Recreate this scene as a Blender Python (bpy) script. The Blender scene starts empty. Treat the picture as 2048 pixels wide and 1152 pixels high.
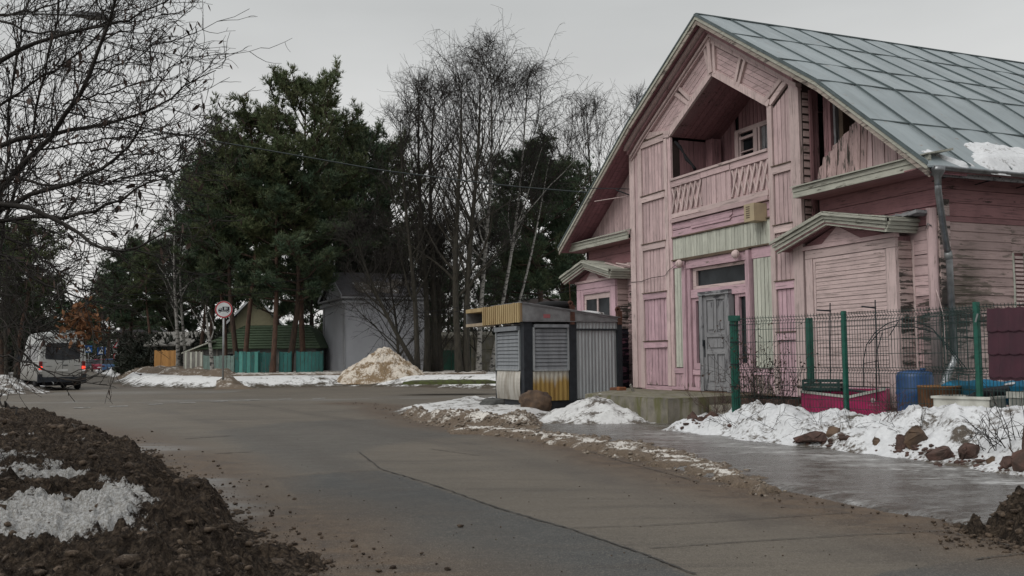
import bpy, bmesh, math, random
import numpy as np
from mathutils import Vector, Matrix
random.seed(7); RS = np.random.RandomState(11)
sc = bpy.context.scene
COL = sc.collection
# ------------------------------------------------------------------ camera, sky, sun, exposure
F = 1950.0; EYE = 1.5
PITCH = math.atan(138 / F); ROLL = math.radians(0.54)
_f = np.array([0, math.cos(PITCH), math.sin(PITCH)]); _r0 = np.array([1., 0, 0]); _u0 = np.cross(_r0, _f)
_cr, _sr = math.cos(ROLL), math.sin(ROLL)
CR = _r0 * _cr - _u0 * _sr; CU = _r0 * _sr + _u0 * _cr; CC = np.array([0, 0, EYE])
cam = bpy.data.cameras.new('camera'); camo = bpy.data.objects.new('camera', cam); COL.objects.link(camo)
camo.matrix_world = Matrix(((CR[0], CU[0], -_f[0], 0), (CR[1], CU[1], -_f[1], 0), (CR[2], CU[2], -_f[2], EYE), (0, 0, 0, 1)))
cam.sensor_width = 36; cam.lens = 36 * F / 2048; cam.clip_end = 3000; cam.clip_start = .05
sc.camera = camo
SUN_EL, SUN_AZ = math.radians(44), math.radians(228)     # azimuth clockwise from +Y
world = bpy.data.worlds.new('World'); sc.world = world; world.use_nodes = True
wn = world.node_tree; wn.nodes.clear()
def wnode(t, **k):
    n = wn.nodes.new(t)
    for a, b in k.items(): setattr(n, a, b)
    return n
wo = wnode('ShaderNodeOutputWorld'); wb = wnode('ShaderNodeBackground'); wb.inputs[1].default_value = 0.1
sky = wnode('ShaderNodeTexSky', sky_type='NISHITA'); sky.sun_disc = False; sky.sun_elevation = SUN_EL; sky.sun_rotation = SUN_AZ
hsv = wnode('ShaderNodeHueSaturation'); hsv.inputs['Saturation'].default_value = .25
tc = wnode('ShaderNodeTexCoord'); sx = wnode('ShaderNodeSeparateXYZ')
ra = wnode('ShaderNodeValToRGB'); cr = ra.color_ramp
SKYC = ((0.0, (7.3, 7.15, 7.0)), (.10, (7.5, 7.42, 7.25)), (.20, (6.7, 6.7, 6.6)), (.34, (5.5, 5.62, 5.6)), (.6, (7.2, 7.3, 7.35)), (1.0, (11.5, 11.7, 12.)))
cr.elements[0].color = (*SKYC[0][1], 1); cr.elements[1].color = (*SKYC[-1][1], 1)
for p, c in SKYC[1:-1]:
    e = cr.elements.new(p); e.color = (*c, 1)
no = wnode('ShaderNodeTexNoise'); no.inputs['Scale'].default_value = 1.5; no.inputs['Detail'].default_value = 5
mp = wnode('ShaderNodeMapping'); mp.inputs['Scale'].default_value = (1, 1, 3.5)
mr = wnode('ShaderNodeMapRange'); mr.inputs[1].default_value = .3; mr.inputs[2].default_value = .7; mr.inputs[3].default_value = .86; mr.inputs[4].default_value = 1.13
vm = wnode('ShaderNodeVectorMath', operation='SCALE'); mx = wnode('ShaderNodeMix', data_type='RGBA')
mx.inputs[0].default_value = .93
L = wn.links.new
L(tc.outputs['Generated'], sx.inputs[0]); L(sx.outputs[2], ra.inputs[0]); L(tc.outputs['Generated'], mp.inputs[0]); L(mp.outputs[0], no.inputs['Vector'])
L(no.outputs[0], mr.inputs[0]); L(ra.outputs[0], vm.inputs[0]); L(mr.outputs[0], vm.inputs['Scale'])
L(sky.outputs[0], hsv.inputs['Color']); L(hsv.outputs[0], mx.inputs[6]); L(vm.outputs[0], mx.inputs[7]); L(mx.outputs[2], wb.inputs[0]); L(wb.outputs[0], wo.inputs[0])
sl = bpy.data.lights.new('sun', 'SUN'); sl.energy = 1.3; sl.angle = math.radians(35); sl.color = (1, .97, .92)
so = bpy.data.objects.new('sun', sl); COL.objects.link(so)
sdir = Vector((math.sin(SUN_AZ) * math.cos(SUN_EL), math.cos(SUN_AZ) * math.cos(SUN_EL), math.sin(SUN_EL)))
so.rotation_euler = sdir.to_track_quat('Z', 'Y').to_euler(); so.location = (0, -20, 30)
sc.view_settings.view_transform = 'Standard'; sc.view_settings.look = 'None'; sc.view_settings.exposure = 0; sc.view_settings.gamma = 1
try: sc.view_settings.use_curve_mapping = False
except Exception: pass
sc.render.engine = 'CYCLES'

# ------------------------------------------------------------------ surveying helpers
def ray(px, py): return CR * (px - 1024) / F + CU * (576 - py) / F + _f
def G(px, py, z=0.0):
    d = ray(px, py); return CC + d * ((z - EYE) / d[2])
def AT(px, py, Y):
    d = ray(px, py); return CC + d * (Y / d[1])
HA = math.radians(22.9)
Aax = np.array([math.sin(HA), -math.cos(HA), 0]); Sax = np.array([math.cos(HA), math.sin(HA), 0])
HROT = math.atan2(-math.cos(HA), math.sin(HA))
# ------------------------------------------------------------------ noise
_P = RS.permutation(256); _P = np.concatenate([_P, _P, _P]).astype(np.int64)
_GR = RS.randn(256, 3); _GR /= np.linalg.norm(_GR, axis=1)[:, None]
def pn(x, y, z=0.0):
    x = np.asarray(x, float); y = np.asarray(y, float); z = np.zeros_like(x) + z
    xi, yi, zi = np.floor(x).astype(int), np.floor(y).astype(int), np.floor(z).astype(int)
    xf, yf, zf = x - xi, y - yi, z - zi
    fade = lambda t: t * t * t * (t * (t * 6 - 15) + 10)
    u, v, w = fade(xf), fade(yf), fade(zf)
    def g(a, b, c):
        h = _P[_P[_P[(xi + a) & 255] + ((yi + b) & 255)] + ((zi + c) & 255)] & 255
        q = _GR[h]; return q[..., 0] * (xf - a) + q[..., 1] * (yf - b) + q[..., 2] * (zf - c)
    l = lambda a, b, t: a + t * (b - a)
    return l(l(l(g(0,0,0), g(1,0,0), u), l(g(0,1,0), g(1,1,0), u), v), l(l(g(0,0,1), g(1,0,1), u), l(g(0,1,1), g(1,1,1), u), v), w)
def fbm(x, y, sc_=1.0, o=4, z=0.0, ridge=False):
    r = 0; a = 1.0; f = sc_; t = 0
    for i in range(o):
        n = pn(x * f + 7.3 * i, y * f - 3.1 * i, z + i * 1.7)
        r = r + a * ((.45 - abs(n)) * 1.6 if ridge else n * 1.5); t += a; a *= .5; f *= 2.03
    return r / t
def sdf(poly, X, Y):
    """signed distance to polygon, positive inside"""
    P = np.asarray(poly, float)[:, :2]; Q = np.roll(P, -1, 0); d = np.full(X.shape, 1e9); ins = np.zeros(X.shape, bool)
    for (ax, ay), (bx, by) in zip(P, Q):
        ex, ey = bx - ax, by - ay; wx, wy = X - ax, Y - ay
        t = np.clip((wx * ex + wy * ey) / (ex * ex + ey * ey + 1e-12), 0, 1)
        d = np.minimum(d, np.hypot(wx - ex * t, wy - ey * t))
        c = ((ay > Y) != (by > Y)); 
        with np.errstate(divide='ignore', invalid='ignore'): xi = ax + (Y - ay) * ex / np.where(ey == 0, 1e-9, ey)
        ins ^= c & (X < xi)
    return np.where(ins, d, -d)
def dline(pts, X, Y):
    P = np.asarray(pts, float)[:, :2]; d = np.full(X.shape, 1e9)
    for (ax, ay), (bx, by) in zip(P[:-1], P[1:]):
        ex, ey = bx - ax, by - ay; t = np.clip(((X - ax) * ex + (Y - ay) * ey) / (ex * ex + ey * ey + 1e-12), 0, 1)
        d = np.minimum(d, np.hypot(X - ax - ex * t, Y - ay - ey * t))
    return d
sstep = lambda a, b, x: (lambda t: t * t * (3 - 2 * t))(np.clip((x - a) / (b - a), 0, 1))

# ------------------------------------------------------------------ objects
def nm_mesh(name, V, Fc, mat=None, smooth=False, mats=None, mi=None):
    me = bpy.data.meshes.new(name)
    V = np.asarray(V, dtype=np.float32).reshape(-1, 3)
    if isinstance(Fc, np.ndarray) and Fc.ndim == 2:
        n, k = Fc.shape
        me.vertices.add(len(V)); me.vertices.foreach_set('co', V.ravel())
        me.loops.add(n * k); me.loops.foreach_set('vertex_index', Fc.astype(np.int32).ravel())
        me.polygons.add(n); me.polygons.foreach_set('loop_start', np.arange(0, n * k, k, dtype=np.int32))
        try: me.polygons.foreach_set('loop_total', np.full(n, k, dtype=np.int32))
        except Exception: pass
        me.update(calc_edges=True)
    else:
        me.from_pydata([tuple(map(float, v)) for v in V], [], [tuple(int(i) for i in f) for f in Fc]); me.update()
    for m in (mats or ([mat] if mat else [])): me.materials.append(m)
    if mi is not None: me.polygons.foreach_set('material_index', np.asarray(mi, dtype=np.int32))
    if smooth: me.polygons.foreach_set('use_smooth', np.ones(len(me.polygons), bool))
    return me
def put(name, me, parent=None, loc=None, mw=None):
    o = bpy.data.objects.new(name, me); COL.objects.link(o)
    if parent is not None: o.parent = parent
    if mw is not None: o.matrix_local = mw
    elif loc is not None: o.location = loc
    return o
def tag(o, label=None, cat=None, group=None, kind=None):
    if label: o['label'] = label
    if cat: o['category'] = cat
    if group: o['group'] = group
    if kind: o['kind'] = kind
    return o
def thing(name, label, cat, loc=(0, 0, 0), rotz=0, group=None):
    o = bpy.data.objects.new(name, None); COL.objects.link(o); o.empty_display_size = .2
    o.location = loc; o.rotation_euler = (0, 0, rotz); return tag(o, label, cat, group)
_ub = {}
def unit_box(mat):
    if mat.name not in _ub:
        v = [(x, y, z) for x in (-.5, .5) for y in (-.5, .5) for z in (-.5, .5)]
        f = [(0, 1, 3, 2), (4, 6, 7, 5), (0, 4, 5, 1), (2, 3, 7, 6), (0, 2, 6, 4), (1, 5, 7, 3)]
        _ub[mat.name] = nm_mesh('board', v, f, mat)
    return _ub[mat.name]
def _pm(parent):   # local offset of a part inside its thing
    return parent.matrix_local if (parent is not None and parent.parent is not None) else Matrix.Identity(4)
def box(name, parent, mat, lo, hi, rz=0.0, rx=0.0, ry=0.0):
    """axis-aligned box in the frame of the thing, as a scaled shared cube"""
    c = [(a + b) / 2 for a, b in zip(lo, hi)]; d = [max(abs(b - a), 1e-4) for a, b in zip(lo, hi)]
    M = Matrix.Translation(c) @ Matrix.Rotation(rz, 4, 'Z') @ Matrix.Rotation(ry, 4, 'Y') @ Matrix.Rotation(rx, 4, 'X') @ Matrix.Diagonal((*d, 1))
    return put(name, unit_box(mat), parent, mw=_pm(parent).inverted() @ M)
def plank(name, parent, mat, p, q, w, t, nrm=(0, -1, 0), off=0.0):
    """board from p to q, w wide across, t thick along nrm"""
    p, q, n = Vector(p), Vector(q), Vector(nrm).normalized(); d = (q - p); Ln = d.length; d.normalize()
    sd = d.cross(n).normalized(); n2 = sd.cross(d).normalized(); c = (p + q) / 2 + n2 * off
    M = Matrix(((sd.x * w, n2.x * t, d.x * Ln, c.x), (sd.y * w, n2.y * t, d.y * Ln, c.y), (sd.z * w, n2.z * t, d.z * Ln, c.z), (0, 0, 0, 1)))
    return put(name, unit_box(mat), parent, mw=_pm(parent).inverted() @ M)
def prism(name, parent, mat, pts, ext):
    """polygon pts (3-D, thing frame) extruded by vector ext; mesh in thing frame"""
    n = len(pts); P = [Vector(p) for p in pts]; E = Vector(ext)
    V = P + [p + E for p in P]; Fc = [tuple(range(n))[::-1], tuple(range(n, 2 * n))] + [(i, (i + 1) % n, n + (i + 1) % n, n + i) for i in range(n)]
    me = bpy.data.meshes.new(name); me.from_pydata([tuple(v) for v in V], [], Fc)
    bm = bmesh.new(); bm.from_mesh(me); bmesh.ops.recalc_face_normals(bm, faces=bm.faces); bm.to_mesh(me); bm.free()
    me.materials.append(mat)
    return put(name, me, parent, mw=_pm(parent).inverted() if parent is not None and parent.parent is not None else None)
def aprism(name, parent, mat, pts, s0, s1):
    """polygon in (a, z) of a wall plane, extruded from s0 to s1"""
    return prism(name, parent, mat, [(a, s0, z) for a, z in pts], (0, s1 - s0, 0))
class TB:
    """collects tubes"""
    def __init__(self): self.g = {}
    def add(self, pts, rad): 
        pts = np.asarray(pts, float); self.g.setdefault(len(pts), []).append((pts, np.asarray(rad, float)))
    def arrays(self, sides=3, big=None, bigsides=8):
        VV, FF = [], []; off = 0
        for k, lst in self.g.items():
            P = np.array([a for a, _ in lst]); R = np.array([b for _, b in lst])
            for sel, sd in (((R[:, 0] >= (big or 1e9)), bigsides), ((R[:, 0] < (big or 1e9)), sides)):
                p, r = P[sel], R[sel]
                if not len(p): continue
                T = np.gradient(p, axis=1); T /= np.linalg.norm(T, axis=2, keepdims=True) + 1e-9
                ref = np.where(abs(T[..., 2:3]) > .9, np.array([1., 0, 0]), np.array([0, 0, 1.])); ref = np.repeat(ref[:, :1], k, 1)
                N = np.cross(T, ref); N /= np.linalg.norm(N, axis=2, keepdims=True) + 1e-9; B = np.cross(T, N)
                an = np.arange(sd) * 2 * math.pi / sd
                v = p[:, :, None, :] + r[:, :, None, None] * (N[:, :, None, :] * np.cos(an)[None, None, :, None] + B[:, :, None, :] * np.sin(an)[None, None, :, None])
                n = len(p); VV.append(v.reshape(-1, 3))
                i = np.arange(n)[:, None, None] * k * sd; j = np.arange(k - 1)[None, :, None] * sd; s = np.arange(sd)[None, None, :]; s2 = (s + 1) % sd
                q = np.stack([i + j + s, i + j + s2, i + j + sd + s2, i + j + sd + s], -1).reshape(-1, 4) + off
                FF.append(q); off += n * k * sd
        return (np.concatenate(VV), np.concatenate(FF)) if VV else (np.zeros((0, 3)), np.zeros((0, 4), int))
    def mesh(self, name, mat, sides=3, big=None, bigsides=8, origin=(0, 0, 0)):
        V, Fc = self.arrays(sides, big, bigsides); return nm_mesh(name, V - np.array(origin), Fc, mat, smooth=True)
def tube(name, parent, mat, pts, r, sides=8, cap=True):
    t = TB(); pts = np.asarray(pts, float); rr = np.full(len(pts), r) if np.isscalar(r) else np.asarray(r)
    if cap: pts = np.vstack([pts[:1], pts, pts[-1:]]); rr = np.concatenate([[1e-4], rr, [1e-4]]); pts[0] += (pts[1] - pts[2]) * 1e-3; pts[-1] += (pts[-2] - pts[-3]) * 1e-3
    t.add(pts, rr); me = t.mesh(name, mat, sides)
    return put(name, me, parent, mw=_pm(parent).inverted() if parent is not None and parent.parent is not None else None)
def lathe(name, parent, mat, prof, c=(0, 0, 0), n=20, mw=None, smooth=True):
    V = [(r * math.cos(2 * math.pi * i / n), r * math.sin(2 * math.pi * i / n), z) for r, z in prof for i in range(n)]
    k = len(prof); Fc = [(j * n + i, j * n + (i + 1) % n, (j + 1) * n + (i + 1) % n, (j + 1) * n + i) for j in range(k - 1) for i in range(n)]
    Fc += [tuple(range(n))[::-1], tuple((k - 1) * n + i for i in range(n))]
    me = nm_mesh(name, V, Fc, mat, smooth=smooth)
    return put(name, me, parent, mw=_pm(parent).inverted() @ (mw or Matrix.Translation(c)))

# ------------------------------------------------------------------ materials
class NT:
    def __init__(s, name, rough=.8, metal=0.0, spec=.3):
        s.m = bpy.data.materials.new(name); s.m.use_nodes = True; s.t = s.m.node_tree; s.b = s.t.nodes['Principled BSDF']
        s.b.inputs['Roughness'].default_value = rough; s.b.inputs['Metallic'].default_value = metal
        s.b.inputs['Specular IOR Level'].default_value = spec
    def n(s, typ, ins=None, **props):
        n = s.t.nodes.new(typ)
        for k, v in props.items(): setattr(n, k, v)
        for k, v in (ins or {}).items(): s.set(n.inputs[k], v)
        return n
    def set(s, sock, v):
        if isinstance(v, bpy.types.NodeSocket): s.t.links.new(v, sock)
        else:
            if isinstance(v, tuple) and len(v) == 3 and sock.type == 'RGBA': v = (*v, 1)
            sock.default_value = v
    def pos(s): return s.n('ShaderNodeNewGeometry').outputs['Position']
    def hpos(s): return s.n('ShaderNodeVectorRotate', {'Vector': s.pos(), 'Angle': -HROT}, rotation_type='Z_AXIS').outputs[0]
    def rnd(s): return s.n('ShaderNodeObjectInfo').outputs['Random']
    def attr(s, a): return s.n('ShaderNodeAttribute', attribute_name=a).outputs['Fac']
    def add(s, a, b): return s.n('ShaderNodeVectorMath', {0: a, 1: b}, operation='ADD').outputs[0]
    def mul(s, a, b): return s.n('ShaderNodeVectorMath', {0: a, 1: b}, operation='MULTIPLY').outputs[0]
    def ma(s, op, a, b=0.0, clamp=False): return s.n('ShaderNodeMath', {0: a, 1: b}, operation=op, use_clamp=clamp).outputs[0]
    def noise(s, v, scale=1.0, detail=4.0, rough=.55, dist=0.0): return s.n('ShaderNodeTexNoise', {'Vector': v, 'Scale': scale, 'Detail': detail, 'Roughness': rough, 'Distortion': dist}).outputs[0]
    def vor(s, v, scale=1.0): return s.n('ShaderNodeTexVoronoi', {'Vector': v, 'Scale': scale}).outputs[0]
    def step(s, f, a, b, lo=0.0, hi=1.0): return s.n('ShaderNodeMapRange', {0: f, 1: a, 2: b, 3: lo, 4: hi}).outputs[0]
    def mix(s, f, a, b, blend='MIX'): return s.n('ShaderNodeMix', {0: f, 6: a, 7: b}, data_type='RGBA', blend_type=blend).outputs[2]
    def bump(s, h, st=.3, d=.01): s.set(s.b.inputs['Normal'], s.n('ShaderNodeBump', {'Height': h, 'Strength': st, 'Distance': d}).outputs[0])
    def out(s, c=None, rough=None):
        if c is not None: s.set(s.b.inputs['Base Color'], c)
        if rough is not None: s.set(s.b.inputs['Roughness'], rough)
        return s.m
def simple(name, c1, c2=None, scale=3.0, rough=.8, metal=0.0, bump=.15, bd=.01, stretch=(1, 1, 1), spec=.3, contrast=(.35, .65), emit=None):
    g = NT(name, rough, metal, spec); c2 = c2 or tuple(x * .72 for x in c1)
    v = g.mul(g.pos(), stretch); f = g.noise(v, scale, 5)
    g.out(g.mix(g.step(f, *contrast), c1, c2))
    if bump: g.bump(f, bump, bd)
    if emit: g.set(g.b.inputs['Emission Color'], emit[0]); g.b.inputs['Emission Strength'].default_value = emit[1]
    return g.m
def wood(name, paint, bare=(.16, .13, .11), d='v', peel=.5, low=0.0, rough=.75, vary=.16, damp=None):
    g = NT(name, rough); h = g.hpos(); r = g.rnd()
    hh = g.add(h, g.mul(g.n('ShaderNodeCombineXYZ', {0: r, 1: r, 2: r}).outputs[0], (13., 7., 5.)))
    st = {'v': (34., 34., 1.6), 'a': (1.6, 34., 34.), 's': (34., 1.6, 34.), 'n': (6., 6., 6.)}[d]
    gr = g.noise(g.mul(hh, st), 1.0, 5, .65, .4)
    big = g.noise(h, .9, 4, .6); chip = g.noise(g.mul(hh, tuple(x * .35 + 1.5 for x in st)), 1.0, 6, .7)
    th = g.ma('ADD', g.ma('MULTIPLY', chip, .62), g.ma('MULTIPLY', big, .38))
    if low:   # rot and flaking near the ground
        z = g.n('ShaderNodeSeparateXYZ', {0: h}).outputs[2]; th = g.ma('ADD', th, g.step(z, low, .4, 0.0, .16))
    mk = g.step(th, .5 + (1 - peel) * .14, .535 + (1 - peel) * .14)
    p = g.mix(g.step(r, 0, 1, 0, 1), tuple(x * (1 - vary) for x in paint), tuple(min(.9, x * (1 + vary * .7)) for x in paint))
    p = g.mix(g.step(g.noise(h, 2.3, 5, .7), .42, .72, 0, .55), p, tuple(x * .62 for x in paint))
    w = g.mix(g.step(gr, .35, .65), bare, tuple(x * .5 for x in bare))
    c = g.mix(mk, p, w)
    c = g.mix(g.step(gr, .53, .66, 0, .62), c, tuple(x * .5 for x in bare))
    if damp:
        h2 = g.n('ShaderNodeSeparateXYZ', {0: g.add(h, (0, -damp[0], 0))}); sx_ = g.ma('ABSOLUTE', g.ma('ADD', h2.outputs[1], g.ma('MULTIPLY', big, .5)))
        k = g.ma('MULTIPLY', g.step(sx_, .55, .1), g.ma('MULTIPLY', g.step(h2.outputs[2], 3.9, 3.0), g.step(gr, .3, .6, .4, 1)))
        c = g.mix(g.ma('MULTIPLY', k, .8), c, (.055, .05, .035))
    g.bump(g.ma('SUBTRACT', gr, g.ma('MULTIPLY', mk, .6)), .5, .006)
    return g.out(c)
PINK = (.54, .40, .40); PINK2 = (.54, .365, .41); PINKD = (.30, .145, .165); BARE = (.23, .185, .16)
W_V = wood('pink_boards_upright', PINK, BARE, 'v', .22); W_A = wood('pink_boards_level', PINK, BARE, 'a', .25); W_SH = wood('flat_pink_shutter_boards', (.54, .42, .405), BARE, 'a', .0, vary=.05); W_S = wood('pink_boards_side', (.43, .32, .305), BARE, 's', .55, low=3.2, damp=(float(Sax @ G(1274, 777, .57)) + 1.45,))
W_LV = wood('rosy_boards_upright', PINK2, BARE, 'v', .2, low=1.3); W_LA = wood('rosy_boards_level', PINK2, BARE, 'a', .35)
W_TR = wood('pale_pink_trim', (.58, .455, .44), BARE, 'v', .25); W_TA = wood('pale_pink_trim_level', (.58, .455, .44), BARE, 'a', .3)
W_DK = wood('soffit_boards_shaded_pink', (.27, .125, .145), (.08, .05, .05), 's', .3); W_DA = wood('dull_red_boards_level', (.30, .155, .165), (.09, .06, .055), 'a', .35); W_DV = wood('shaded_pink_boards_upright', (.30, .17, .18), (.10, .07, .06), 'v', .35)  # darker pinks put soffit and recess shade into colour; frieze planks are dark red
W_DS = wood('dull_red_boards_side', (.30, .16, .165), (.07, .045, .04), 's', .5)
W_CR = wood('cream_boards_upright', (.50, .51, .44), (.22, .20, .16), 'v', .25); W_CA = wood('grey_green_trim_level', (.42, .42, .36), (.16, .15, .12), 'a', .45); W_CS = wood('grey_green_trim_side', (.42, .42, .36), (.16, .15, .12), 's', .45)
W_PE = wood('flaking_pink_boards', (.46, .36, .34), (.075, .065, .058), 's', 1.0); W_PA = wood('flaking_pink_boards_level', (.44, .31, .31), (.085, .07, .062), 'a', .85)
W_PV = wood('flaking_pink_boards_upright', (.46, .33, .32), (.10, .085, .075), 'v', .9)
W_BK = wood('charred_boards', (.30, .14, .20), (.02, .02, .03), 's', 1.45)
W_GY = wood('bare_grey_wood', (.25, .25, .26), (.10, .10, .11), 'v', .8, vary=.1); W_GA = wood('bare_grey_wood_level', (.26, .26, .27), (.10, .10, .11), 'a', .8, vary=.1)
W_BR = wood('raw_brown_wood', (.12, .085, .06), (.06, .045, .035), 'a', .6); W_AT = wood('attic_lining_brown', (.10, .085, .07), (.07, .06, .05), 'v', .4)
W_OR = wood('orange_planks', (.42, .22, .075), (.25, .13, .05), 'v', .3); W_GR = wood('weathered_grey_planks', (.22, .21, .19), (.09, .085, .08), 'v', .6)
W_TE = wood('teal_painted_planks', (.04, .16, .148), (.07, .09, .08), 'v', .6, vary=.3); W_TP = wood('pale_teal_planks', (.22, .31, .28), (.14, .15, .13), 'v', .4)
def glass(name, c=(.012, .014, .016), rough=.06):
    g = NT(name, rough, 0, .1); v = g.noise(g.pos(), 1.4, 3); return g.out(g.mix(g.step(v, .4, .7), c, tuple(x * 2.4 + .004 for x in c)))
GLASS = glass('dark_window_glass'); VGLASS = glass('tinted_van_glass', (.02, .021, .023), .12)
BLACK = simple('black_interior', (.008, .008, .01), rough=.9, bump=0)
def roofmat():
    g = NT('grey_sheet_metal_roof', .5, .15, .35); h = g.hpos(); r = g.rnd(); f = g.noise(g.mul(h, (.6, 1.5, .6)), 1.2, 5); f2 = g.noise(g.mul(h, (2, 30, 2)), 1, 4)
    c = g.mix(g.step(f, .3, .7), (.285, .325, .335), (.205, .24, .25)); c = g.mix(g.ma('MULTIPLY', r, .22), c, (.20, .235, .25))
    c = g.mix(g.step(f2, .62, .75, 0, .4), c, (.12, .13, .12)); c = g.mix(g.step(g.noise(h, 3.3, 6, .7), .62, .72, 0, .8), c, (.17, .105, .06)); c = g.mix(g.step(g.noise(g.mul(h, (.5, 3, .5)), 1.6, 6, .7), .5, .72, 0, .45), c, (.14, .155, .155))
    g.bump(f, .25, .03); return g.out(c)
ROOF = roofmat(); SEAM = simple('roof_seam_dark', (.12, .15, .155), rough=.5, metal=.3)
ZINC = simple('galvanised_steel', (.26, .27, .28), (.15, .155, .16), 6, .38, .75, spec=.5); STEEL = simple('grey_steel_post', (.3, .31, .31), rough=.45, metal=.5)
RUST = simple('rusty_steel', (.10, .045, .03), (.05, .025, .02), 12, .9); DARK = simple('blackish_painted_steel', (.022, .026, .032), (.012, .014, .018), 8, .6)
def corr(name, c, c2, zcut=None):
    g = NT(name, .5, .25, .4); h = g.hpos(); f = g.noise(g.mul(h, (5, 5, .7)), 1.3, 5)
    col = g.mix(g.step(f, .35, .68), c, c2)
    if zcut:
        z = g.n('ShaderNodeSeparateXYZ', {0: h}).outputs[2]; col = g.mix(g.step(g.ma('ADD', z, g.ma('MULTIPLY', f, .7)), zcut[0], zcut[1]), col, zcut[2])
    g.bump(f, .1, .01); return g.out(col)
KGREY = corr('kiosk_grey_sheet', (.34, .36, .37), (.24, .255, .265), (.75, .5, (.26, .26, .25))); KSLAT = corr('kiosk_shutter_grey', (.23, .245, .26), (.16, .17, .185))
KWHITE = corr('kiosk_dirty_white_sheet', (.46, .44, .40), (.24, .21, .17)); KYEL = corr('kiosk_rusty_yellow_sheet', (.37, .25, .075), (.28, .17, .05), (1.12, 1.32, (.46, .44, .38))); KGOLD = corr('kiosk_ochre_sheet', (.46, .35, .18), (.32, .22, .10))
KSIDE = simple('kiosk_fascia_grey', (.22, .225, .23), (.14, .14, .145), 5, .55, .2)
GREEN = simple('green_fence_paint', (.005, .095, .065), (.004, .06, .042), 7, .45, 0, spec=.5); WIRE = simple('dark_green_wire', (.022, .05, .045), rough=.5, bump=0)
def concrete(name, c, c2, moss=(.10, .10, .03)):
    g = NT(name, .9); p = g.pos(); f = g.noise(p, 2.5, 6, .65); f2 = g.noise(g.mul(p, (3, 3, .6)), 2, 5)
    c = g.mix(g.step(f, .35, .65), c, c2); c = g.mix(g.step(f2, .45, .62, 0, .75), c, moss); g.bump(f, .5, .02); return g.out(c)
CONC = concrete('mossy_concrete', (.24, .22, .18), (.13, .12, .10)); CONC2 = concrete('concrete_fence_panel', (.19, .18, .15), (.12, .115, .10), (.12, .11, .07))
# ground stuffs
def snowmat(name, c=(.80, .81, .82), dirt=(.10, .08, .06), amount=.5, scale=1.0):
    g = NT(name, .55, 0, .35); p = g.pos(); e = g.attr('edge'); f = g.noise(p, 2.2 * scale, 7, .65); f2 = g.noise(p, 14 * scale, 6, .7); f3 = g.noise(p, 60 * scale, 3, .6)
    t = g.ma('ADD', g.ma('MULTIPLY', f, .6), g.ma('MULTIPLY', f2, .4)); t = g.ma('ADD', t, g.step(e, .0, .45, .17, 0.0)); t = g.ma('ADD', t, g.ma('MULTIPLY', g.attr('mud'), .35))
    m = g.step(t, .66 - .16 * amount, .74 - .16 * amount); col = g.mix(g.step(f2, .35, .7), c, tuple(x * .8 for x in c))
    d2 = g.mix(g.step(f3, .35, .65), dirt, tuple(x * .45 for x in dirt)); col = g.mix(m, col, d2)
    col = g.mix(g.step(g.noise(p, 30 * scale, 5, .8), .66, .70, 0, .8), col, dirt)
    g.bump(g.ma('ADD', f2, g.ma('MULTIPLY', f3, .5)), .55, .03); g.out(col, g.mix(m, (.5, .5, .5), (.85, .85, .85))); g.b.inputs['Subsurface Weight'].default_value = 0.0
    return g.m
SNOW = snowmat('clean_snow', (.66, .67, .68), (.12, .10, .08), amount=.70); SNOWD = snowmat('dirty_snow', (.62, .59, .54), (.16, .12, .085), .95); SNOWB = snowmat('brown_snow_pile', (.60, .54, .46), (.27, .19, .11), 1.25, .8)
SNOWK = snowmat('slush_snow', (.62, .62, .61), (.12, .10, .08), .75); SNOWV = snowmat('thin_verge_snow', (.72, .72, .71), (.075, .06, .04), .7, .5)
def mudmat():
    g = NT('muddy_ploughed_snow', .85, 0, .15); p = g.pos(); e = g.attr('mud'); f = g.noise(p, 2.0, 7, .7); f2 = g.noise(p, 17, 6, .75); f3 = g.noise(p, 55, 4, .7)
    vr = g.vor(g.add(p, g.n('ShaderNodeTexNoise', {'Vector': p, 'Scale': 6.0}).outputs[1]), 9.0); soil = g.mix(g.step(f2, .36, .62), (.026, .018, .013), (.125, .093, .066)); soil = g.mix(g.step(f3, .56, .68, 0, .8), soil, (.20, .16, .12)); soil = g.mix(g.step(f, .5, .62, 0, .35), soil, (.13, .10, .075)); soil = g.mix(g.step(vr, .35, .75, 0, .75), soil, (.014, .010, .008))
    t = g.ma('ADD', g.ma('ADD', g.ma('MULTIPLY', f, .45), g.ma('MULTIPLY', f2, .75)), g.ma('SUBTRACT', e, .22))
    m = g.step(t, .62, .70); snow = g.mix(g.step(f3, .42, .68), (.72, .72, .71), (.34, .31, .27))
    g.bump(g.ma('ADD', g.ma('SUBTRACT', f2, g.ma('MULTIPLY', vr, .6)), g.ma('MULTIPLY', f3, .7)), 1.0, .07); g.out(g.mix(m, soil, snow)); return g.m
MUD = mudmat()
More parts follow.
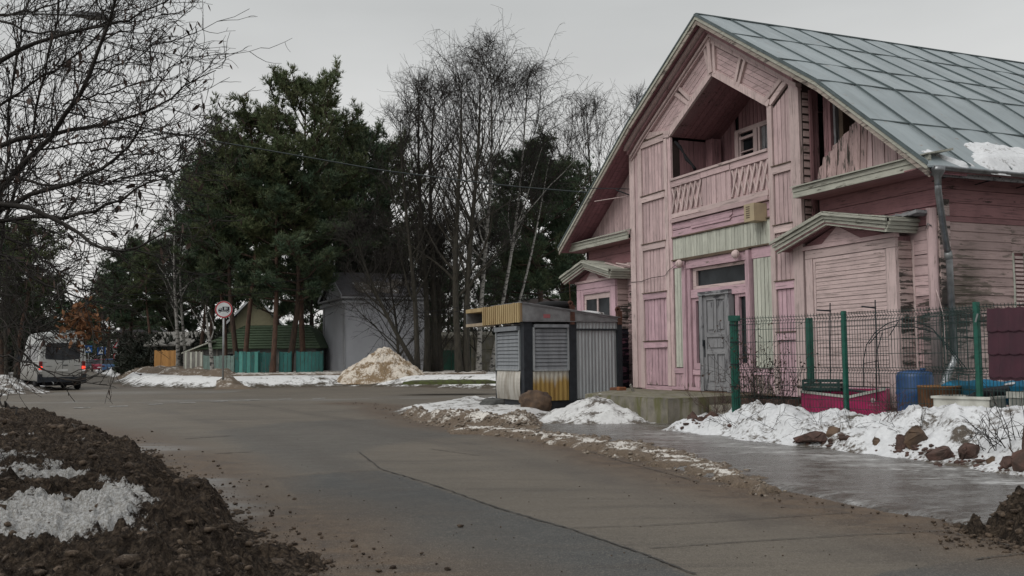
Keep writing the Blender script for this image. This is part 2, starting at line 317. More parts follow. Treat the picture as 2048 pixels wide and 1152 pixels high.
def asphalt():
    g = NT('wet_asphalt', .7, 0, .18); p = g.pos(); f = g.noise(p, .35, 5, .6); f2 = g.noise(p, 3.0, 6, .7); sp = g.noise(p, 75, 3, .8); st = g.noise(g.mul(p, (.35, 2.2, 1)), 1.0, 6, .65); sq = g.noise(p, 22, 4, .8)
    d = g.attr('dirt'); dk = g.attr('dark'); wt = g.attr('wet_sheen')
    c = g.mix(g.step(f, .35, .65), (.128, .110, .087), (.096, .084, .068)); c = g.mix(dk, c, g.mix(g.step(f2, .3, .7), (.040, .044, .046), (.056, .060, .060)))
    c = g.mix(g.step(g.ma('ADD', g.ma('MULTIPLY', d, .75), g.ma('MULTIPLY', f2, .5)), .45, .95), c, g.mix(g.step(f2, .4, .65), (.105, .072, .047), (.050, .034, .024)))
    c = g.mix(g.step(st, .52, .66, 0, .5), c, (.055, .047, .04)); c = g.mix(g.ma('MULTIPLY', g.attr('track'), g.step(f2, .3, .6, .3, 1)), c, (.052, .044, .036)); c = g.mix(g.step(sp, .52, .66, 0, .8), c, (.20, .18, .15)); c = g.mix(g.step(sp, .47, .33, 0, .7), c, (.03, .027, .024))
    c = g.mix(g.step(sq, .55, .68, 0, .5), c, (.20, .18, .15)); c = g.mix(g.step(sq, .45, .34, 0, .5), c, (.04, .036, .032))
    c = g.mix(g.ma('MULTIPLY', wt, g.step(st, .4, .6)), c, (.20, .20, .195))  # wet bands are also painted pale grey as sheen
    g.bump(sp, .35, .008); g.out(c, g.step(g.ma('ADD', g.ma('ADD', g.ma('MULTIPLY', wt, .6), g.ma('MULTIPLY', g.attr('track'), .35)), g.step(f2, .45, .7, 0, .3)), 0, .9, .68, .28)); return g.m
ASPH = asphalt()
def icemat():
    g = NT('grey_trodden_ice', .18, 0, .6); p = g.pos(); f = g.noise(g.mul(p, (1, 2.2, 1)), 1.3, 7, .7, .9); f2 = g.noise(g.mul(p, (3, 7, 3)), 2.4, 6, .75, .5)
    t = g.ma('ADD', g.ma('MULTIPLY', f, .55), g.ma('MULTIPLY', f2, .45)); t = g.ma('ADD', t, g.step(g.attr('mud'), 0, 1, -.015, .06))
    c = g.mix(g.step(t, .42, .55), (.045, .036, .028), (.15, .145, .138)); c = g.mix(g.step(t, .56, .66), c, (.50, .50, .49)); g.bump(f2, .5, .03)
    g.out(c, g.step(t, .4, .62, .12, .42)); return g.m
ICE = icemat()
BARK = simple('pine_bark', (.085, .055, .04), (.035, .026, .022), 5, .95, stretch=(2, 2, .5), bump=.8, bd=.05); BARKO = simple('orange_pine_bark', (.12, .07, .05), (.055, .036, .028), 4, .95, stretch=(2, 2, .6), bump=.6, bd=.04)
TWIG = simple('bare_twig_bark', (.036, .031, .027), (.02, .018, .016), 6, .95, bump=0); BARKD = simple('grey_brown_bark', (.05, .044, .034), (.025, .023, .018), 5, .95, stretch=(2, 2, .5), bump=.6, bd=.04)
BIRCH = simple('birch_bark', (.26, .25, .23), (.04, .038, .035), 3.2, .8, stretch=(1, 1, 2.4), contrast=(.52, .60)); 
def needles(name, c1, c2):
    g = NT(name, .7, 0, .25); f = g.noise(g.pos(), .7, 4); f2 = g.noise(g.pos(), 5., 3)
    return g.out(g.mix(g.step(f2, .35, .68), g.mix(g.step(f, .4, .6), c1, c2), tuple(x * .55 for x in c1)))
NEED = needles('pine_needles', (.10, .135, .062), (.14, .15, .07)); NEEDD = needles('dark_pine_needles', (.070, .112, .066), (.11, .128, .062))
LEAF = simple('withered_brown_leaves', (.26, .12, .055), (.12, .06, .03), 20, .8, bump=0); LEAFD = simple('dry_seed_bracts', (.075, .048, .038), (.04, .028, .022), 20, .8, bump=0)
ROCKB = simple('brown_granite', (.13, .085, .055), (.06, .042, .032), 5, .85, bump=.8, bd=.05); ROCKG = simple('grey_rock', (.10, .10, .095), (.05, .05, .048), 5, .85, bump=.8, bd=.05); BRICK = simple('broken_brick', (.095, .055, .045), (.05, .034, .028), 8, .9, bump=.8, bd=.03)
# ================================================================== THE PINK HOUSE (frame: x = a along the front, y = s into the house)
P0 = G(1274, 777, .57); P0[2] = 0
house = thing('wooden_house', 'large old pink wooden house with gabled balcony front and grey sheet metal roof', 'house', P0, HROT)
def rowboards(par, name, mat, a0, a1, zlo, zhi, s0, s1, w, gap=.02, jit=.004, horiz=False, zfun=None, zfunlo=None):
    """a run of boards covering a0..a1 (upright) or zlo..zhi (level) on a front-facing plane"""
    if not horiz:
        n = max(1, round((a1 - a0) / w)); w = (a1 - a0) / n
        for i in range(n):
            x0, x1 = a0 + i * w + gap / 2, a0 + (i + 1) * w - gap / 2; j = random.uniform(-jit, jit)
            if zfun or zfunlo:
                t0, t1 = (zfun(x0), zfun(x1)) if zfun else (zhi, zhi); b0, b1 = (zfunlo(x0), zfunlo(x1)) if zfunlo else (zlo, zlo)
                if max(t0, t1) <= min(b0, b1) + .03: continue
                aprism(name, par, mat, [(x0, b0), (x1, b1), (x1, max(t1, b1 + .01)), (x0, max(t0, b0 + .01))], s0 + j, s1)
            else: box(name, par, mat, (x0, s0 + j, zlo), (x1, s1, zhi))
    else:
        n = max(1, round((zhi - zlo) / w)); w = (zhi - zlo) / n
        for i in range(n):
            box(name, par, mat, (a0, s0 + random.uniform(-jit, jit), zlo + i * w + gap / 2), (a1, s1, zlo + (i + 1) * w - gap / 2))
def laps_front(par, mat, a0, a1, zlo, zhi, s, w=.17, t=.022, name='siding_board'):
    n = round((zhi - zlo) / w); w = (zhi - zlo) / n
    for i in range(n):
        z = zlo + i * w; aprism_side(par, mat, name, a0, a1, s, z, w, t)
def aprism_side(par, mat, name, a0, a1, s, z, w, t):
    j = random.uniform(-.004, .004)
    prism(name, par, mat, [(a0, s - t + j, z), (a0, s - .004 + j, z + w - .004), (a0, s + .02, z + w - .004), (a0, s + .02, z)], (a1 - a0, 0, 0))
def laps_side(par, mat, a, s0, s1, zlo, zhi, w=.17, t=.022, name='siding_board', matf=None):
    n = max(1, round((zhi - zlo) / w)); w = (zhi - zlo) / n
    for i in range(n):
        z = zlo + i * w; j = random.uniform(-.005, .005); m = matf(z) if matf else mat
        prism(name, par, m, [(a + t + j, s0, z), (a + .004 + j, s0, z + w - .004), (a - .02, s0, z + w - .004), (a - .02, s0, z)], (0, s1 - s0, 0))

WS = .42            # wing wall plane
AL, AR = -3.75, 10.62   # wing corners
TIP = (4.08, 10.05)
RL = [(-4.05, 5.03), (.6, 8.1), TIP]; RR = [TIP, (8.45, 7.2), (11.32, 4.90)]
def zroof(a):
    xs = [p[0] for p in RL] + [p[0] for p in RR[1:]]; zs = [p[1] for p in RL] + [p[1] for p in RR[1:]]
    return float(np.interp(a, xs, zs))
SB = 14.0   # depth of the house
# ---- roof
roof = put('roof', None, house)
def roof_panel(name, par, mat, a0, a1, s0, s1, dz0, dz1):
    return prism(name, par, mat, [(a0, s0, zroof(a0) + dz0), (a1, s0, zroof(a1) + dz0), (a1, s0, zroof(a1) + dz1), (a0, s0, zroof(a0) + dz1)], (0, s1 - s0, 0))
SO = -.47
for a0, a1 in ((RL[0][0], RL[1][0]), (RL[1][0], TIP[0]), (TIP[0], RR[1][0]), (RR[1][0], RR[2][0])):
    roof_panel('roof_deck', roof, W_DS, a0, a1, SO + .05, SB, -.13, -.05)
rows = [4.08, 5.56, 7.2, 8.45, 9.9, 11.36]
bw = 1.05
for k in range(14):
    s0 = SO - .03 + k * bw; s1 = s0 + bw
    for i in range(5):
        a0, a1 = rows[i], rows[i + 1]; dz = .006 * (4 - i) + random.uniform(-.003, .004); sh = random.uniform(-.06, .06) if i < 4 else 0
        V = []; ny = 5
        for q in range(ny + 1):
            s = s0 + (s1 - s0) * q / ny; bulge = .018 * math.sin(math.pi * q / ny) + .01 * math.sin(k * 2.1 + i * 1.7 + q)
            for a in (a0, (a0 + a1) / 2, a1): V.append((a, s, (zroof(min(a, 11.32)) - max(0, a - 11.32) * .8) - .01 + dz + bulge))
        Fc = [(q * 3 + c, q * 3 + c + 1, q * 3 + c + 4, q * 3 + c + 3) for q in range(ny) for c in (0, 1)]
        nb = len(V); V2 = V + [(x, y, z - .035) for x, y, z in V]; Fc2 = Fc + [tuple(nb + v for v in f)[::-1] for f in Fc]
        edge = [0, 1, 2] + [3 * q + 2 for q in range(1, ny + 1)] + [3 * ny + 1, 3 * ny] + [3 * q for q in range(ny - 1, 0, -1)]
        Fc2 += [(edge[j], nb + edge[j], nb + edge[(j + 1) % len(edge)], edge[(j + 1) % len(edge)]) for j in range(len(edge))]
        put('roof_sheet', nm_mesh('roof_sheet', V2, Fc2, ROOF, smooth=False), roof)
        prism('joint_fold', roof, SEAM, [(a1 - .015, s0, zroof(min(a1, 11.3)) + .012 + dz), (a1 + .02, s0, zroof(min(a1, 11.3)) - .008 + dz), (a1 + .02, s0, zroof(min(a1, 11.3)) + .012 + dz), (a1 - .03, s0, zroof(min(a1, 11.3)) + .03 + dz)], (0, bw, 0)) if i < 4 else None
    for i in range(5):
        a0, a1 = rows[i], rows[i + 1]
        p, q = Vector((a0, s0, zroof(a0) + .03)), Vector((min(a1, 11.33), s0, zroof(min(a1, 11.33)) + .03))
        plank('standing_seam', roof, SEAM, p, q, .012, .035, (.6, 0, .8))
roof_panel('roof_sheet', roof, ROOF, -4.1, .6, SO - .03, SB, -.03, .015); roof_panel('roof_sheet', roof, ROOF, .6, 4.08, SO - .03, SB, -.03, .015)
plank('ridge_cap', roof, SEAM, (4.08, SO - .03, 10.07), (4.08, SB, 10.07), .12, .03, (0, 0, 1))
W_BG = wood('weathered_barge_wood', (.36, .31, .27), (.15, .125, .11), 'a', .8)
# barge boards and soffit boards under the overhang
for pts in (RL, RR):
    for (a0, z0), (a1, z1) in zip(pts[:-1], pts[1:]):
        aprism('barge_board', roof, W_BG, [(a0, z0 - .24), (a1, z1 - .24), (a1, z1 - .08), (a0, z0 - .08)], SO - .0, SO + .035); aprism('barge_trim', roof, W_CA, [(a0, z0 - .12), (a1, z1 - .12), (a1, z1 - .03), (a0, z0 - .03)], SO - .03, SO - .003)
        aprism('edge_strip', roof, SEAM, [(a0, z0 - .025), (a1, z1 - .025), (a1, z1 + .02), (a0, z0 + .02)], SO - .05, SO - .005)
        for k in range(6):
            s0 = SO + .04 + k * .15
            if s0 > .38: break
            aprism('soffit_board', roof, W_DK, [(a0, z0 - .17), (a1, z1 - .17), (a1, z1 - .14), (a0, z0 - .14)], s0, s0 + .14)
# raking mouldings between roof and pavilion band
for off, th, s0, m in ((.20, .10, -.30, W_TR), (.32, .09, -.20, W_DV), (.43, .08, -.12, W_TR), (.53, .05, -.07, W_V)):
    for pts in (([(0.0, 7.71), (.6, 8.1), TIP]), ([TIP, (7.36, 7.9)])):
        for (a0, z0), (a1, z1) in zip(pts[:-1], pts[1:]):
            aprism('raking_moulding', roof, m, [(a0, z0 - off - th), (a1, z1 - off - th), (a1, z1 - off), (a0, z0 - off)], s0, .04)
# ---- wall bodies (backings)
wall = put('wall', None, house)
GROOVE = simple('dark_board_gap', (.05, .035, .032), rough=.95, bump=0)
def back(poly, s0, s1, m=None): aprism('wall_core', wall, m or GROOVE, poly, s0, s1)
ZP = .57
back([(-.12, ZP), (2.0, ZP), (2.0, 7.3), (.3, 7.6), (-.12, 7.45)], .05, .30)
back([(6.24, ZP), (7.33, ZP), (7.33, 7.3), (6.3, 7.2)], .05, .30)
back([(2.0, 3.95), (6.24, 3.95), (6.24, 5.1), (2.0, 5.1)], .05, .30)
back([(2.0, ZP), (2.72, ZP), (2.72, 3.95), (2.0, 3.95)], .05, .30); back([(5.45, ZP), (6.24, ZP), (6.24, 3.95), (5.45, 3.95)], .05, .30)
IN0, IN1, IN2 = (2.02, 7.42), (4.06, 8.55), (6.26, 7.22)
back([(.1, 7.55), (2.0, 7.42), IN1, (4.06, 9.75), (.6, 7.75)], .05, .30)
back([IN1, (6.26, 7.22), (7.33, 7.2), (7.33, 7.55), (4.06, 9.75)], .05, .30)
# pavilion returns
box('wall_core', wall, W_DV, (-.12, .30, ZP), (-.02, 1.6, 7.4)); box('wall_core', wall, W_DV, (7.23, .30, ZP), (7.31, WS + .1, 7.6))
# wing walls
back([(AL, .3), (-.12, .3), (-.12, 5.0), (AL, 5.0)], WS + .02, WS + .2); back([(7.3, .3), (AR - .02, .3), (AR - .02, 5.0), (7.3, 5.0)], WS + .02, WS + .2)
box('wall_core', wall, W_DS, (AR - .2, WS + .02, .3), (AR - .022, SB, 5.05)); box('wall_core', wall, W_DS, (AL, WS + .2, .3), (AL + .2, SB, 5.05)); box('wall_core', wall, W_DS, (AL, SB - .2, .3), (AR - .02, SB, 5.0))
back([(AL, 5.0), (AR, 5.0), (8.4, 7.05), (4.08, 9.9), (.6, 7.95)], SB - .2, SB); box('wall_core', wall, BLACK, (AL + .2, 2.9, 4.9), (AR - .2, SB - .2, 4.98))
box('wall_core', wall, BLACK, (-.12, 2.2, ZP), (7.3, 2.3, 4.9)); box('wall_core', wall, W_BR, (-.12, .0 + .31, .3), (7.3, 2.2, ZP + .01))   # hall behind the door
# ---- left pilaster
pil = put('pilaster', None, house)
box('corner_post', pil, W_TR, (-.17, -.03, .60), (.10, .06, 7.68)); box('corner_post', pil, W_V, (.115, .0, .60), (.27, .06, 7.70)); box('corner_post', pil, W_TR, (.285, -.02, .60), (.49, .06, 7.72))
box('stile', pil, W_TR, (1.70, -.02, .69), (1.86, .06, 7.42)); box('stile', pil, W_V, (1.87, -.005, .69), (2.03, .06, 7.40))
rl = [7.47, 5.91, 4.54, 3.155, 1.805]; lows = [6.02, 4.65, 3.27, 1.92, .70]
for i, z in enumerate(rl):
    m = (W_V, W_V, W_V, W_LV, W_LV)[i]; top = (z - .095); bot = lows[i]
    rowboards(pil, 'panel_board', m, .50, 1.69, bot, top, .018, .05, .165)
    box('rail', pil, W_TA if i < 3 else W_LA, (.49, -.035, z - .085), (1.71, .05, z + .08)); box('ledge', pil, W_BR, (.46, -.06, z + .083), (1.74, .05, z + .105))
box('plinth_board', pil, W_LA, (.30, .0, .57), (1.95, .06, .68))
# ---- right pilaster
pir = put('pilaster', None, house)
box('stile', pir, W_TR, (6.2, -.02, .60), (6.36, .06, 7.22)); box('corner_post', pir, W_TR, (7.0, -.03, .60), (7.32, .06, 7.55)); box('stile', pir, W_V, (6.97, -.01, .6), (6.995, .06, 7.6))
rr_ = [5.695, 4.335, 3.06, 1.91]; tops = [7.3, 5.6, 4.24, 2.96, 1.81]; bots = [5.80, 4.44, 3.165, 2.0, .70]
for i in range(5):
    m = (W_V, W_V, W_V, W_LV, W_LV)[i]
    rowboards(pir, 'panel_board', m, 6.37, 6.965, bots[i], tops[i], .018, .05, .15, zfun=(lambda a: 7.13 + (a - 6.37) * .62) if i == 0 else None)
for z in rr_:
    box('rail', pir, W_TA if z > 3.5 else W_LA, (6.36, -.035, z - .085), (7.0, .05, z + .08)); box('ledge', pir, W_BR, (6.33, -.06, z + .083), (7.02, .05, z + .105))
plank('rail', pir, W_TA, (6.3, .01, 7.27), (7.05, .01, 7.74), .13, .07)
box('plinth_board', pir, W_LA, (6.2, .0, .57), (7.3, .06, .68))
for i in range(33): # narrow lapped return of the pavilion
    z = 2.0 + i * .172
    if z + .17 > 7.5: break
    prism('siding_board', pir, W_S, [(7.325 + .02, .07, z), (7.325, .07, z + .168), (7.31, .07, z + .168), (7.31, .07, z)], (0, .16, 0))
box('corner_post', pir, W_DV, (7.31, .24, 2.0), (7.36, .32, 7.35))
# ---- band of panels round the balcony opening
bnd = put('gable_band', None, house)
def lerp(p, q, t): return (p[0] + (q[0] - p[0]) * t, p[1] + (q[1] - p[1]) * t)
def v3(p, s): return (p[0], s, p[1])
OT0, OT1, OT2 = (.62, 7.70), (3.95, 9.52), (7.12, 7.58)
def band(I0, I1, O0, O1, cuts, m):
    # trims along inner and outer edge
    plank('trim', bnd, W_TR, v3(I0, 0), v3(I1, 0), .17, .075); plank('trim', bnd, W_TR, v3(O0, 0), v3(O1, 0), .16, .075)
    for t0, t1 in cuts:
        a, b, c, d = lerp(I0, I1, t0), lerp(I0, I1, t1), lerp(O0, O1, t1), lerp(O0, O1, t0)
        n = 6
        for i in range(n):
            u0, u1 = (i + .04) / n, (i + .96) / n
            aprism('panel_board', bnd, m, [lerp(a, d, u0), lerp(b, c, u0), lerp(b, c, u1), lerp(a, d, u1)], .02 + random.uniform(-.004, .004), .05)
        for t, p, q in ((t0, a, d), (t1, b, c)): plank('divider', bnd, W_TR, v3(p, .0), v3(q, .0), .10, .09)
band((2.0, 7.50), (4.04, 8.63), OT0, (3.88, 9.50), ((.03, .50), (.56, .965)), W_A)
band((4.08, 8.63), (6.30, 7.28), (4.02, 9.50), (7.05, 7.64), ((.05, .42), (.48, .93)), W_A)
plank('king_post', bnd, W_TR, (4.06, -.02, 8.62), (3.98, -.02, 9.5), .14, .1)
plank('rail', bnd, W_TA, (.5, 0, 7.72), (2.0, 0, 7.47), .13, .08)
# ---- balcony recess
bal = put('balcony', None, house)
BD = 1.6
for (p, q) in ((IN0, IN1), (IN1, IN2)):
    n = 9; nx, nz = -(q[1] - p[1]), (q[0] - p[0]); l = math.hypot(nx, nz); nx, nz = nx / l * .04, nz / l * .04
    for k in range(8):
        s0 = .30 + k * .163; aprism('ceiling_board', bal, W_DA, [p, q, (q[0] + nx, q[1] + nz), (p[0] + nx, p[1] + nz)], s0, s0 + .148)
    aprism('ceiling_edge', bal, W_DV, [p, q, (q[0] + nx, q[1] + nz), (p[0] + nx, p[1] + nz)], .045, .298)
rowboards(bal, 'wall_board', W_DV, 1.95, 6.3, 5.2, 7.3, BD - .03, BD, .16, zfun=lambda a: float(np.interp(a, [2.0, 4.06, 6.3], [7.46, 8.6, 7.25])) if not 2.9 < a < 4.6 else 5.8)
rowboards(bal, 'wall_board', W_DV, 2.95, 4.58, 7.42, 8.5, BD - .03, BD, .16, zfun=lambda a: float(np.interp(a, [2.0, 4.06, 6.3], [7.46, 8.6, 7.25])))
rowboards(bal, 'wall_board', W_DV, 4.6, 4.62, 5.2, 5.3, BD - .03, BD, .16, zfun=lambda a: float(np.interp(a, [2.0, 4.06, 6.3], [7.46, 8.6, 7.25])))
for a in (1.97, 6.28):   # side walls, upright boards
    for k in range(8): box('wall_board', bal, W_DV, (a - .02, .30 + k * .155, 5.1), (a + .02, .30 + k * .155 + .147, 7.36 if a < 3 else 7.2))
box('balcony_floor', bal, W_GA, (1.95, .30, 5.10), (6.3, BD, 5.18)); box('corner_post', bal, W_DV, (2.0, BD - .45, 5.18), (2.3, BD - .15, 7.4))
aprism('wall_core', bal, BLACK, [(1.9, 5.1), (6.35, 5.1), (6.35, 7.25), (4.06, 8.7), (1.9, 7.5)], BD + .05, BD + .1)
bwn = put('window', None, house)
box('pane', bwn, GLASS, (3.05, BD - .03, 5.85), (4.5, BD - .02, 7.4))
for x0, x1, z0, z1, m in ((2.90, 3.05, 5.7, 7.46, W_TR), (4.5, 4.65, 5.7, 7.46, W_TR), (2.9, 4.65, 7.38, 7.50, W_TA), (3.10, 3.16, 5.8, 7.3, W_TR), (3.70, 3.86, 5.8, 7.4, W_TR), (3.90, 3.97, 5.8, 7.4, W_TR), (3.1, 3.72, 7.20, 7.27, W_TA), (3.1, 3.70, 6.85, 6.88, W_TA)): box('frame', bwn, m, (x0, BD - .12 - random.uniform(0, .02), z0), (x1, BD - .04, z1))
rowboards(bwn, 'board', W_GY, 3.98, 4.48, 5.85, 7.38, BD - .08, BD - .045, .18)
# ---- balustrade
bs = put('balustrade', None, house)
box('handrail', bs, W_TA, (2.03, -.06, 6.19), (6.2, .10, 6.25)); box('top_board', bs, W_A, (2.03, -.025, 6.02), (3.44, .05, 6.18)); box('top_board', bs, W_A, (3.46, -.03, 6.03), (4.70, .05, 6.18)); box('top_board', bs, W_A, (4.72, -.02, 6.02), (6.2, .05, 6.18))
rowboards(bs, 'infill_board', W_V, 3.48, 4.72, 5.30, 6.02, .0, .04, .2)
rowboards(bs, 'backing_board', W_V, 2.04, 3.46, 5.28, 6.02, .035, .06, .2); rowboards(bs, 'backing_board', W_V, 4.74, 6.2, 5.28, 6.02, .035, .06, .2)
for a0, a1, n in ((2.05, 3.44, 6), (4.76, 6.18, 6)):
    w = (a1 - a0) / n
    for i in range(n):
        x = a0 + i * w
        plank('lattice_slat', bs, W_TR, (x, .0, 5.34), (x + w, .0, 6.0), .055, .03, (0, -1, 0), random.uniform(0, .004)); plank('lattice_slat', bs, W_TR, (x + w, .02, 5.34), (x, .02, 6.0), .055, .03)
    for i in range(0):
        x = a0 + i * w; plank('lattice_slat', bs, W_TR, (x + .5 * w, .0, 5.34), (x + w, .0, 5.67), .04, .03, (0, -1, 0), .006); plank('lattice_slat', bs, W_TR, (x + .5 * w, .0, 6.0), (x + w, .0, 5.67), .04, .03, (0, -1, 0), .008)
box('bottom_board', bs, W_TA, (2.03, -.02, 5.18), (3.46, .05, 5.30)); box('bottom_board', bs, W_TA, (3.48, -.045, 5.16), (6.2, .05, 5.29)); box('beam', bs, W_A, (2.03, -.07, 5.05), (6.2, .05, 5.15))
# ---- frieze under the balcony and cream sign board
fr = put('frieze', None, house)
rowboards(fr, 'frieze_board', W_LA, 2.03, 6.2, 4.66, 5.04, .01, .05, .19, horiz=True)
aprism('plaque', fr, W_LA, [(2.95, 4.86), (4.62, 4.86), (4.76, 4.93), (4.76, 5.02), (2.95, 5.02)], -.02, .008); aprism('plaque', fr, W_LA, [(2.95, 4.80), (4.64, 4.80), (4.72, 4.855), (2.95, 4.855)], -.018, .008)
box('trim', fr, W_BR, (2.03, -.04, 4.63), (6.2, .05, 4.665)); rowboards(fr, 'sign_board', W_CR, 2.05, 6.19, 4.06, 4.62, .0, .045, .125, gap=.01); box('trim', fr, W_BR, (2.03, -.05, 4.02), (6.2, .05, 4.055))
# ---- entrance
en = put('entrance', None, house)
box('cross_board', en, W_LA, (2.03, .0, 3.83), (2.60, .05, 4.01)); box('cross_board', en, W_LA, (5.46, .0, 3.76), (6.2, .05, 4.01))
rowboards(en, 'cream_board', W_CR, 2.08, 2.50, 1.19, 3.82, .01, .05, .14); rowboards(en, 'cream_board', W_CR, 5.5, 6.19, 1.19, 3.75, .01, .05, .14)
for x0, x1 in ((2.03, 2.52), (5.46, 6.2)): box('rail', en, W_LA, (x0, -.02, 1.03), (x1, .05, 1.17)); rowboards(en, 'panel_board', W_LV, x0, x1, .60, 1.02, .01, .05, .25)
box('jamb', en, W_LV, (2.54, -.07, .62), (2.70, .12, 3.86)); box('jamb', en, W_LV, (2.72, -.02, .62), (2.86, .16, 3.80)); box('jamb', en, W_LV, (5.23, -.03, .62), (5.32, .16, 3.80)); box('jamb', en, W_LV, (5.33, -.08, .62), (5.45, .12, 3.98))
box('lintel', en, W_LA, (2.72, -.045, 3.76), (5.33, .1, 3.97)); box('lintel', en, W_BR, (2.6, -.09, 3.975), (5.45, .05, 4.015)); box('transom_bar', en, W_LA, (2.87, -.01, 2.98), (5.22, .16, 3.19))
tw = put('window', None, house)
box('pane', tw, GLASS, (2.98, .12, 3.26), (5.15, .13, 3.70))
for x0, x1, z0, z1 in ((2.90, 3.04, 3.2, 3.75), (5.13, 5.22, 3.2, 3.75), (3.04, 5.13, 3.68, 3.75), (3.04, 5.13, 3.2, 3.28)): box('frame', tw, W_TA, (x0, .05, z0), (x1, .14, z1))
for x0, x1 in ((2.87, 3.42), (4.72, 5.22)):
    sw = put('window', None, house); box('pane', sw, GLASS, (x0 + .13, .11, 1.28), (x1 - .02, .12, 2.92))
    for f0, f1, z0, z1 in ((x0, x0 + .15, 1.2, 2.97), (x1 - .07, x1, 1.2, 2.97), (x0, x1, 2.9, 2.975), (x0, x1, 1.14, 1.3)): box('frame', sw, W_LV, (f0, .03 + random.uniform(0, .004), z0), (f1, .13, z1))
    rowboards(en, 'panel_board', W_LV, x0, x1, .62, 1.0, .04, .08, .25); box('rail', en, W_LA, (x0, .0, 1.0), (x1, .1, 1.13))
box('threshold', en, W_BR, (2.0, -.10, .565), (6.2, .05, .60)); box('plinth_board', en, W_LA, (2.0, -.03, .60), (3.3, .0, .68))
# ---- old grey door with its frame
dr = put('door', None, house); dr['label'] = 'weathered bare grey panelled door'
box('door_frame', dr, W_GY, (3.36, -.10, .58), (3.50, .06, 3.06)); box('door_frame', dr, W_GY, (4.50, -.10, .58), (4.64, .06, 3.06)); box('door_frame', dr, W_GA, (3.34, -.12, 3.0), (4.66, .06, 3.10))
box('door_leaf', dr, W_GY, (3.50, -.02, .62), (4.50, .02, 3.0))
for x0, x1, z0, z1 in ((3.50, 3.62, .62, 3.0), (4.38, 4.50, .62, 3.0), (3.95, 4.05, .80, 1.52), (3.95, 4.05, 2.08, 2.88)): box('stile', dr, W_GY, (x0, -.055, z0), (x1, -.02, z1))
for z0, z1 in ((.62, .80), (1.52, 1.64), (1.95, 2.08), (2.88, 3.0)): box('rail', dr, W_GA, (3.62, -.05, z0), (4.38, -.02, z1))
for x0, x1, z0, z1 in ((3.67, 3.90, .86, 1.46), (4.10, 4.33, .86, 1.46), (3.67, 3.90, 2.14, 2.82), (4.10, 4.33, 2.14, 2.82), (3.70, 4.30, 1.69, 1.90)): box('door_panel', dr, W_GY, (x0, -.045, z0), (x1, -.02, z1))
box('door_handle', dr, DARK, (3.51, -.12, 1.72), (3.545, -.055, 1.88)); box('lock_plate', dr, DARK, (3.51, -.065, 1.45), (3.55, -.055, 1.72))
# ---- lamps, box, antenna
for x in (2.62, 5.09):
    lathe('wall_lamp', house, W_TR, [(.03, 0), (.07, .02), (.105, .07), (.11, .11), (.07, .17), (.02, .19)], mw=Matrix.Translation((x, -.09, 3.9)) @ Matrix.Rotation(math.radians(90), 4, 'X'), n=14)
bx_ = box('alarm_box', house, simple('beige_box_paint', (.42, .34, .22), (.34, .28, .19), 4, .6), (5.70, -.36, 4.58), (6.08, .0, 4.99))
for k in range(6): box('vent_slot', house, W_BR, (5.78, -.366, 4.66 + k * .05), (5.92, -.361, 4.68 + k * .05))
tube('antenna', house, DARK, [(-.2, .3, 6.35), (-.32, -.2, 6.37), (-1.6, -.9, 6.55)], .012, 5); tube('antenna', house, W_TR, [(-.2, .25, 6.2), (-.9, -.8, 6.05)], .014, 5); tube('antenna', house, DARK, [(-.25, .3, 6.1), (-.5, -.3, 6.36)], .02, 5)
# hanging tinsel chain in the balcony
tube('hanging_chain', house, BLACK, [(2.1, .1, 7.28), (2.3, .12, 7.1), (2.45, .14, 6.9), (2.62, .12, 6.7), (2.85, .14, 6.5), (3.0, .12, 6.36)], [.03, .05, .025, .055, .03, .05], 6)
# facade cable
tube('cable', house, BLACK, [(-.15, -.05, 3.62), (.4, -.04, 3.60), (1.0, -.05, 3.66), (1.7, -.05, 3.66), (1.85, -.04, 3.78), (2.2, -.04, 3.9), (2.6, -.05, 3.93)], .008, 4)
# ---- wing gables
wgl = put('wing_gable', None, house)
rowboards(wgl, 'gable_board', W_V, -3.4, -.12, 5.12, 8, WS - .05, WS, .17, zfun=lambda a: zroof(a) - .18, zfunlo=lambda a: 5.12)
back([(-3.7, 5.0), (-.1, 5.0), (-.1, 7.3), (-3.7, 5.2)], WS + .01, WS + .1)
wgr = put('wing_gable', None, house)
# attic seen through the missing boards
aprism('attic_lining', wgr, W_AT, [(7.3, 5.0), (10.9, 5.0), (8.45, 7.0), (7.3, 7.75)], .95, 1.0)
for x0, x1, m in ((7.50, 7.62, W_DV), (7.66, 7.74, W_DV), (7.80, 7.86, W_GY), (7.95, 8.07, W_BR)): box('attic_post', wgr, m, (x0, WS + .05 + random.uniform(0, .2), 5.0), (x1, WS + .3, zroof(x1) - .2))
box('attic_post', wgr, W_GY, (8.9, .8, 5.0), (9.02, .9, zroof(9.0) - .2)); box('attic_floor', wgr, W_BR, (7.3, WS, 4.95), (11, .95, 5.0))
jag = {0: 5.62, 1: 5.78, 2: 5.88, 3: 6.0, 4: 6.12, 5: 6.16, 6: 6.3, 7: 6.48, 8: 6.52}
x = 7.52
for i in range(20):
    w = random.uniform(.14, .19) if i < 9 else .165
    top0, top1 = (zroof(x) - .16, zroof(x + w) - .16)
    if i in jag: t = min(jag[i], top1); top0, top1 = t - random.uniform(.02, .09), t + random.uniform(-.03, .03)
    lean = .10 if i < 9 else .06
    if x + w > 10.75: break
    aprism('gable_board', wgr, W_PV if i < 9 else W_V, [(x, 5.16), (x + w - .015, 5.15), (x + w - .015 + (lean if i < 9 else 0), max(top1, 5.2)), (x + (lean if i < 9 else 0), max(top0, 5.2))], WS - .16 - .012 * (i % 2) - (.03 if i < 9 else 0), WS - .12)
    x += w
aprism('gable_skirt', wgr, W_GA, [(7.4, 5.08), (11.15, 4.90), (10.9, 5.12), (7.45, 5.3)], WS - .22, WS - .19)
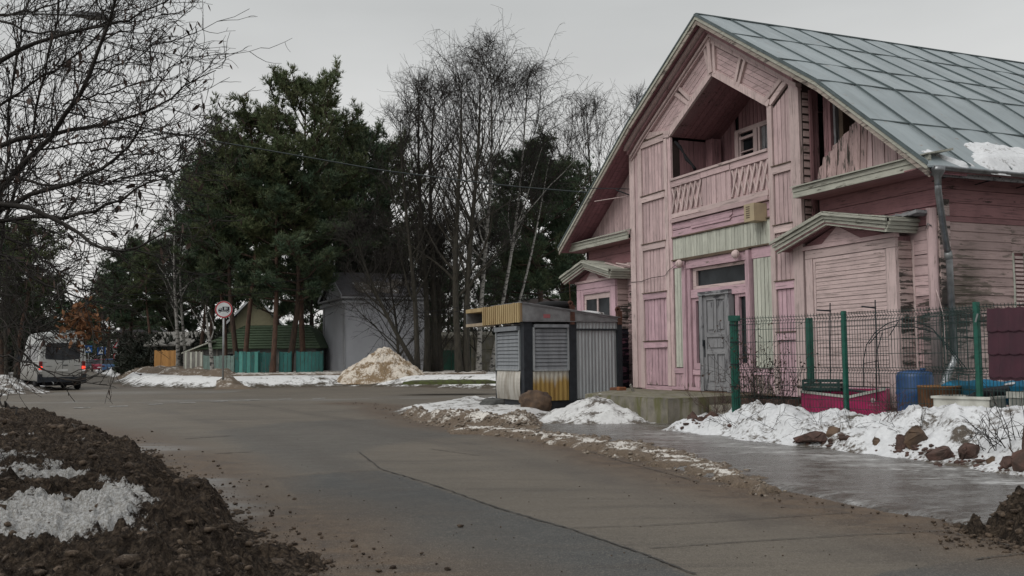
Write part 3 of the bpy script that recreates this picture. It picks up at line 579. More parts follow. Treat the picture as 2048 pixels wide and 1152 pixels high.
# ---- cornices
for a0, a1, nm in ((-3.95, -.13, 'l'), (7.42, 11.22, 'r')):
    co = put('cornice', None, house); sf = -.15 if nm == 'l' else -.33; d = .04 if nm == 'l' else .0
    box('fascia_board', co, W_CA, (a0, sf, 4.88), (a1, sf + .04, 5.0)); box('fascia_board', co, W_CA, (a0, sf - .02, 5.005), (a1, sf + .04, 5.10))
    prism('weather_sheet', co, W_CA, [(a0 - .02, sf - .07, 5.10), (a0 - .02, sf - .07, 5.125), (a0 - .02, WS - .18, 5.26), (a0 - .02, WS - .18, 5.22)], (a1 - a0 + .04, 0, 0))
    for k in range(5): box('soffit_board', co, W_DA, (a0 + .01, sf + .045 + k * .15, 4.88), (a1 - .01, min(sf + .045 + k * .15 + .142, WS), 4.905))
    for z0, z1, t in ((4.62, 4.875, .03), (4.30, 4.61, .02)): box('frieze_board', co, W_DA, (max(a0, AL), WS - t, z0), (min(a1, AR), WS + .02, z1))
# ---- wing walls lapped
wl = put('wing_wall', None, house); laps_front(wl, W_A, AL, -.12, 3.6, 4.29, WS); laps_front(wl, W_PA, AL, -.12, .5, 3.59, WS)
box('corner_board', wl, W_TR, (AL - .02, WS - .03, .4), (AL + .14, WS + .02, 4.9))
wr = put('wing_wall', None, house)
for z0, z1 in ((3.95, 4.28),): box('frieze_board', wr, W_DA, (7.35, WS - .03, z0), (10.45, WS + .02, z1))
laps_front(wr, W_A, 7.35, 10.45, 3.4, 3.94, WS, w=.27); laps_front(wr, W_A, 10.0, 10.42, 2.6, 3.39, WS, w=.19); laps_front(wr, W_PA, 10.0, 10.42, .4, 2.59, WS, w=.18)
lathe('corner_post', wr, W_V, [(.10, .4), (.10, 4.25)], (10.52, WS - .03, 0), 12); box('corner_board', wr, W_PE, (AR - .02, WS + .03, .3), (AR + .03, WS + .30, 4.42))
# ---- bays
def bay(a0, a1, ztop, right):
    b = put('bay', None, house)
    zb = .4
    # frame boards
    box('bay_core', b, W_DV, (a0 + .02, .06, zb), (a1 - .02, WS, ztop - .02)) if right else None
    if not right:
        for q0, q1, z0, z1 in ((a0 + .02, -3.25, zb, ztop - .02), (-1.42, a1 - .02, zb, ztop - .02), (-3.25, -1.42, zb, 1.75), (-3.25, -1.42, 3.42, ztop - .02)): box('bay_core', b, W_DV, (q0, .06, z0), (q1, WS, z1))
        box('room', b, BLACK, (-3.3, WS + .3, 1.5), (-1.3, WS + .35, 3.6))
    return b
b = bay(7.37, 9.98, 3.8, True)
box('frame_board', b, W_TR, (7.38, -.02, .45), (7.60, .06, 3.55)); box('frame_board', b, W_TR, (9.76, -.02, .45), (9.99, .06, 3.55)); box('frame_board', b, W_TA, (7.38, -.02, 3.56), (9.99, .06, 3.74)); box('head_trim', b, W_A, (7.33, -.06, 3.75), (10.03, .06, 3.83))
box('inner_trim', b, W_TR, (7.61, -.0, .5), (7.67, .06, 3.55)); box('inner_trim', b, W_TR, (9.70, -.0, .5), (9.755, .06, 3.55)); box('inner_trim', b, W_TA, (7.675, -.0, 3.47), (9.695, .06, 3.55))
box('side_recess', b, simple('maroon_gap_shade', (.12, .03, .045), rough=.8), (7.335, .10, .6), (7.375, .2, 3.8))  # dark red board stands in for shade in the gap beside the bay
for i in range(19):
    z = .42 + i * .172; m = W_S if z > 3.0 else W_PE
    prism('siding_board', b, m, [(9.99 + .026, .06, z), (9.99 + .004, .06, z + .166), (9.975, .06, z + .166), (9.975, .06, z)], (0, WS - .10, 0))
box('corner_post', b, W_TR, (9.985, WS - .03, .4), (10.05, WS + .04, 3.7)) 
sh = put('shutter', None, house)
zz = .85
while zz < 3.45:
    h = random.choice((.085, .085, .09)); j = random.uniform(-.003, .003)
    prism('shutter_slat', sh, W_SH, [(7.68, .0 + j, zz), (7.68, .010 + j, zz + h - .006), (7.68, .05, zz + h - .006), (7.68, .05, zz)], (2.015, 0, 0)); zz += h
box('shutter_back', sh, W_BR, (7.66, .052, .6), (9.7, .056, 3.48)); rowboards(sh, 'panel_board', W_LA, 7.68, 9.69, .5, .84, .0, .05, .17, horiz=True)
b2 = bay(-3.68, -1.17, 3.85, False)
box('frame_board', b2, W_LV, (-3.69, -.02, .5), (-3.42, .06, 3.6)); box('frame_board', b2, W_LV, (-1.38, -.02, .5), (-1.16, .06, 3.6)); box('frame_board', b2, W_LA, (-3.69, -.02, 3.61), (-1.16, .06, 3.80)); box('head_trim', b2, W_A, (-3.74, -.06, 3.81), (-1.12, .06, 3.88))
box('inner_trim', b2, W_LV, (-3.41, -.01, .9), (-3.26, .06, 3.6)); box('inner_trim', b2, W_LV, (-1.5, -.01, .9), (-1.39, .06, 3.6)); box('inner_trim', b2, W_LA, (-3.25, -.01, 3.45), (-1.5, .06, 3.6)); rowboards(b2, 'panel_board', W_LV, -3.4, -1.4, .5, 1.7, .0, .05, .17)
for i in range(20):
    z = .45 + i * .17; m = W_S if z > 2.9 else (W_PE if z > 2.3 else W_BK)
    prism('siding_board', b2, m, [(-1.16 + .026, .06, z), (-1.16 + .004, .06, z + .164), (-1.175, .06, z + .164), (-1.175, .06, z)], (0, WS - .06, 0))
w2 = put('window', None, house)
for x0, x1, z0, z1 in ((-3.25, -3.15, 1.75, 3.44), (-1.6, -1.51, 1.75, 3.44), (-3.25, -1.51, 3.28, 3.44), (-3.25, -1.51, 1.75, 1.85), (-2.42, -2.33, 1.85, 3.28)): box('frame', w2, W_TA, (x0, .03 + random.uniform(0, .003), z0), (x1, .08, z1))
box('pane', w2, GLASS, (-3.15, .06, 1.85), (-1.6, .064, 3.28)); prism('torn_curtain', w2, simple('grey_curtain', (.08, .08, .085), rough=.9), [(-2.3, .12, 3.28), (-1.62, .14, 3.2), (-1.62, .14, 2.2), (-1.9, .12, 2.6), (-2.1, .13, 3.0)], (0, .01, 0))
# ---- canopies over the bays
def canopy(aL, aM, aR, zL, zM, zR, sf, sret, rights):
    c = put('canopy', None, house)
    for k, (dz0, dz1, ds, m) in enumerate(((.0, .05, -.05, W_CA), (-.07, -.005, .0, W_CA), (-.14, -.075, .035, W_CA), (-.20, -.145, .07, W_CA))):
        for (a0, z0), (a1, z1) in (((aL, zL), (aM, zM)), ((aM, zM), (aR, zR))):
            sh_ = .04 * k
            aprism('moulding', c, m, [(a0 + (sh_ if a0 == aL else 0), z0 + dz0), (a1 - (sh_ if a1 == aR else 0), z1 + dz0), (a1 - (sh_ if a1 == aR else 0), z1 + dz1), (a0 + (sh_ if a0 == aL else 0), z0 + dz1)], sf + ds, sf + ds + .05)
    for (a0, z0), (a1, z1) in (((aL, zL), (aM, zM)), ((aM, zM), (aR, zR))):
        n = 4
        for i in range(n):
            s0 = sf + .02 + i * (sret - sf - .02) / n; aprism('soffit_board', c, W_DA, [(a0 + .1, z0 - .16), (a1, z1 - .16), (a1, z1 - .135), (a0 + .1, z0 - .135)] if a0 == aL else [(a0, z0 - .16), (a1 - .1, z1 - .16), (a1 - .1, z1 - .135), (a0, z0 - .135)], s0 + .03, s0 + (sret - sf - .02) / n)
        n = 5
        for i in range(n):
            u0, u1 = i / n, (i + 1) / n; p, q = (a0 + (a1 - a0) * u0, z0 + (z1 - z0) * u0), (a0 + (a1 - a0) * u1, z0 + (z1 - z0) * u1)
            j = random.uniform(0, .012); aprism('roof_board', c, W_CS, [(p[0] + .006, p[1] + .052 + j), (q[0], q[1] + .052 + j), (q[0], q[1] + .075 + j), (p[0] + .006, p[1] + .075 + j)], sf - .04 + random.uniform(0, .02), sret)
    # pediment board
    aprism('pediment', c, W_DA, [(aL + .35, zL - .2), (aR - .35, zR - .2), (aM, zM - .17)], -.02 if rights else -.02, .02); aprism('pediment', c, W_A, [(aL + 1.1, zL - .19), (aR - 1.1, zR - .19), (aM, zM - .21)], -.035, -.022)
    # right return moulding
    for k, (dz0, dz1, da) in enumerate(((.0, .05, .05), (-.07, -.005, .0), (-.14, -.075, -.035), (-.20, -.145, -.07))):
        box('moulding', c, W_CS, (aR + da - .05, sf + .05, zR + dz0), (aR + da, sret, zR + dz1))
    return c
c1 = canopy(6.70, 8.42, 10.2, 3.93, 4.37, 4.02, -.40, WS + .16, True)
for i in range(9): box('splintered_board', c1, W_GA, (8.8 + i * .19, .0 + random.uniform(0, .2), 4.20 - i * .01 + random.uniform(0, .04)), (9.0 + i * .19, WS - .02, 4.22 - i * .01 + random.uniform(.02, .06)), ry=random.uniform(-.2, .2))
c2 = canopy(-4.2, -2.6, -.88, 4.02, 4.40, 4.00, -.36, WS, False)
for i in range(3): plank('splintered_board', c2, W_TA, (-1.9 + i * .5, .1 + i * .1, 4.35 - i * .05), (-1.0 + i * .3, .25 + i * .05, 4.12 + .05 * i), .1, .03, (0, 0, 1))
# ---- side wall
sw = put('side_wall', None, house)
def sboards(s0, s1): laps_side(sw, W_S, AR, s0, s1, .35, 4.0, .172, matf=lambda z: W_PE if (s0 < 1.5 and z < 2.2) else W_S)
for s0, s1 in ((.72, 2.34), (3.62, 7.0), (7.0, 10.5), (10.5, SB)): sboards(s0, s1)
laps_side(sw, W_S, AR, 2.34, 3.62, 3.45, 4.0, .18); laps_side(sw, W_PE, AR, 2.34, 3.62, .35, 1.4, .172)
for z0, z1, t in ((4.0, 4.1, .03), (4.11, 4.36, .015), (4.37, 4.62, .015), (4.63, 4.88, .025)):
    for s0, s1 in ((WS + .1, 5.0), (5.02, 10.0), (10.02, SB)): box('frieze_board', sw, W_DS, (AR - .02, s0, z0), (AR + t, s1, z1))
for k in range(4):
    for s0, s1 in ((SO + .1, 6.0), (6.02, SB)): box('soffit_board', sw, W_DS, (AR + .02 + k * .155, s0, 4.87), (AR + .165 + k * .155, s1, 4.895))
w3 = put('window', None, house)
for i in range(24): box('fret_slat', w3, W_TA, (AR, 2.40, 1.45 + i * .082), (AR + .03, 2.62, 1.50 + i * .082))
box('frame', w3, W_CR, (AR - .01, 2.66, 1.4), (AR + .05, 2.80, 3.45)); box('frame', w3, W_CR, (AR - .01, 3.48, 1.4), (AR + .05, 3.6, 3.45)); box('frame', w3, W_CS, (AR - .01, 2.80, 3.3), (AR + .05, 3.48, 3.45)); box('frame', w3, W_CS, (AR - .01, 2.80, 1.4), (AR + .05, 3.48, 1.5)); box('pane', w3, GLASS, (AR - .01, 2.8, 1.5), (AR, 3.48, 3.3)); box('casing', w3, W_CR, (AR - .02, 2.34, 1.4), (AR + .02, 2.39, 3.45))
# ---- gutter and downpipe
gut = put('gutter', None, house)
V, Fc = [], []; ns = 9; GS = [(-.45 + i * .6) for i in range(25)]
for s in GS:
    for i in range(ns):
        an = math.pi * i / (ns - 1); V.append((11.36 + .075 * math.cos(an), s, 4.86 - .075 * math.sin(an) - .006 * s * .3))
for r_ in range(len(GS) - 1):
    for i in range(ns - 1): Fc.append((r_ * ns + i, r_ * ns + i + 1, (r_ + 1) * ns + i + 1, (r_ + 1) * ns + i))
gm = nm_mesh('gutter_trough', V, Fc, ZINC, smooth=True); go_ = put('gutter_trough', gm, gut); md = go_.modifiers.new('t', 'SOLIDIFY'); md.thickness = .006
for k in range(9): tube('gutter_bracket', gut, DARK, [(AR + .04, .3 + k * 1.1, 4.74), (11.22, .3 + k * 1.1, 4.78), (11.30, .3 + k * 1.1, 4.80)], .012, 4)
box('eave_board', gut, W_GA, (11.18, SO + .06, 4.72), (11.22, SB, 4.88))
dp = put('downpipe', None, house)
lathe('hopper', dp, ZINC, [(.06, -.25), (.065, -.1), (.13, .0), (.14, .08)], (11.36, -.30, 4.76), 12)
tube('pipe', dp, ZINC, [(11.36, -.30, 4.62), (11.34, -.28, 4.40), (11.10, .05, 3.9), (10.86, .38, 3.5), (10.80, .47, 3.38)], .062, 10)
tube('pipe', dp, ZINC, [(10.80, .47, 3.42), (10.80, .50, 3.2), (10.80, .52, 1.42)], .064, 10); tube('pipe_collar', dp, STEEL, [(10.80, .475, 3.40), (10.80, .49, 3.25)], .075, 10)
FOIL = simple('shiny_foil_pipe', (.55, .56, .57), (.3, .31, .32), 25, .22, .9, bump=.6, bd=.02)
tube('outlet_elbow', dp, FOIL, [(10.80, .52, 1.46), (10.80, .50, 1.33), (10.84, .30, 1.12), (10.9, .12, .92), (10.92, .08, .84)], [.066, .07, .075, .07, .07], 10)
for z in (2.4, 3.1): tube('pipe_clip', dp, DARK, [(10.62, .52, z), (10.80, .52, z + .01)], .012, 4)
tube('loose_cable', house, W_TA, [(10.60, .35, 2.7), (10.68, .34, 2.5), (10.74, .36, 2.2), (10.76, .36, 1.6), (10.7, .36, 1.0)], .012, 4)
tube('cable_loop', house, ZINC, [(10.60, .30, 3.9), (10.55, .26, 3.95), (10.50, .26, 3.85)], .012, 4)
# lumps of snow on the eave
def roof_snow(pts, h, label, name='snow_patch'):
    P = np.array(pts); a0, a1, s0, s1 = P[:, 0].min(), P[:, 0].max(), P[:, 1].min(), P[:, 1].max()
    A_, S_ = np.meshgrid(np.arange(a0 - .05, a1 + .1, .035), np.arange(s0 - .05, s1 + .1, .05), indexing='ij'); D = sdf(P, A_, S_) + .12 * fbm(A_, S_, 3.5, 4)
    Z = np.interp(A_, [4.08, 8.45, 11.32, 12], [10.05, 7.2, 4.90, 4.3]) + .03 + h * sstep(0, .25, D) * (1 + .5 * fbm(A_, S_, 4, 3)) - .05 * (D < 0)
    na, n_s = A_.shape; idx = np.arange(na * n_s).reshape(na, n_s)
    q = np.stack([idx[:-1, :-1], idx[1:, :-1], idx[1:, 1:], idx[:-1, 1:]], -1).reshape(-1, 4); keep = (D.ravel()[q] > -.02).any(1)
    me = nm_mesh(name, np.stack([A_, S_, Z], -1).reshape(-1, 3), q[keep], SNOW, smooth=True)
    at = me.attributes.new('edge', 'FLOAT', 'POINT'); at.data.foreach_set('value', np.full(len(me.vertices), .5, np.float32))
    ob = put(name, me); ob.location = P0; ob.rotation_euler = (0, 0, HROT); return tag(ob, label, 'snow')
roof_snow([(11.42, 1.0), (11.1, .9), (10.8, 1.25), (10.5, 1.3), (10.4, 2.0), (10.55, 3.2), (10.5, 4.5), (10.9, 6), (11.44, 6.5), (11.44, 3.0), (11.3, 2.2)], .11, 'large white snow patch lying along the lower edge of the house roof')
roof_snow([(11.3, .35), (11.1, .05), (10.95, -.2), (10.85, .0), (11.05, .35), (11.25, .7)], .05, 'small strip of snow at the front corner of the house roof')
# ================================================================== GROUND, ROAD, SNOW
def grid_mesh(name, th, l, Z, keep=None, mat=None, attrs=None, smooth=True):
    X = th * np.exp(l); Y = np.exp(l); na, nb = X.shape; idx = np.arange(na * nb).reshape(na, nb)
    q = np.stack([idx[:-1, :-1], idx[1:, :-1], idx[1:, 1:], idx[:-1, 1:]], -1).reshape(-1, 4)
    if keep is not None:
        q = q[keep.ravel()[q].any(1)]
    us = np.zeros(na * nb, bool); us[q.ravel()] = True; rm = np.cumsum(us) - 1
    V = np.stack([X, Y, Z], -1).reshape(-1, 3)[us]
    me = nm_mesh(name, V, rm[q], mat, smooth=smooth)
    for k, a in (attrs or {}).items():
        at = me.attributes.new(k, 'FLOAT', 'POINT'); at.data.foreach_set('value', a.ravel()[us].astype(np.float32))
    return me
def rock_mesh(name, mat, seed, sub=3, sq=(1, .8, .7), amp=.35, flat=0.0):
    bm = bmesh.new(); bmesh.ops.create_icosphere(bm, subdivisions=sub, radius=1); V = np.array([v.co for v in bm.verts]); Fc = np.array([[v.index for v in f.verts] for f in bm.faces]); bm.free()
    n = pn(V[:, 0] * 1.3 + seed, V[:, 1] * 1.3, V[:, 2] * 1.3) + .5 * pn(V[:, 0] * 3 + seed, V[:, 1] * 3, V[:, 2] * 3)+ .25 * pn(V[:, 0] * 7 + seed, V[:, 1] * 7, V[:, 2] * 7)
    V = V * (1 + amp * n)[:, None]; 
    if flat: V = np.sign(V) * np.abs(V) ** (1 - flat)
    return V * np.array(sq), Fc
def clods(name, mat, spots, kind='stuff', label=None):
    base = [rock_mesh('c', mat, 31 * i, 1, (1, .75 + .05 * i, .45 + .06 * i), 1.1) for i in range(6)]; VV, FF, off = [], [], 0
    for (x, y, z, r) in spots:
        v, f = base[RS.randint(6)]; a = RS.rand() * 6.28; R_ = np.array([[math.cos(a), -math.sin(a), 0], [math.sin(a), math.cos(a), 0], [0, 0, 1]])
        VV.append(v @ R_.T * r + (x, y, z)); FF.append(f + off); off += len(v)
    return tag(put(name, nm_mesh(name, np.concatenate(VV), np.concatenate(FF), mat, smooth=False)), label, None, None, kind)
def _clodmat(name, a, b_, c):
    g = NT(name, .9); p = g.pos(); f = g.noise(p, 9, 4, .7); f2 = g.noise(p, 70, 3, .7); g.bump(f2, .7, .01)
    return g.out(g.mix(g.step(f2, .55, .68, 0, .7), g.mix(g.step(f, .38, .62), a, b_), c))
CLOD = _clodmat('mud_clod', (.022, .015, .011), (.10, .072, .05), (.20, .16, .12)); CLODS = _clodmat('slush_clod', (.10, .075, .055), (.22, .18, .14), (.5, .49, .46))
FIELDS = []
def mound(name, poly, H, mat, label=None, cat=None, kind=None, step=.004, w=.6, wob=.35, wsc=1.2, rough=.08, rsc=3.0, lump=.0, lsc=1.2, base=0.0, mud=None, ridge=.0, hfun=None, z0=-.03, group=None, clod=None):
    P = np.array(poly, float)[:, :2]; th0, th1 = (P[:, 0] / P[:, 1]).min(), (P[:, 0] / P[:, 1]).max(); y0, y1 = P[:, 1].min(), P[:, 1].max()
    pad = .5 * wob + .15; th0 -= pad / y0; th1 += pad / y0; y0 = max(1.5, y0 - pad); y1 += pad
    def field(X, Y):
        D = sdf(P, X, Y) + wob * fbm(X, Y, wsc, 5)
        pr = sstep(-.02, w, D); h = H if hfun is None else H * hfun(X, Y)
        N = rough * fbm(X, Y, rsc, 5) + (ridge * (fbm(X, Y, rsc * 1.3, 5, ridge=True)) if ridge else 0) + (lump * fbm(X, Y, lsc, 3, z=4.2) if lump else 0)
        Z = base + z0 + (h - z0) * pr + N * sstep(-.05, w * .5, D) + .03 * sstep(0, .05, D)
        return np.where(D < -.05, base + z0 - .03, Z), D
    th, l = np.meshgrid(np.arange(th0, th1, step), np.arange(math.log(y0), math.log(y1), step * 1.6), indexing='ij'); X, Y = th * np.exp(l), np.exp(l)
    Z, D = field(X, Y)
    M = np.zeros_like(X) if mud is None else mud(X, Y, D)
    me = grid_mesh(name, th, l, Z, D > -.06, mat, {'edge': np.clip(D, 0, 3), 'mud': M})
    o = put(name, me); FIELDS.append((P, field))
    if clod:
        n, s0, s1, cm, cname = clod; n3 = n * 4; tx, ly = RS.uniform(th0, th1, n3), RS.uniform(math.log(y0), math.log(y1), n3); cx, cy = tx * np.exp(ly), np.exp(ly); cz, cd = field(cx, cy)
        mm = mud(cx, cy, cd) if mud is not None else 0 * cx; pr_ = (cd > -.12) & (RS.rand(n3) < np.where(mm > clod_lim(name), .25, 1.0)); k = np.where(pr_)[0][:n]
        rr = (s0 + (s1 - s0) * RS.rand(len(k)) ** 4) * np.clip(cy[k] / 9, .7, 2.2)
        clods(cname, cm, [(cx[i], cy[i], max(cz[i], 0.0) + r * .1, r) for i, r in zip(k, rr)])
    return tag(o, label, cat, group, kind)
def clod_lim(name): return .1 if name == 'mud_berm' else 9
def surf(px, py, Ya=8.0, Yb=24.0):
    """first point along a sight line that meets one of the snow or mud surfaces"""
    Y = np.linspace(Ya, Yb, 900); d = ray(px, py); pts = CC[None] + d[None] * (Y / d[1])[:, None]; best = None
    for P, f in FIELDS:
        if not ((P[:, 0].min() - 1 < pts[:, 0]) & (pts[:, 0] < P[:, 0].max() + 1)).any(): continue
        z, D = f(pts[:, 0].copy(), pts[:, 1].copy()); hit = np.where((pts[:, 2] < z) & (D > 0))[0]
        if len(hit) and (best is None or hit[0] < best): best = hit[0]
    if best is None: return G(px, py)
    return pts[best]
def PG(pts, z=0.0): return [tuple(G(x, y, z)[:2]) for x, y in pts]
# base ground, one sheet to the horizon
far_edge = [(-400, 330), (-95, 235), (-60, 160), (-42, 110), (-33.5, 84), (-27, 66), (-22, 56), (-16.2, 50.6), (-12, 52.0), (-8.9, 52.8), (-5, 50.5), (-1.8, 47.0), (4, 45.6), (14, 47), (60, 60), (300, 130)]
def base_z(X, Y):
    e = np.array(far_edge); ye = np.interp(X, e[:, 0], e[:, 1]); d = Y - ye
    return np.where(d > 0, .6 * sstep(.0, 3.0, d) , 0.0) 
th, l = np.meshgrid(np.concatenate([np.linspace(-6, -.9, 30), np.arange(-.88, .9, .012), np.linspace(.9, 6, 30)]), np.concatenate([np.arange(math.log(.8), math.log(120), .02), np.linspace(math.log(123), math.log(2500), 24)]), indexing='ij')
X, Y = th * np.exp(l), np.exp(l)
sdh = base_z(X, Y)
Zg = -.035 + sdh + .05 * fbm(X, Y, .5, 4) * (sdh > .02)
me = grid_mesh('ground', th, l, Zg, None, SNOWV, {'edge': np.clip(sdh * 1.2, 0, 3), 'mud': sstep(50, 58, Y) * (.35 * (fbm(X, Y, .06, 4) + .25))})
tag(put('ground', me), kind='structure')
# back half of the ground behind the viewer
me = nm_mesh('ground', [(-2500, -2500, -.04), (2500, -2500, -.04), (2500, .9, -.04), (-2500, .9, -.04)], [(0, 1, 2, 3)], SNOWV); tag(put('ground', me), kind='structure')
# road
R_RIGHT = PG([(700, 806), (760, 812), (790, 824), (860, 848), (1000, 866), (1200, 900), (1400, 957), (1600, 998), (1900, 1060), (2048, 1098)])
thr = np.arange(-1.3, 1.05, .006); lr = np.concatenate([np.arange(math.log(1.2), math.log(60), .012), np.linspace(math.log(61), math.log(260), 50)])
th, l = np.meshgrid(thr, lr, indexing='ij'); X, Y = th * np.exp(l), np.exp(l)
e = np.array(far_edge); dfar = np.interp(X, e[:, 0], e[:, 1]) - Y
near_left = np.array([(-400, 260), (-120, 170), (-75, 110), (-45, 70), (-31, 53), (-26, 44), (-17, 30), (-12, 24), (-8.8, 20.5), (-4.6, 13.2), (-2.9, 9.8), (-1.8, 7.6), (-1.0, 6), (-.2, 4), (.3, 0), (2, -3)])
yl = np.interp(X, near_left[:, 0], near_left[:, 1])
keep = (dfar > -.8) & ((Y > yl - 1.5) | (X > -1))
dR = dline(R_RIGHT, X, Y); dL = np.minimum(dline(near_left, X, Y), 9)
dirt = np.maximum(np.maximum(np.exp(-(dR / 1.1) ** 2), np.exp(-(dL / 1.5) ** 2)), .8 * np.exp(-(np.clip(dfar, 0, 99) / 1.2) ** 2)); dirt = dirt + .5 * fbm(X, Y, .35, 4) * np.clip(dirt * 2, .1, 1)
rt = dline(PG([(860, 800), (1000, 905), (1400, 1035), (2048, 1085)]), X, Y); dirt = np.maximum(dirt, 0)
p1 = sdf(PG([(548, 957), (640, 948), (760, 941), (800, 950), (990, 1015), (1150, 1060), (1300, 1112), (1420, 1170), (1500, 1300), (900, 1400), (800, 1152), (700, 1062), (600, 1000)]), X, Y)
p2 = sdf(PG([(430, 862), (560, 845), (760, 838), (960, 870), (840, 880), (740, 897), (700, 915), (760, 938), (560, 952), (490, 905)]), X, Y)
p3 = sdf(PG([(1750, 1146), (1950, 1120), (2120, 1100), (2300, 1500), (1700, 1300)]), X, Y)
dark = np.maximum(np.maximum(.95 * sstep(-.02, .03, p1), .5 * sstep(-.3, .3, p2 + .3 * fbm(X, Y, .8, 3))), .8 * sstep(-.02, .03, p3)) * (1 - .8 * np.clip(dirt - .2, 0, 1))
wet_sheen = .55 * np.exp(-((Y - np.interp(X, [-30, -18, -8, 0], [39.5, 36.5, 36, 38])) / 1.1) ** 2) * (fbm(X * .3, Y, .8, 4) > -.05) + .5 * np.exp(-((Y - 46) / 2.0) ** 2) * (X < -13) * (X > -22)
wet_sheen = np.maximum(wet_sheen, .8 * np.exp(-(dline(PG([(270, 893), (330, 898)]), X, Y) / .5) ** 2)); wet_sheen = np.maximum(wet_sheen, .6 * np.exp(-(dline(PG([(420, 960), (470, 1030)]), X, Y) / .25) ** 2))
track = np.zeros_like(X)
for px in ([(330, 796), (520, 812), (760, 850), (1000, 900), (1300, 985), (1700, 1110)], [(300, 815), (450, 850), (620, 905), (800, 985), (1000, 1090), (1150, 1200)], [(120, 800), (300, 800), (600, 790), (950, 786)], [(380, 835), (640, 845), (900, 890), (1200, 960), (1500, 1040), (1900, 1130)]): track = np.maximum(track, np.exp(-(dline(PG(px), X + .15 * fbm(X, Y, .5, 2), Y) / .28) ** 2))
track = np.clip(track * (.55 + .9 * fbm(X, Y, .6, 4)), 0, 1)
me = grid_mesh('road', th, l, .0 * X + .004 * fbm(X, Y, .7, 2), keep, ASPH, {'dirt': np.clip(dirt, 0, 1.2), 'dark': dark, 'wet_sheen': np.clip(wet_sheen, 0, 1), 'track': track})
tag(put('road', me), kind='structure')
TAR = simple('tar_seam', (.035, .032, .03), (.06, .055, .048), 6, .85, bump=.3)
def seam(px, w=.05, z=.009):
    w *= .6
    P = np.array(PG(px)); t = np.linspace(0, len(P) - 1, len(P) * 14); P = np.stack([np.interp(t, range(len(P)), P[:, 0]), np.interp(t, range(len(P)), P[:, 1])], 1)
    P += .006 * RS.randn(*P.shape); T = np.gradient(P, axis=0); T /= np.linalg.norm(T, axis=1)[:, None]; N = np.stack([-T[:, 1], T[:, 0]], 1); W = w * (.35 + .8 * RS.rand(len(P)))[:, None]
    V = np.concatenate([np.c_[P - N * W * .5, np.full(len(P), z)], np.c_[P + N * W * .5, np.full(len(P), z)]]); n = len(P)
    return V, [(i, i + 1, n + i + 1, n + i) for i in range(n - 1)]
VV, FF = [], []
for px, w in (([(1140, 1057), (1300, 1052), (1560, 1036), (1700, 1026)], .025), ([(1300, 1098), (1500, 1084), (1700, 1072), (1880, 1063)], .03), ([(1950, 1120), (2048, 1108)], .03), ([(1880, 1062), (2048, 1098)], .03), ([(720, 905), (760, 938), (860, 968), (1000, 1018), (1150, 1062), (1290, 1110), (1390, 1150)], .045), ([(548, 957), (640, 948), (760, 941)], .025),
             ([(370, 878), (460, 872)], .12), ([(430, 908), (505, 904)], .1), ([(860, 898), (960, 912)], .04), ([(1100, 880), (1250, 925), (1400, 965)], .03)):
    v, f = seam(px, w); off = sum(len(x) for x in VV); VV.append(v); FF += [tuple(i + off for i in q) for q in f]
tag(put('tar_seams', nm_mesh('tar_seams', np.concatenate(VV), FF, TAR)), kind='structure')
PAINT = simple('worn_lane_paint', (.30, .30, .29), (.13, .12, .105), 5, .7, bump=0, contrast=(.42, .55)); VV, FF = [], []
for x0, x1, y in ((147, 181, 816), (219, 256, 813), (297, 326, 809), (359, 391, 806), (424, 456, 803), (489, 518, 800.5), (557, 583, 799), (625, 650, 797.5)):
    o = len(VV); VV += [tuple(G(x0, y + 1.2)[:2]) + (.012,), tuple(G(x1, y + .1)[:2]) + (.012,), tuple(G(x1, y - 1.3)[:2]) + (.012,), tuple(G(x0, y - .2)[:2]) + (.012,)]; FF.append((o, o + 1, o + 2, o + 3))
tag(put('lane_markings', nm_mesh('lane_markings', VV, FF, PAINT)), kind='structure')
# ice on the forecourt
ice_poly = PG([(980, 850), (1120, 850), (1340, 850), (1400, 850), (1600, 860), (2100, 900), (2300, 1000), (2100, 1075), (1900, 1048), (1600, 990), (1400, 950), (1200, 893), (1050, 866)])
mound('ice', ice_poly, .02, ICE, kind='structure', step=.004, w=.25, wob=.22, rough=.006, rsc=1.5, z0=-.01, mud=lambda X, Y, D: np.exp(-(dline(PG([(1300, 872), (1500, 900), (1700, 925), (1900, 952), (2100, 985)]), X, Y) / .7) ** 2))
# snow banks to the right
mound('snow_bank', PG([(1296, 866), (1400, 880), (1500, 892), (1600, 902), (1700, 917), (1800, 930), (1900, 944), (2048, 968), (2400, 1010)]) + PG([(2300, 815), (2048, 800), (1850, 806), (1700, 822), (1560, 812), (1440, 815), (1370, 842)]), .50, SNOW,
      'long white snow bank with twigs and rocks in front of the green wire fence', 'snow bank', step=.0025, w=1.5, wob=.25, wsc=1.5, rough=.17, rsc=2.6, lump=.38, lsc=1.2, ridge=.12, mud=lambda X, Y, D: .5 * fbm(X, Y, .9, 4) + .04 + .2 * np.exp(-(D / .12) ** 2),
      hfun=lambda X, Y: .78 + .40 * sstep(5.2, 6.6, X) * sstep(16.5, 13.5, Y) - .35 * sstep(18.0, 20, Y) - .55 * np.exp(-((X - 6.6) / .7) ** 2) * sstep(16.6, 17.6, Y))
mound('snow_heap', PG([(1035, 848), (1150, 856), (1338, 853), (1332, 838), (1290, 818), (1190, 812), (1120, 826), (1050, 838)]), .38, SNOWK, 'white snow heap in front of the concrete platform beside the kiosk', 'snow heap', step=.0022, w=1.6, wob=.25, rough=.13, rsc=2.5, lump=.2, lsc=1.4, ridge=.05,
      hfun=lambda X, Y: .75 + .45 * np.exp(-((X - 2.0) / .6) ** 2), mud=lambda X, Y, D: .5 * fbm(X, Y, 1.3, 4) + .12)
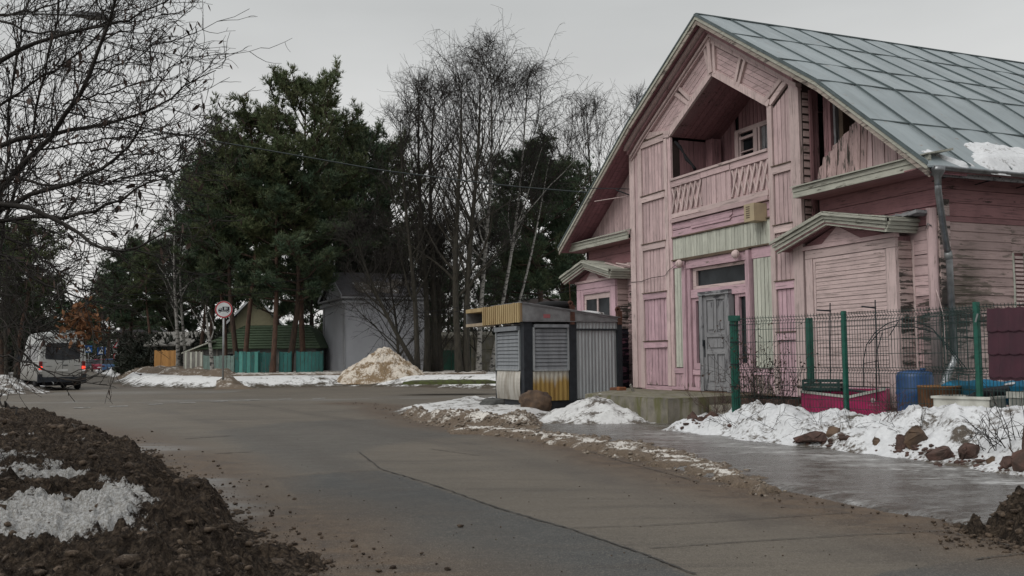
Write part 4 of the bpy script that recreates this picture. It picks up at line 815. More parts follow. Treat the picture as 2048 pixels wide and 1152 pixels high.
mound('snow_apron', PG([(775, 822), (880, 850), (1000, 858), (1050, 850), (1120, 826), (1040, 815), (960, 808), (1000, 795), (930, 796), (850, 812)]), .13, SNOWK, 'flat trodden snow spread around the foot of the kiosk', 'snow', step=.0022, w=.9, wob=.45, rough=.07, rsc=2.2, lump=.06, mud=lambda X, Y, D: .3 * fbm(X, Y, .8, 3) + .08)
mound('slush_ridge', PG([(900, 856), (1000, 858), (1200, 880), (1350, 905), (1480, 945), (1560, 980), (1520, 990), (1380, 948), (1200, 905), (1020, 873), (905, 868)]), .025, SNOWD, 'thin ridge of brown slush between the road and the ice', 'slush', step=.0016, w=.25, wob=.6, wsc=2.2, rough=.03, rsc=7, ridge=.055, mud=lambda X, Y, D: .05 + .5 * fbm(X, Y, 2.5, 4), clod=(2200, .004, .03, CLODS, 'slush_crumbs'))
for pp, h, lb in (([(800, 832), (870, 852), (1030, 862), (1030, 850), (880, 838), (830, 824)], .22, 'brown ploughed slush heap at the road edge left of the kiosk'), ([(960, 858), (1090, 864), (1095, 848), (1040, 842), (980, 848)], .20, 'small brown mud heap on the snow below the two rocks')):
    mound('slush_heap', PG(pp), h, SNOWD, lb, 'slush heap', step=.002, w=.6, wob=.3, wsc=2, rough=.06, rsc=6, ridge=.10, mud=lambda X, Y, D: .08 + .6 * fbm(X, Y, 2.0, 4), clod=(900, .006, .03, CLODS, 'slush_crumbs'))
# far side banks
def bank(pts, back, H, label, mat=SNOWD, **k): return mound('snow_bank', PG(pts) + PG(back), H, mat, label, 'snow bank', step=.0028, **k)
bank([(395, 776), (560, 772), (760, 770), (1010, 772)], [(1010, 756), (760, 756), (560, 760), (400, 764)], .55, 'low dirty snow bank along the far edge of the road before the grey house', w=1.5, wob=.9, wsc=.6, rough=.10, rsc=2, ridge=.12, mud=lambda X, Y, D: .42 - .35 * sstep(.9, 2.2, D) + .3 * fbm(X, Y, .5, 3))
bank([(228, 757), (300, 768), (390, 775), (440, 779), (500, 778)], [(520, 766), (440, 757), (340, 748), (270, 743), (232, 745)], .80, 'ploughed dirty snow ridge left of the round road sign', w=2.2, wob=1.2, wsc=.4, rough=.22, rsc=1.2, ridge=.16, lump=.35, lsc=.35, mud=lambda X, Y, D: .36 + .4 * fbm(X, Y, .3, 3))
bank([(190, 743), (212, 751), (255, 760)], [(290, 741), (235, 737), (196, 736)], .95, 'white snow bank in front of the distant parked cars', SNOWK, w=3, wob=1.6, wsc=.25, rough=.25, rsc=.8, lump=.3, lsc=.2)
bank([(-90, 795), (20, 792), (95, 786), (120, 782)], [(100, 770), (60, 745), (-90, 745)], .6, 'snow bank on the left roadside beside the white van', SNOWK, w=3, wob=1.5, wsc=.4, rough=.25, rsc=1, lump=.3, lsc=.3, mud=lambda X, Y, D: .25 + 0 * X)
# dirty snow mountain
PM = G(742, 757, .4)
def mtn(name, c, rx, ry, H, mat, label, cat, n=150, seed=0, ridge=.22):
    u = np.linspace(-1.25, 1.25, n); A_, B_ = np.meshgrid(u, u, indexing='ij'); X, Y = c[0] + A_ * rx, c[1] + B_ * ry
    r = np.hypot(A_, B_) + .22 * fbm(X, Y, .6 / max(rx, .3) * 2, 3, z=seed); Z = np.maximum(0, 1 - r) ** .85; Z = H * Z * (1 + .25 * fbm(X, Y, 1.4, 4, z=seed)) + ridge * fbm(X, Y, 2.4, 5, ridge=True) * sstep(0, .3, Z)
    idx = np.arange(n * n).reshape(n, n); q = np.stack([idx[:-1, :-1], idx[1:, :-1], idx[1:, 1:], idx[:-1, 1:]], -1).reshape(-1, 4); k = (r < 1.03).ravel()[q].any(1)
    me = nm_mesh(name, np.stack([X, Y, np.where(r < 1, Z, -.1) + c[2] - .02], -1).reshape(-1, 3), q[k], mat, smooth=True)
    for a, v in (('edge', .6), ('mud', .0)): at = me.attributes.new(a, 'FLOAT', 'POINT'); at.data.foreach_set('value', np.full(len(me.vertices), v, np.float32))
    return tag(put(name, me), label, cat)
mtn('snow_pile', (PM[0] + .5, PM[1] + 1.2, .22), 2.7, 1.8, 1.6, SNOWB, 'tall sandy brown snow pile heaped before the windowless grey house', 'snow pile', ridge=.42)
# foreground mud berm, left
bl = PG([(262, 898), (350, 958), (430, 1012), (500, 1062), (560, 1110), (640, 1180), (760, 1400)])
bt = [tuple(G(x, y, .32)[:2]) for x, y in ((0, 828), (60, 824), (130, 829), (190, 842), (225, 862))]
BP = bt + bl + [(-1.2, 2.6), (-5.5, 2.6), (-16, 12), (-24, 24), (-16, 24)]
def mudm(X, Y, D):
    m = -.05 + .10 * fbm(X, Y, .9, 4) + .28 * fbm(X, Y, 3.1, 5)
    for px, r, z, v in (((40, 985), .55, .3, .30), ((20, 900), .8, .3, .24), ((110, 985), .22, .3, .2), ((190, 1010), .12, .3, .22), ((90, 1060), .45, .3, .22), ((200, 1095), .35, .2, .24), ((40, 1120), .8, .2, .34), ((170, 1130), .45, .2, .32), ((10, 960), .6, .3, .3), ((60, 842), .9, .3, .18), ((160, 905), .35, .3, .18), ((330, 1140), .15, .2, .15)):
        c = G(px[0], px[1], z); m = m + (v + .02) * np.exp(-((X - c[0]) ** 2 + (Y - c[1]) ** 2) / r ** 2)
    a, b = G(100, 960, .3), G(230, 1025, .3); m = m + .26 * np.exp(-(dline([a, b], X, Y) / .10) ** 2)
    a, b = G(150, 890, .3), G(260, 850, .3); m = m + .15 * np.exp(-(dline([a, b], X, Y) / .15) ** 2)
    return m
mound('mud_berm', BP, .34, MUD, 'ploughed bank of brown mud and snow filling the left foreground', 'mud bank', step=.0017, w=1.1, wob=.7, wsc=1.6, rough=.17, rsc=5.0, ridge=.23, lump=.20, lsc=.9, mud=mudm, clod=(15000, .008, .06, CLOD, 'mud_crumbs'))
bermR = PG([(1905, 1052), (1960, 1068), (2060, 1100), (2300, 1180)]) + [tuple(G(x, y, .25)[:2]) for x, y in ((2300, 940), (2048, 985), (1960, 1015))]
mound('mud_heap', bermR, .38, MUD, 'heap of dark mud at the right edge of the road', 'mud heap', step=.0016, w=.5, wob=.4, wsc=2, rough=.14, rsc=5, ridge=.2, mud=lambda X, Y, D: -.10 + .3 * fbm(X, Y, 2, 4), clod=(2500, .006, .05, CLOD, 'mud_crumbs'))
sp = []
for _ in range(260):
    x = RS.uniform(-12, -1); y = RS.uniform(4.5, 22); z, D = FIELDS[-2][1](np.array([x]), np.array([y]))
    if D[0] > 0: sp.append((x, y, float(z[0]), .03 + .055 * RS.rand() ** 2))
clods('mud_lumps', CLOD, sp)
# loose clods
sp = []
for _ in range(3500):
    t = RS.rand(); x0, y0 = G(*((1 - t) * np.array([230, 870]) + t * np.array([650, 1160])))[:2]; o = RS.exponential(1.3) * (-1 if RS.rand() < .86 else .18); y = y0 + RS.randn() * .3
    x = x0 + o; dd = float(sdf(BP, np.array([x]), np.array([y]))[0]); z = .36 * float(sstep(-.02, 1.1, dd)); sp.append((x, y, z + .01, .006 + .03 * RS.rand() ** 4))
for _ in range(500):
    x, y, _z = G(RS.uniform(1880, 2150), RS.uniform(1000, 1100)); dd = float(sdf(bermR, np.array([x]), np.array([y]))[0]); sp.append((x, y, .3 * float(sstep(-.02, .6, dd)) + .01, .005 + .022 * RS.rand() ** 3))
for _ in range(420):
    t = RS.rand(); P_ = R_RIGHT; k = t * (len(P_) - 1.001); i = int(k); x, y = np.array(P_[i]) * (1 - k + i) + np.array(P_[i + 1]) * (k - i); sp.append((x + RS.randn() * .22, y + RS.randn() * .22, .02, .005 + .02 * RS.rand() ** 3))
for _ in range(160):
    x, y, _z = G(RS.uniform(500, 1900), RS.uniform(860, 1150)); sp.append((x, y, .004, .004 + .007 * RS.rand() ** 2))
clods('mud_clods', CLOD, sp)
sp = []
for cx_, cy_, n in ((1622, 880, 14), (1800, 895, 30), (1835, 900, 30), (1888, 915, 30), (1942, 920, 26), (2020, 935, 20), (1690, 880, 8), (1400, 850, 18)):
    for _ in range(n): q = surf(cx_ + RS.randn() * 22, cy_ + RS.randn() * 7); sp.append((q[0], q[1], q[2], .015 + .05 * RS.rand() ** 2))
clods('stone_rubble', BRICK, sp)
MOSS = simple('moss', (.06, .075, .02), (.04, .035, .02), 5, .95, bump=.8, bd=.05)
tag(mtn('moss_patch', G(900, 762, .55), 1.9, .7, .05, MOSS, 'patch of green moss and bare earth at the foot of the bare trees', 'moss', n=60, ridge=.08), kind='stuff')
# ------------------------------------------------------------------ boulders
def hull_rock(seed, sz, n=16):
    r = np.random.RandomState(seed); bm = bmesh.new()
    for _ in range(n): v = r.randn(3); v /= np.linalg.norm(v); bm.verts.new(v * (.75 + .35 * r.rand()) * np.array(sz))
    h = bmesh.ops.convex_hull(bm, input=bm.verts); bmesh.ops.delete(bm, geom=[e for e in h['geom_interior'] if isinstance(e, bmesh.types.BMVert)], context='VERTS')
    bmesh.ops.bevel(bm, geom=bm.edges, offset=min(sz) * .08, segments=1, affect='EDGES'); bmesh.ops.triangulate(bm, faces=bm.faces); bmesh.ops.subdivide_edges(bm, edges=bm.edges, cuts=1)
    for v in bm.verts: v.co += Vector(r.randn(3)) * min(sz) * .035
    me = bpy.data.meshes.new('rock'); bm.to_mesh(me); bm.free(); return me
def boulder(name, px, z, Y, sz, mat, label, cat='boulder', seed=1, amp=.35, flat=.0, rz=0, dz=0.0, sub=4, group=None):
    c = AT(px[0], px[1], Y)
    if name == 'rock': sz = tuple(q * 1.35 for q in sz); c = surf(px[0], px[1] + 3); z = c[2] - sz[2] * .75
    V, Fc = rock_mesh(name, mat, seed, sub, sz, amp, flat)
    me = nm_mesh(name, V, Fc, mat, smooth=True) if sub > 3 else hull_rock(seed, sz)
    if sub <= 3: me.name = name; me.materials.append(mat)
    o = put(name, me, loc=(c[0], c[1], z + sz[2] * .8 + dz)); o.rotation_euler = (0, 0, rz); return tag(o, label, cat, group)
boulder('boulder', (1072, 800), .0, 26.5, (.44, .38, .34), ROCKB, 'big rounded brown boulder in front of the yellow kiosk panel', seed=3)
boulder('boulder', (986, 806), .03, 27.8, (.36, .26, .18), ROCKG, 'flat grey rock in front of the white kiosk panel', seed=9)
for i, (x, y, Y, s) in enumerate(((1383, 838, 19.6, (.17, .15, .17)), (1402, 842, 19.3, (.12, .10, .13)), (1423, 838, 19.2, (.16, .14, .18)))):
    boulder('brick_lump', (x, y), AT(x, y + 14, Y)[2], Y, s, BRICK, ('broken reddish brick lump at the left of the group beside the platform corner', 'smallest brick lump, middle of the group beside the platform corner', 'squarish brick lump at the right of the group beside the platform corner')[i], 'brick', 5 + i, .25, .35, sub=3)
for i, (x, y, Y, s, lb) in enumerate(((1622, 874, 15.2, (.19, .14, .10), 'wide flat brown rock in the snow bank left of a pointed rock'), (1667, 862, 15.3, (.09, .08, .13), 'pointed brown rock sticking up from the snow bank'), (1690, 876, 14.7, (.08, .07, .06), 'small dark rock right of the pointed rock in the snow bank'),
        (1800, 890, 13.6, (.12, .1, .11), 'knobbly dark rock, leftmost of the rock row in the snow bank'), (1835, 882, 13.6, (.13, .11, .17), 'tall reddish rock in the rock row of the snow bank'), (1888, 908, 12.8, (.19, .13, .12), 'broad brown rock in the middle of the rock row'), (1942, 908, 12.5, (.13, .12, .12), 'rounded dark rock right of the broad brown rock'), (1985, 920, 12.1, (.06, .06, .06), 'small round rock in the snow near the right frame edge'), (2022, 926, 11.9, (.09, .08, .08), 'low dark rock just left of the cut off rock'), (2046, 925, 11.7, (.10, .10, .15), 'upright rock cut off by the right frame edge'), (1755, 884, 14.0, (.07, .06, .06), 'small stone half sunk in the snow left of the rock row'))):
    boulder('rock', (x, y), AT(x, y, Y)[2] - s[2] * .95, Y, tuple(q * 1.15 for q in s), BRICK if i % 3 != 1 else ROCKB, lb, 'rock', 20 + i * 3, .5, .2, rz=i * .7, sub=3)

# ------------------------------------------------------------------ concrete platform
pc = [G(1170, 788, .57), G(1335, 797, .57), G(1395, 795, .57)]
plat = thing('concrete_platform', 'mossy concrete platform with brick steps before the grey door of the pink house', 'platform')
c0, c1, c2 = pc; c3 = G(1480, 797, .57); in0 = np.array(P0) + Aax * .2 + Sax * .4; in1 = np.array(P0) + Aax * 7.2 + Sax * .2; inL = np.array(P0) - Aax * 1.0 + Sax * .4
def slab(name, pts, z0, z1, mat, par): return prism(name, par, mat, [(p[0], p[1], z0) for p in pts], (0, 0, z1 - z0))
slab('slab', [c0, c1, c2, in1 * .72 + in0 * .28, in0, inL], -.05, .545, CONC, plat); slab('top_screed', [c0, c1 + .02, c2, in1 * .72 + in0 * .28, in0, inL], .548, .57, CONC, plat)
dd = (in1 - in0); dd /= np.linalg.norm(dd); q0 = c2 + np.array([.1, .35, 0])
for k in range(3):
    z1 = .52 - k * .17; o = -Sax * (.30 * k); a, b_ = c2 + Sax * .9 + o, c3 + Sax * .9 + o + np.array([.3, -.1, 0]); n = 7
    for i in range(n):
        p = a + (b_ - a) * (i / n); q = a + (b_ - a) * ((i + .93) / n); slab('step_brick', [p, q, q + Sax * .28, p + Sax * .28], z1 - .14, z1 + random.uniform(-.01, .01), BRICK, plat)
slab('step_base', [c2 + Sax * .3, c3 + Sax * .3 + np.array([.3, 0, 0]), in1, in1 * .7 + in0 * .3], -.05, .40, CONC, plat)
def debris(lst):
    for nm, p, sz, rz, ry, m, lb, ct in lst:
        c = AT(*p)
        bm = bmesh.new(); bmesh.ops.create_cube(bm, size=1); 
        for v in bm.verts: v.co = Vector((v.co.x * sz[0], v.co.y * sz[1], v.co.z * sz[2])) + Vector([random.uniform(-.04, .04) * max(sz) for _ in range(3)])
        bmesh.ops.bevel(bm, geom=bm.edges, offset=min(sz) * .15, segments=1, affect='EDGES'); me = bpy.data.meshes.new(nm); bm.to_mesh(me); bm.free(); me.materials.append(m)
        ob = put(nm, me, loc=c); ob.rotation_euler = (0, ry, rz); tag(ob, lb, ct)
debris([('brick', (1243, 778, 26.5), (.25, .12, .10), .5, .05, simple('orange_brick', (.24, .10, .05), rough=.9), 'orange broken brick lying on the platform by the dark kiosk post', 'brick'),
        ('brick', (1228, 778, 26.8), (.22, .13, .09), -.3, 0, simple('dull_brick', (.17, .08, .05), rough=.9), 'second, duller brick lying left of the orange brick', 'brick'),
        ('plank', (1240, 784, 25.8), (.7, .12, .03), .3, .03, W_GR, 'short pale board lying on the platform below the bricks', 'plank'),
        ('plank', (1266, 780, 25.6), (.05, .05, .34), .3, -.45, W_GR, 'short pale stick leaning against the corner of the pink house', 'stick')])
# ================================================================== KIOSK
K0 = AT(1050, 809, 27.2); KSC = .889
kio = thing('kiosk', 'small grey metal kiosk with roller shutters, yellow and white lower panels and ochre sign box', 'kiosk', K0, HROT); kio.scale = (KSC,) * 3
KF, KS = -2.31, 3.28    # front runs to a = KF, side to s = KS
def corrug(name, par, mat, p0, p1, z0, z1, pitch=.11, amp=.018, nrm=(0, -1), warp=0.0, ztop1=None):
    L_ = math.hypot(p1[0] - p0[0], p1[1] - p0[1]); n = int(L_ / pitch) * 4; nz = 8 if warp else 1; V = []
    for j in range(nz + 1):
        for i in range(n + 1):
            t = i / n; w = [0, 1, 1, 0][i % 4] * amp; sh = warp * math.sin(j / nz * 3.1) * (1 if j else 0); zt = z1 + ((ztop1 - z1) * t if ztop1 is not None else 0)
            V.append((p0[0] + (p1[0] - p0[0]) * t + nrm[0] * w + sh * (p1[0] - p0[0]) / L_ * (.5 + .5 * math.sin(t * 9)), p0[1] + (p1[1] - p0[1]) * t + nrm[1] * w + nrm[1] * sh * .6 + sh * (p1[1] - p0[1]) / L_, z0 + (zt - z0) * j / nz))
    Fc = [(j * (n + 1) + i, j * (n + 1) + i + 1, (j + 1) * (n + 1) + i + 1, (j + 1) * (n + 1) + i) for j in range(nz) for i in range(n)]
    o = put(name, nm_mesh(name, V, Fc, mat), par); m = o.modifiers.new('t', 'SOLIDIFY'); m.thickness = .004; return o
box('base_frame', kio, DARK, (KF + .03, .05, -.3), (-.02, KS - .02, .14)); box('body_core', kio, DARK, (KF + .05, .05, .14), (-.06, KS - .05, 2.5))
# shutters: front (x from KF to -.25) and side (y from .3 to 1.95)
def shutter(par_name, front, p, q, z0, z1, n):
    s_ = put(par_name, None, kio)
    h = (z1 - z0) / n
    for i in range(n):
        z = z0 + i * h
        if front: prism('shutter_slat', s_, KSLAT, [(p, -.05, z), (p, -.02, z + h * .9), (p, .03, z + h * .94), (p, .03, z)], (q - p, 0, 0))
        else: prism('shutter_slat', s_, KSLAT, [(.05, p, z), (.02, p, z + h * .9), (-.03, p, z + h * .94), (-.03, p, z)], (0, q - p, 0))
    for w in (p, q):
        if front: box('guide_rail', s_, KGREY, (w - .03, -.07, z0 - .03), (w + .03, -.0, z1 + .03))
        else: box('guide_rail', s_, KGREY, (.0, w - .03, z0 - .03), (.07, w + .03, z1 + .03))
    if front: box('shutter_box', s_, KSLAT, (p, -.14, z1 + .02), (q, .0, z1 + .16)); box('sill', s_, KGREY, (p, -.08, z0 - .05), (q, 0, z0))
    else: box('shutter_box', s_, KSLAT, (0, p, z1 + .02), (.14, q, z1 + .12)); box('sill', s_, KGREY, (0, p, z0 - .05), (.08, q, z0))
shutter('roller_shutter', True, KF + .08, -.30, 1.10, 2.30, 10); shutter('roller_shutter', False, .30, 1.50, 1.08, 2.38, 11)
corrug('lower_panel', kio, KWHITE, (KF + .08, -.02), (-.28, -.02), .12, 1.04, .10, .02, (0, -1), warp=.09)
corrug('lower_panel', kio, KYEL, (.02, .27), (.02, 1.52), .10, 1.02, .14, .02, (1, 0))
corrug('side_panel', kio, KGREY, (.02, 1.80), (.02, KS - .03), .13, 2.36, .115, .02, (1, 0)); corrug('side_panel', kio, KGREY, (.05, 1.80), (.05, KS), 2.36, 2.57, .115, .02, (1, 0)); box('rail', kio, DARK, (.02, 1.68, 2.31), (.09, KS + .05, 2.37))
corrug('side_panel', kio, KGREY, (KF + .04, KS), (KF + .04, .0), .13, 2.5, .12, .02, (-1, 0)); corrug('side_panel', kio, KGREY, (0, KS), (KF, KS), .13, 2.5, .12, .02, (0, 1))
for x0, x1, y0, y1, m in ((-.24, .04, -.03, .26, DARK), (-.03, .08, 1.53, 1.78, DARK), (-.02, .10, KS, KS + .16, DARK), (KF - .02, KF + .06, -.04, .06, DARK)): box('corner_post', kio, m, (x0, y0, .05), (x1, y1, 2.56))
# roof tray and sign box
zt = lambda s: 3.17 - (s + .1) * .135
for x0, x1 in ((KF - .1, .10),): prism('roof_tray', kio, KSIDE, [(x0, -.1, 2.58), (x0, KS + .04, 2.58), (x0, KS + .04, zt(KS)), (x0, -.1, zt(-.1))], (x1 - x0, 0, 0))
prism('roof_sheet', kio, KSIDE, [(KF - .15, -.15, zt(-.1) + .005), (.14, -.15, zt(-.1) + .005), (.14, KS + .1, zt(KS) + .005), (KF - .15, KS + .1, zt(KS) + .005)], (0, 0, .03))
prism('edge_strip', kio, ZINC, [(.102, -.1, zt(-.1) - .03), (.102, KS, zt(KS) - .03), (.102, KS, zt(KS) + .0), (.102, -.1, zt(-.1) + .0)], (.02, 0, 0)); box('edge_strip', kio, ZINC, (.102, -.1, 2.58), (.13, KS, 2.61))
box('sign_back', kio, wood('sign_groove_shade_dirt', (.20, .14, .08), d='v'), (-3.1, -.155, 2.58), (.1, -.105, 3.17))  # darker brown backing puts groove shade and dirt into the colour
for i in range(18): box('sign_rib', kio, KGOLD, (-3.09 + i * .1775, -.215, 2.56 + random.uniform(0, .01)), (-2.98 + i * .1775, -.157, 3.18 + random.uniform(-.01, .01)))
sb = put('sign_box', None, kio)
box('box_top', sb, KGOLD, (-4.75, -.2, 3.05), (-3.11, .5, 3.18)); box('box_bottom', sb, simple('pale_plywood', (.35, .28, .20), rough=.8), (-4.75, -.2, 2.56), (-3.11, .5, 2.66)); box('box_end', sb, KSIDE, (-4.75, -.18, 2.66), (-4.70, .5, 3.05)); box('box_back', sb, KSIDE, (-4.7, .42, 2.66), (-3.11, .48, 3.05)); box('box_end', sb, DARK, (-3.16, -.18, 2.66), (-3.11, .42, 3.05)); box('box_divider', sb, DARK, (-4.1, .2, 2.66), (-4.05, .42, 3.05))
box('red_sticker', kio, simple('faded_red_sticker', (.30, .10, .11), rough=.7, bump=0), (.102, .62, 2.70), (.104, .86, 2.82))
for y, h in ((1.62, 3.22), (KS + .06, 3.05)): 
    box('lifting_post', kio, RUST, (-.02, y - .06, 2.5), (.12, y + .10, h - .1)); 
    lathe('lifting_eye', kio, RUST, [(.09, -.03), (.11, 0), (.09, .03), (.04, .03), (.03, 0), (.04, -.03)], mw=Matrix.Translation((.05, y - .02, h - .06)) @ Matrix.Rotation(math.radians(90), 4, 'Y'), n=12)
tube('antenna_rod', kio, RUST, [(.05, 1.6, 3.1), (.0, 1.6, 3.9)], .012, 4)
# tyre on the roof
TYRE = simple('black_rubber', (.015, .015, .016), rough=.85, bump=.2)
tp = np.array(K0) + Aax * -.5 * KSC + Sax * 1.3 * KSC; ty = thing('tyre', 'old black tyre lying flat on the kiosk roof', 'tyre', (tp[0], tp[1], K0[2] + KSC * zt(1.3) + .03))
V, Fc = [], []
for i in range(24):
    for j in range(8):
        a, b_ = 2 * math.pi * i / 24, 2 * math.pi * j / 8; r = .42 + .14 * math.cos(b_); V.append((r * math.cos(a), r * math.sin(a), .11 + .10 * math.sin(b_)))
Fc = [(i * 8 + j, (i + 1) % 24 * 8 + j, (i + 1) % 24 * 8 + (j + 1) % 8, i * 8 + (j + 1) % 8) for i in range(24) for j in range(8)]
put('tread', nm_mesh('tread', V, Fc, TYRE, smooth=True), ty); lathe('sidewall_lip', ty, TYRE, [(.27, .03), (.30, .03), (.30, .19), (.27, .19)], n=24)
mtn('snow_patch', (float(tp[0] + .9), float(tp[1] + .45), float(K0[2]) + KSC * zt(1.9) + .03), .55, .3, .07, SNOW, 'small snow patch melting on the kiosk roof', 'snow', n=40, ridge=.01)
# ================================================================== GREEN WIRE FENCE
fen = thing('wire_fence', 'green welded wire mesh fence with green posts in front of the house', 'fence')
FP = [np.array(p) for p in ((4.53, 19.9, .1), (6.12, 18.0, .1), (7.43, 15.6, .1), (8.6, 13.3, .1), (9.6, 11.2, .1))]
def fpost(p, w, h, name='post', par=fen): 
    box(name, par, GREEN, (p[0] - w / 2, p[1] - w / 2, p[2] - .2), (p[0] + w / 2, p[1] + w / 2, h), rz=HROT)
fpost(FP[1], .07, 2.29); fpost(FP[2], .075, 2.31); fpost(FP[3], .075, 2.31); fpost(FP[4], .075, 2.31); fpost((5.92, 19.45, .1), .10, 2.22)
def wire_panel(p, q, z0, z1):
    d = (q - p); Ln = np.linalg.norm(d[:2]); d = d / Ln; nn = np.array([-d[1], d[0], 0]); t = TB(); n = int(Ln / .062)
    folds = [(z1, 0), (z1 - .05, .0), (z1 - .10, .05), (z1 - .15, .0), (1.25, 0), (1.20, .05), (1.15, 0), (.50, 0), (.45, .05), (.40, 0), (z0, 0)]
    for i in range(n + 1):
        b = p + d * (i / n * Ln); t.add([(b[0] + nn[0] * f, b[1] + nn[1] * f, z) for z, f in folds], np.full(len(folds), .0055))
    for z, f in [(z1 - .04, 0), (z1 - .10, .05), (z1 - .16, 0), (2.0, 0), (1.75, 0), (1.5, 0), (1.25, 0), (1.2, .05), (1.15, 0), (.9, 0), (.65, 0), (.5, 0), (.4, 0)]:
        if z < z1: t.add([(p[0] + nn[0] * f, p[1] + nn[1] * f, z), (q[0] + nn[0] * f, q[1] + nn[1] * f, z)], [.006, .006])
    o = put('mesh_panel', t.mesh('mesh_panel', WIRE, 3), fen); o['kind'] = 'stuff'
for a, b_ in zip(FP[:-1], FP[1:]): wire_panel(a, b_, .12, 2.27)
wire_panel(np.array([7.43, 15.6, .1]), np.array([7.75, 18.4, .1]), .12, 2.25)
# bundle of green posts at the left end
fb = put('post_bundle', None, fen); 
for i in range(4): box('post', fb, GREEN, (4.44 + i * .045, 19.86 + i * .01, .05), (4.478 + i * .045, 19.93, 2.28 - .01 * (i % 2)))
for z in (2.1, 1.75, 1.3, .85): box('strap', fb, DARK, (4.43, 19.85, z), (4.63, 19.95, z + .02))
box('cap', fb, GREEN, (4.42, 19.84, 2.19), (4.64, 19.96, 2.30))
box('bracket', fen, STEEL, (7.38, 15.50, 1.98), (7.395, 15.53, 2.12), ry=.3)
# burgundy tile-profile sheet hanging on the fence
BUR = simple('burgundy_metal_tile', (.05, .009, .02), (.035, .006, .015), 4, .42, .1, spec=.5)
s0_, s1_ = np.array([7.52, 15.35, 0]), np.array([8.95, 12.5, 0]); n, m_ = 120, 44; V = []
for j in range(m_ + 1):
    z = 2.2 - 1.12 * j / m_; ph = (2.2 - z) % .36
    for i in range(n + 1):
        t = i / n; wv = .018 * abs(math.sin(i / n * 3.14159 * 17)); b = s0_ + (s1_ - s0_) * t; o = .035 * (ph / .36) + wv; zz_ = z - .02 * abs(math.sin(i / n * 3.14159 * 17)); V.append((b[0] - .75 * o - .04, b[1] - .5 * o, zz_))
Fc = [(j * (n + 1) + i, j * (n + 1) + i + 1, (j + 1) * (n + 1) + i + 1, (j + 1) * (n + 1) + i) for j in range(m_) for i in range(n)]
o = put('metal_tile_sheet', nm_mesh('metal_tile_sheet', V, Fc, BUR)); o.modifiers.new('t', 'SOLIDIFY').thickness = .003; tag(o, 'dark burgundy metal tile sheet hung on the green fence at the right', 'roofing sheet')
# ================================================================== JUNK BEHIND THE FENCE
PINKC = simple('faded_crimson_chest', (.42, .015, .11), (.25, .012, .07), 3, .4, spec=.5); OFFW = simple('off_white_plastic', (.55, .55, .50), (.36, .35, .31), 4, .6); BLUEP = simple('blue_plastic', (.018, .075, .21), (.012, .045, .13), 3, .4, spec=.5); TURQ = simple('turquoise_blue_tarp', (.01, .17, .30), (.01, .12, .22), 3, .5)
ch = thing('freezer_chest', 'crimson pink ice cream freezer chest tipped behind the fence', 'freezer', (6.30, 18.75, .0))
ch.rotation_euler = (math.radians(0), math.radians(0), math.radians(-28))
def chest(par, L_, W_, H_, m, rim, dip=.14):
    V = [(-L_, 0, 0), (L_ * .16, 0, 0), (L_ * 1.0, 0, 0), (-L_, W_, 0), (L_, W_, 0)]
    prism('front_panel', par, m, [(-L_, 0, .0), (L_, 0, 0), (L_, 0, H_ + .02), (L_ * .15, 0, H_ - dip), (-L_, 0, H_ - dip * .3)], (0, .03, 0)); box('end_panel', par, m, (L_ - .03, .03, 0), (L_, W_, H_)); box('end_panel', par, m, (-L_, .03, 0), (-L_ + .03, W_, H_ - .1)); box('back_panel', par, m, (-L_, W_ - .03, 0), (L_, W_, H_)); box('floor', par, rim, (-L_ + .03, .03, 0), (L_ - .03, W_ - .03, .05))
    plank('rim', par, rim, (-L_, .0, H_ - dip * .3), (L_ * .15, .0, H_ - dip), .05, .06); plank('rim', par, rim, (L_ * .15, .0, H_ - dip), (L_, .0, H_ + .02), .05, .06)
chest(ch, .78, .62, .82, PINKC, OFFW)
WT = simple('pale_print', (.62, .5, .5), rough=.7, bump=0)
lathe('round_logo', ch, WT, [(.03, 0), (.045, 0), (.045, .002), (.03, .002)], mw=Matrix.Translation((.55, -.002, .62)) @ Matrix.Rotation(math.radians(90), 4, 'X'), n=16); box('logo_bar', ch, WT, (.45, -.004, .53), (.68, -.001, .535))
tr = PINKC
for i, (dx, dy, z, L_, rz, ry, m, lb) in enumerate(((-.45, .2, .86, .9, .15, .02, W_GR, 'topmost pale slat of the slat stack on the crimson chest'), (-.4, .28, .82, .95, .10, .05, W_GR, 'second slat of the stack on the crimson chest'), (-.42, .22, .78, .8, .2, -.03, DARK, 'dark plastic lid board under the pale slats on the chest'), (.1, .3, .80, .7, -.1, .12, DARK, 'black board slanting down into the crimson chest'))):
    c = np.array([6.30, 18.75, 0]) + np.array([dx * .88 + dy * .47, -dx * .47 + dy * .88, z]); o = box('plank', None, m, (-L_ / 2, -.05 if i < 2 else -.18, -.015), (L_ / 2, .05 if i < 2 else .18, .015)); o.location = c; o.rotation_euler = (0, ry, math.radians(-28) + rz); tag(o, lb, 'board')
GNET = simple('dark_green_plastic', (.02, .05, .045), rough=.7)
cr_ = thing('plastic_crate', 'dark green plastic crate on top of the crimson chest', 'crate', (6.02, 19.05, .80), math.radians(-28))
for z in (0, .08, .16): box('crate_rail', cr_, GNET, (-.35, -.2, z), (.35, -.185, z + .05)); box('crate_rail', cr_, GNET, (-.35, .185, z), (.35, .2, z + .05)); box('crate_rail', cr_, GNET, (-.35, -.185, z), (-.335, .185, z + .05)); box('crate_rail', cr_, GNET, (.335, -.185, z), (.35, .185, z + .05))
box('crate_floor', cr_, GNET, (-.335, -.185, .0), (.335, .185, .02)); 
for x in (-.33, 0, .33): box('crate_stud', cr_, GNET, (x - .02, -.205, 0), (x + .02, -.20, .21))
bar = thing('barrel', 'blue plastic barrel standing by the house corner', 'barrel', (7.20, 17.55, 0))
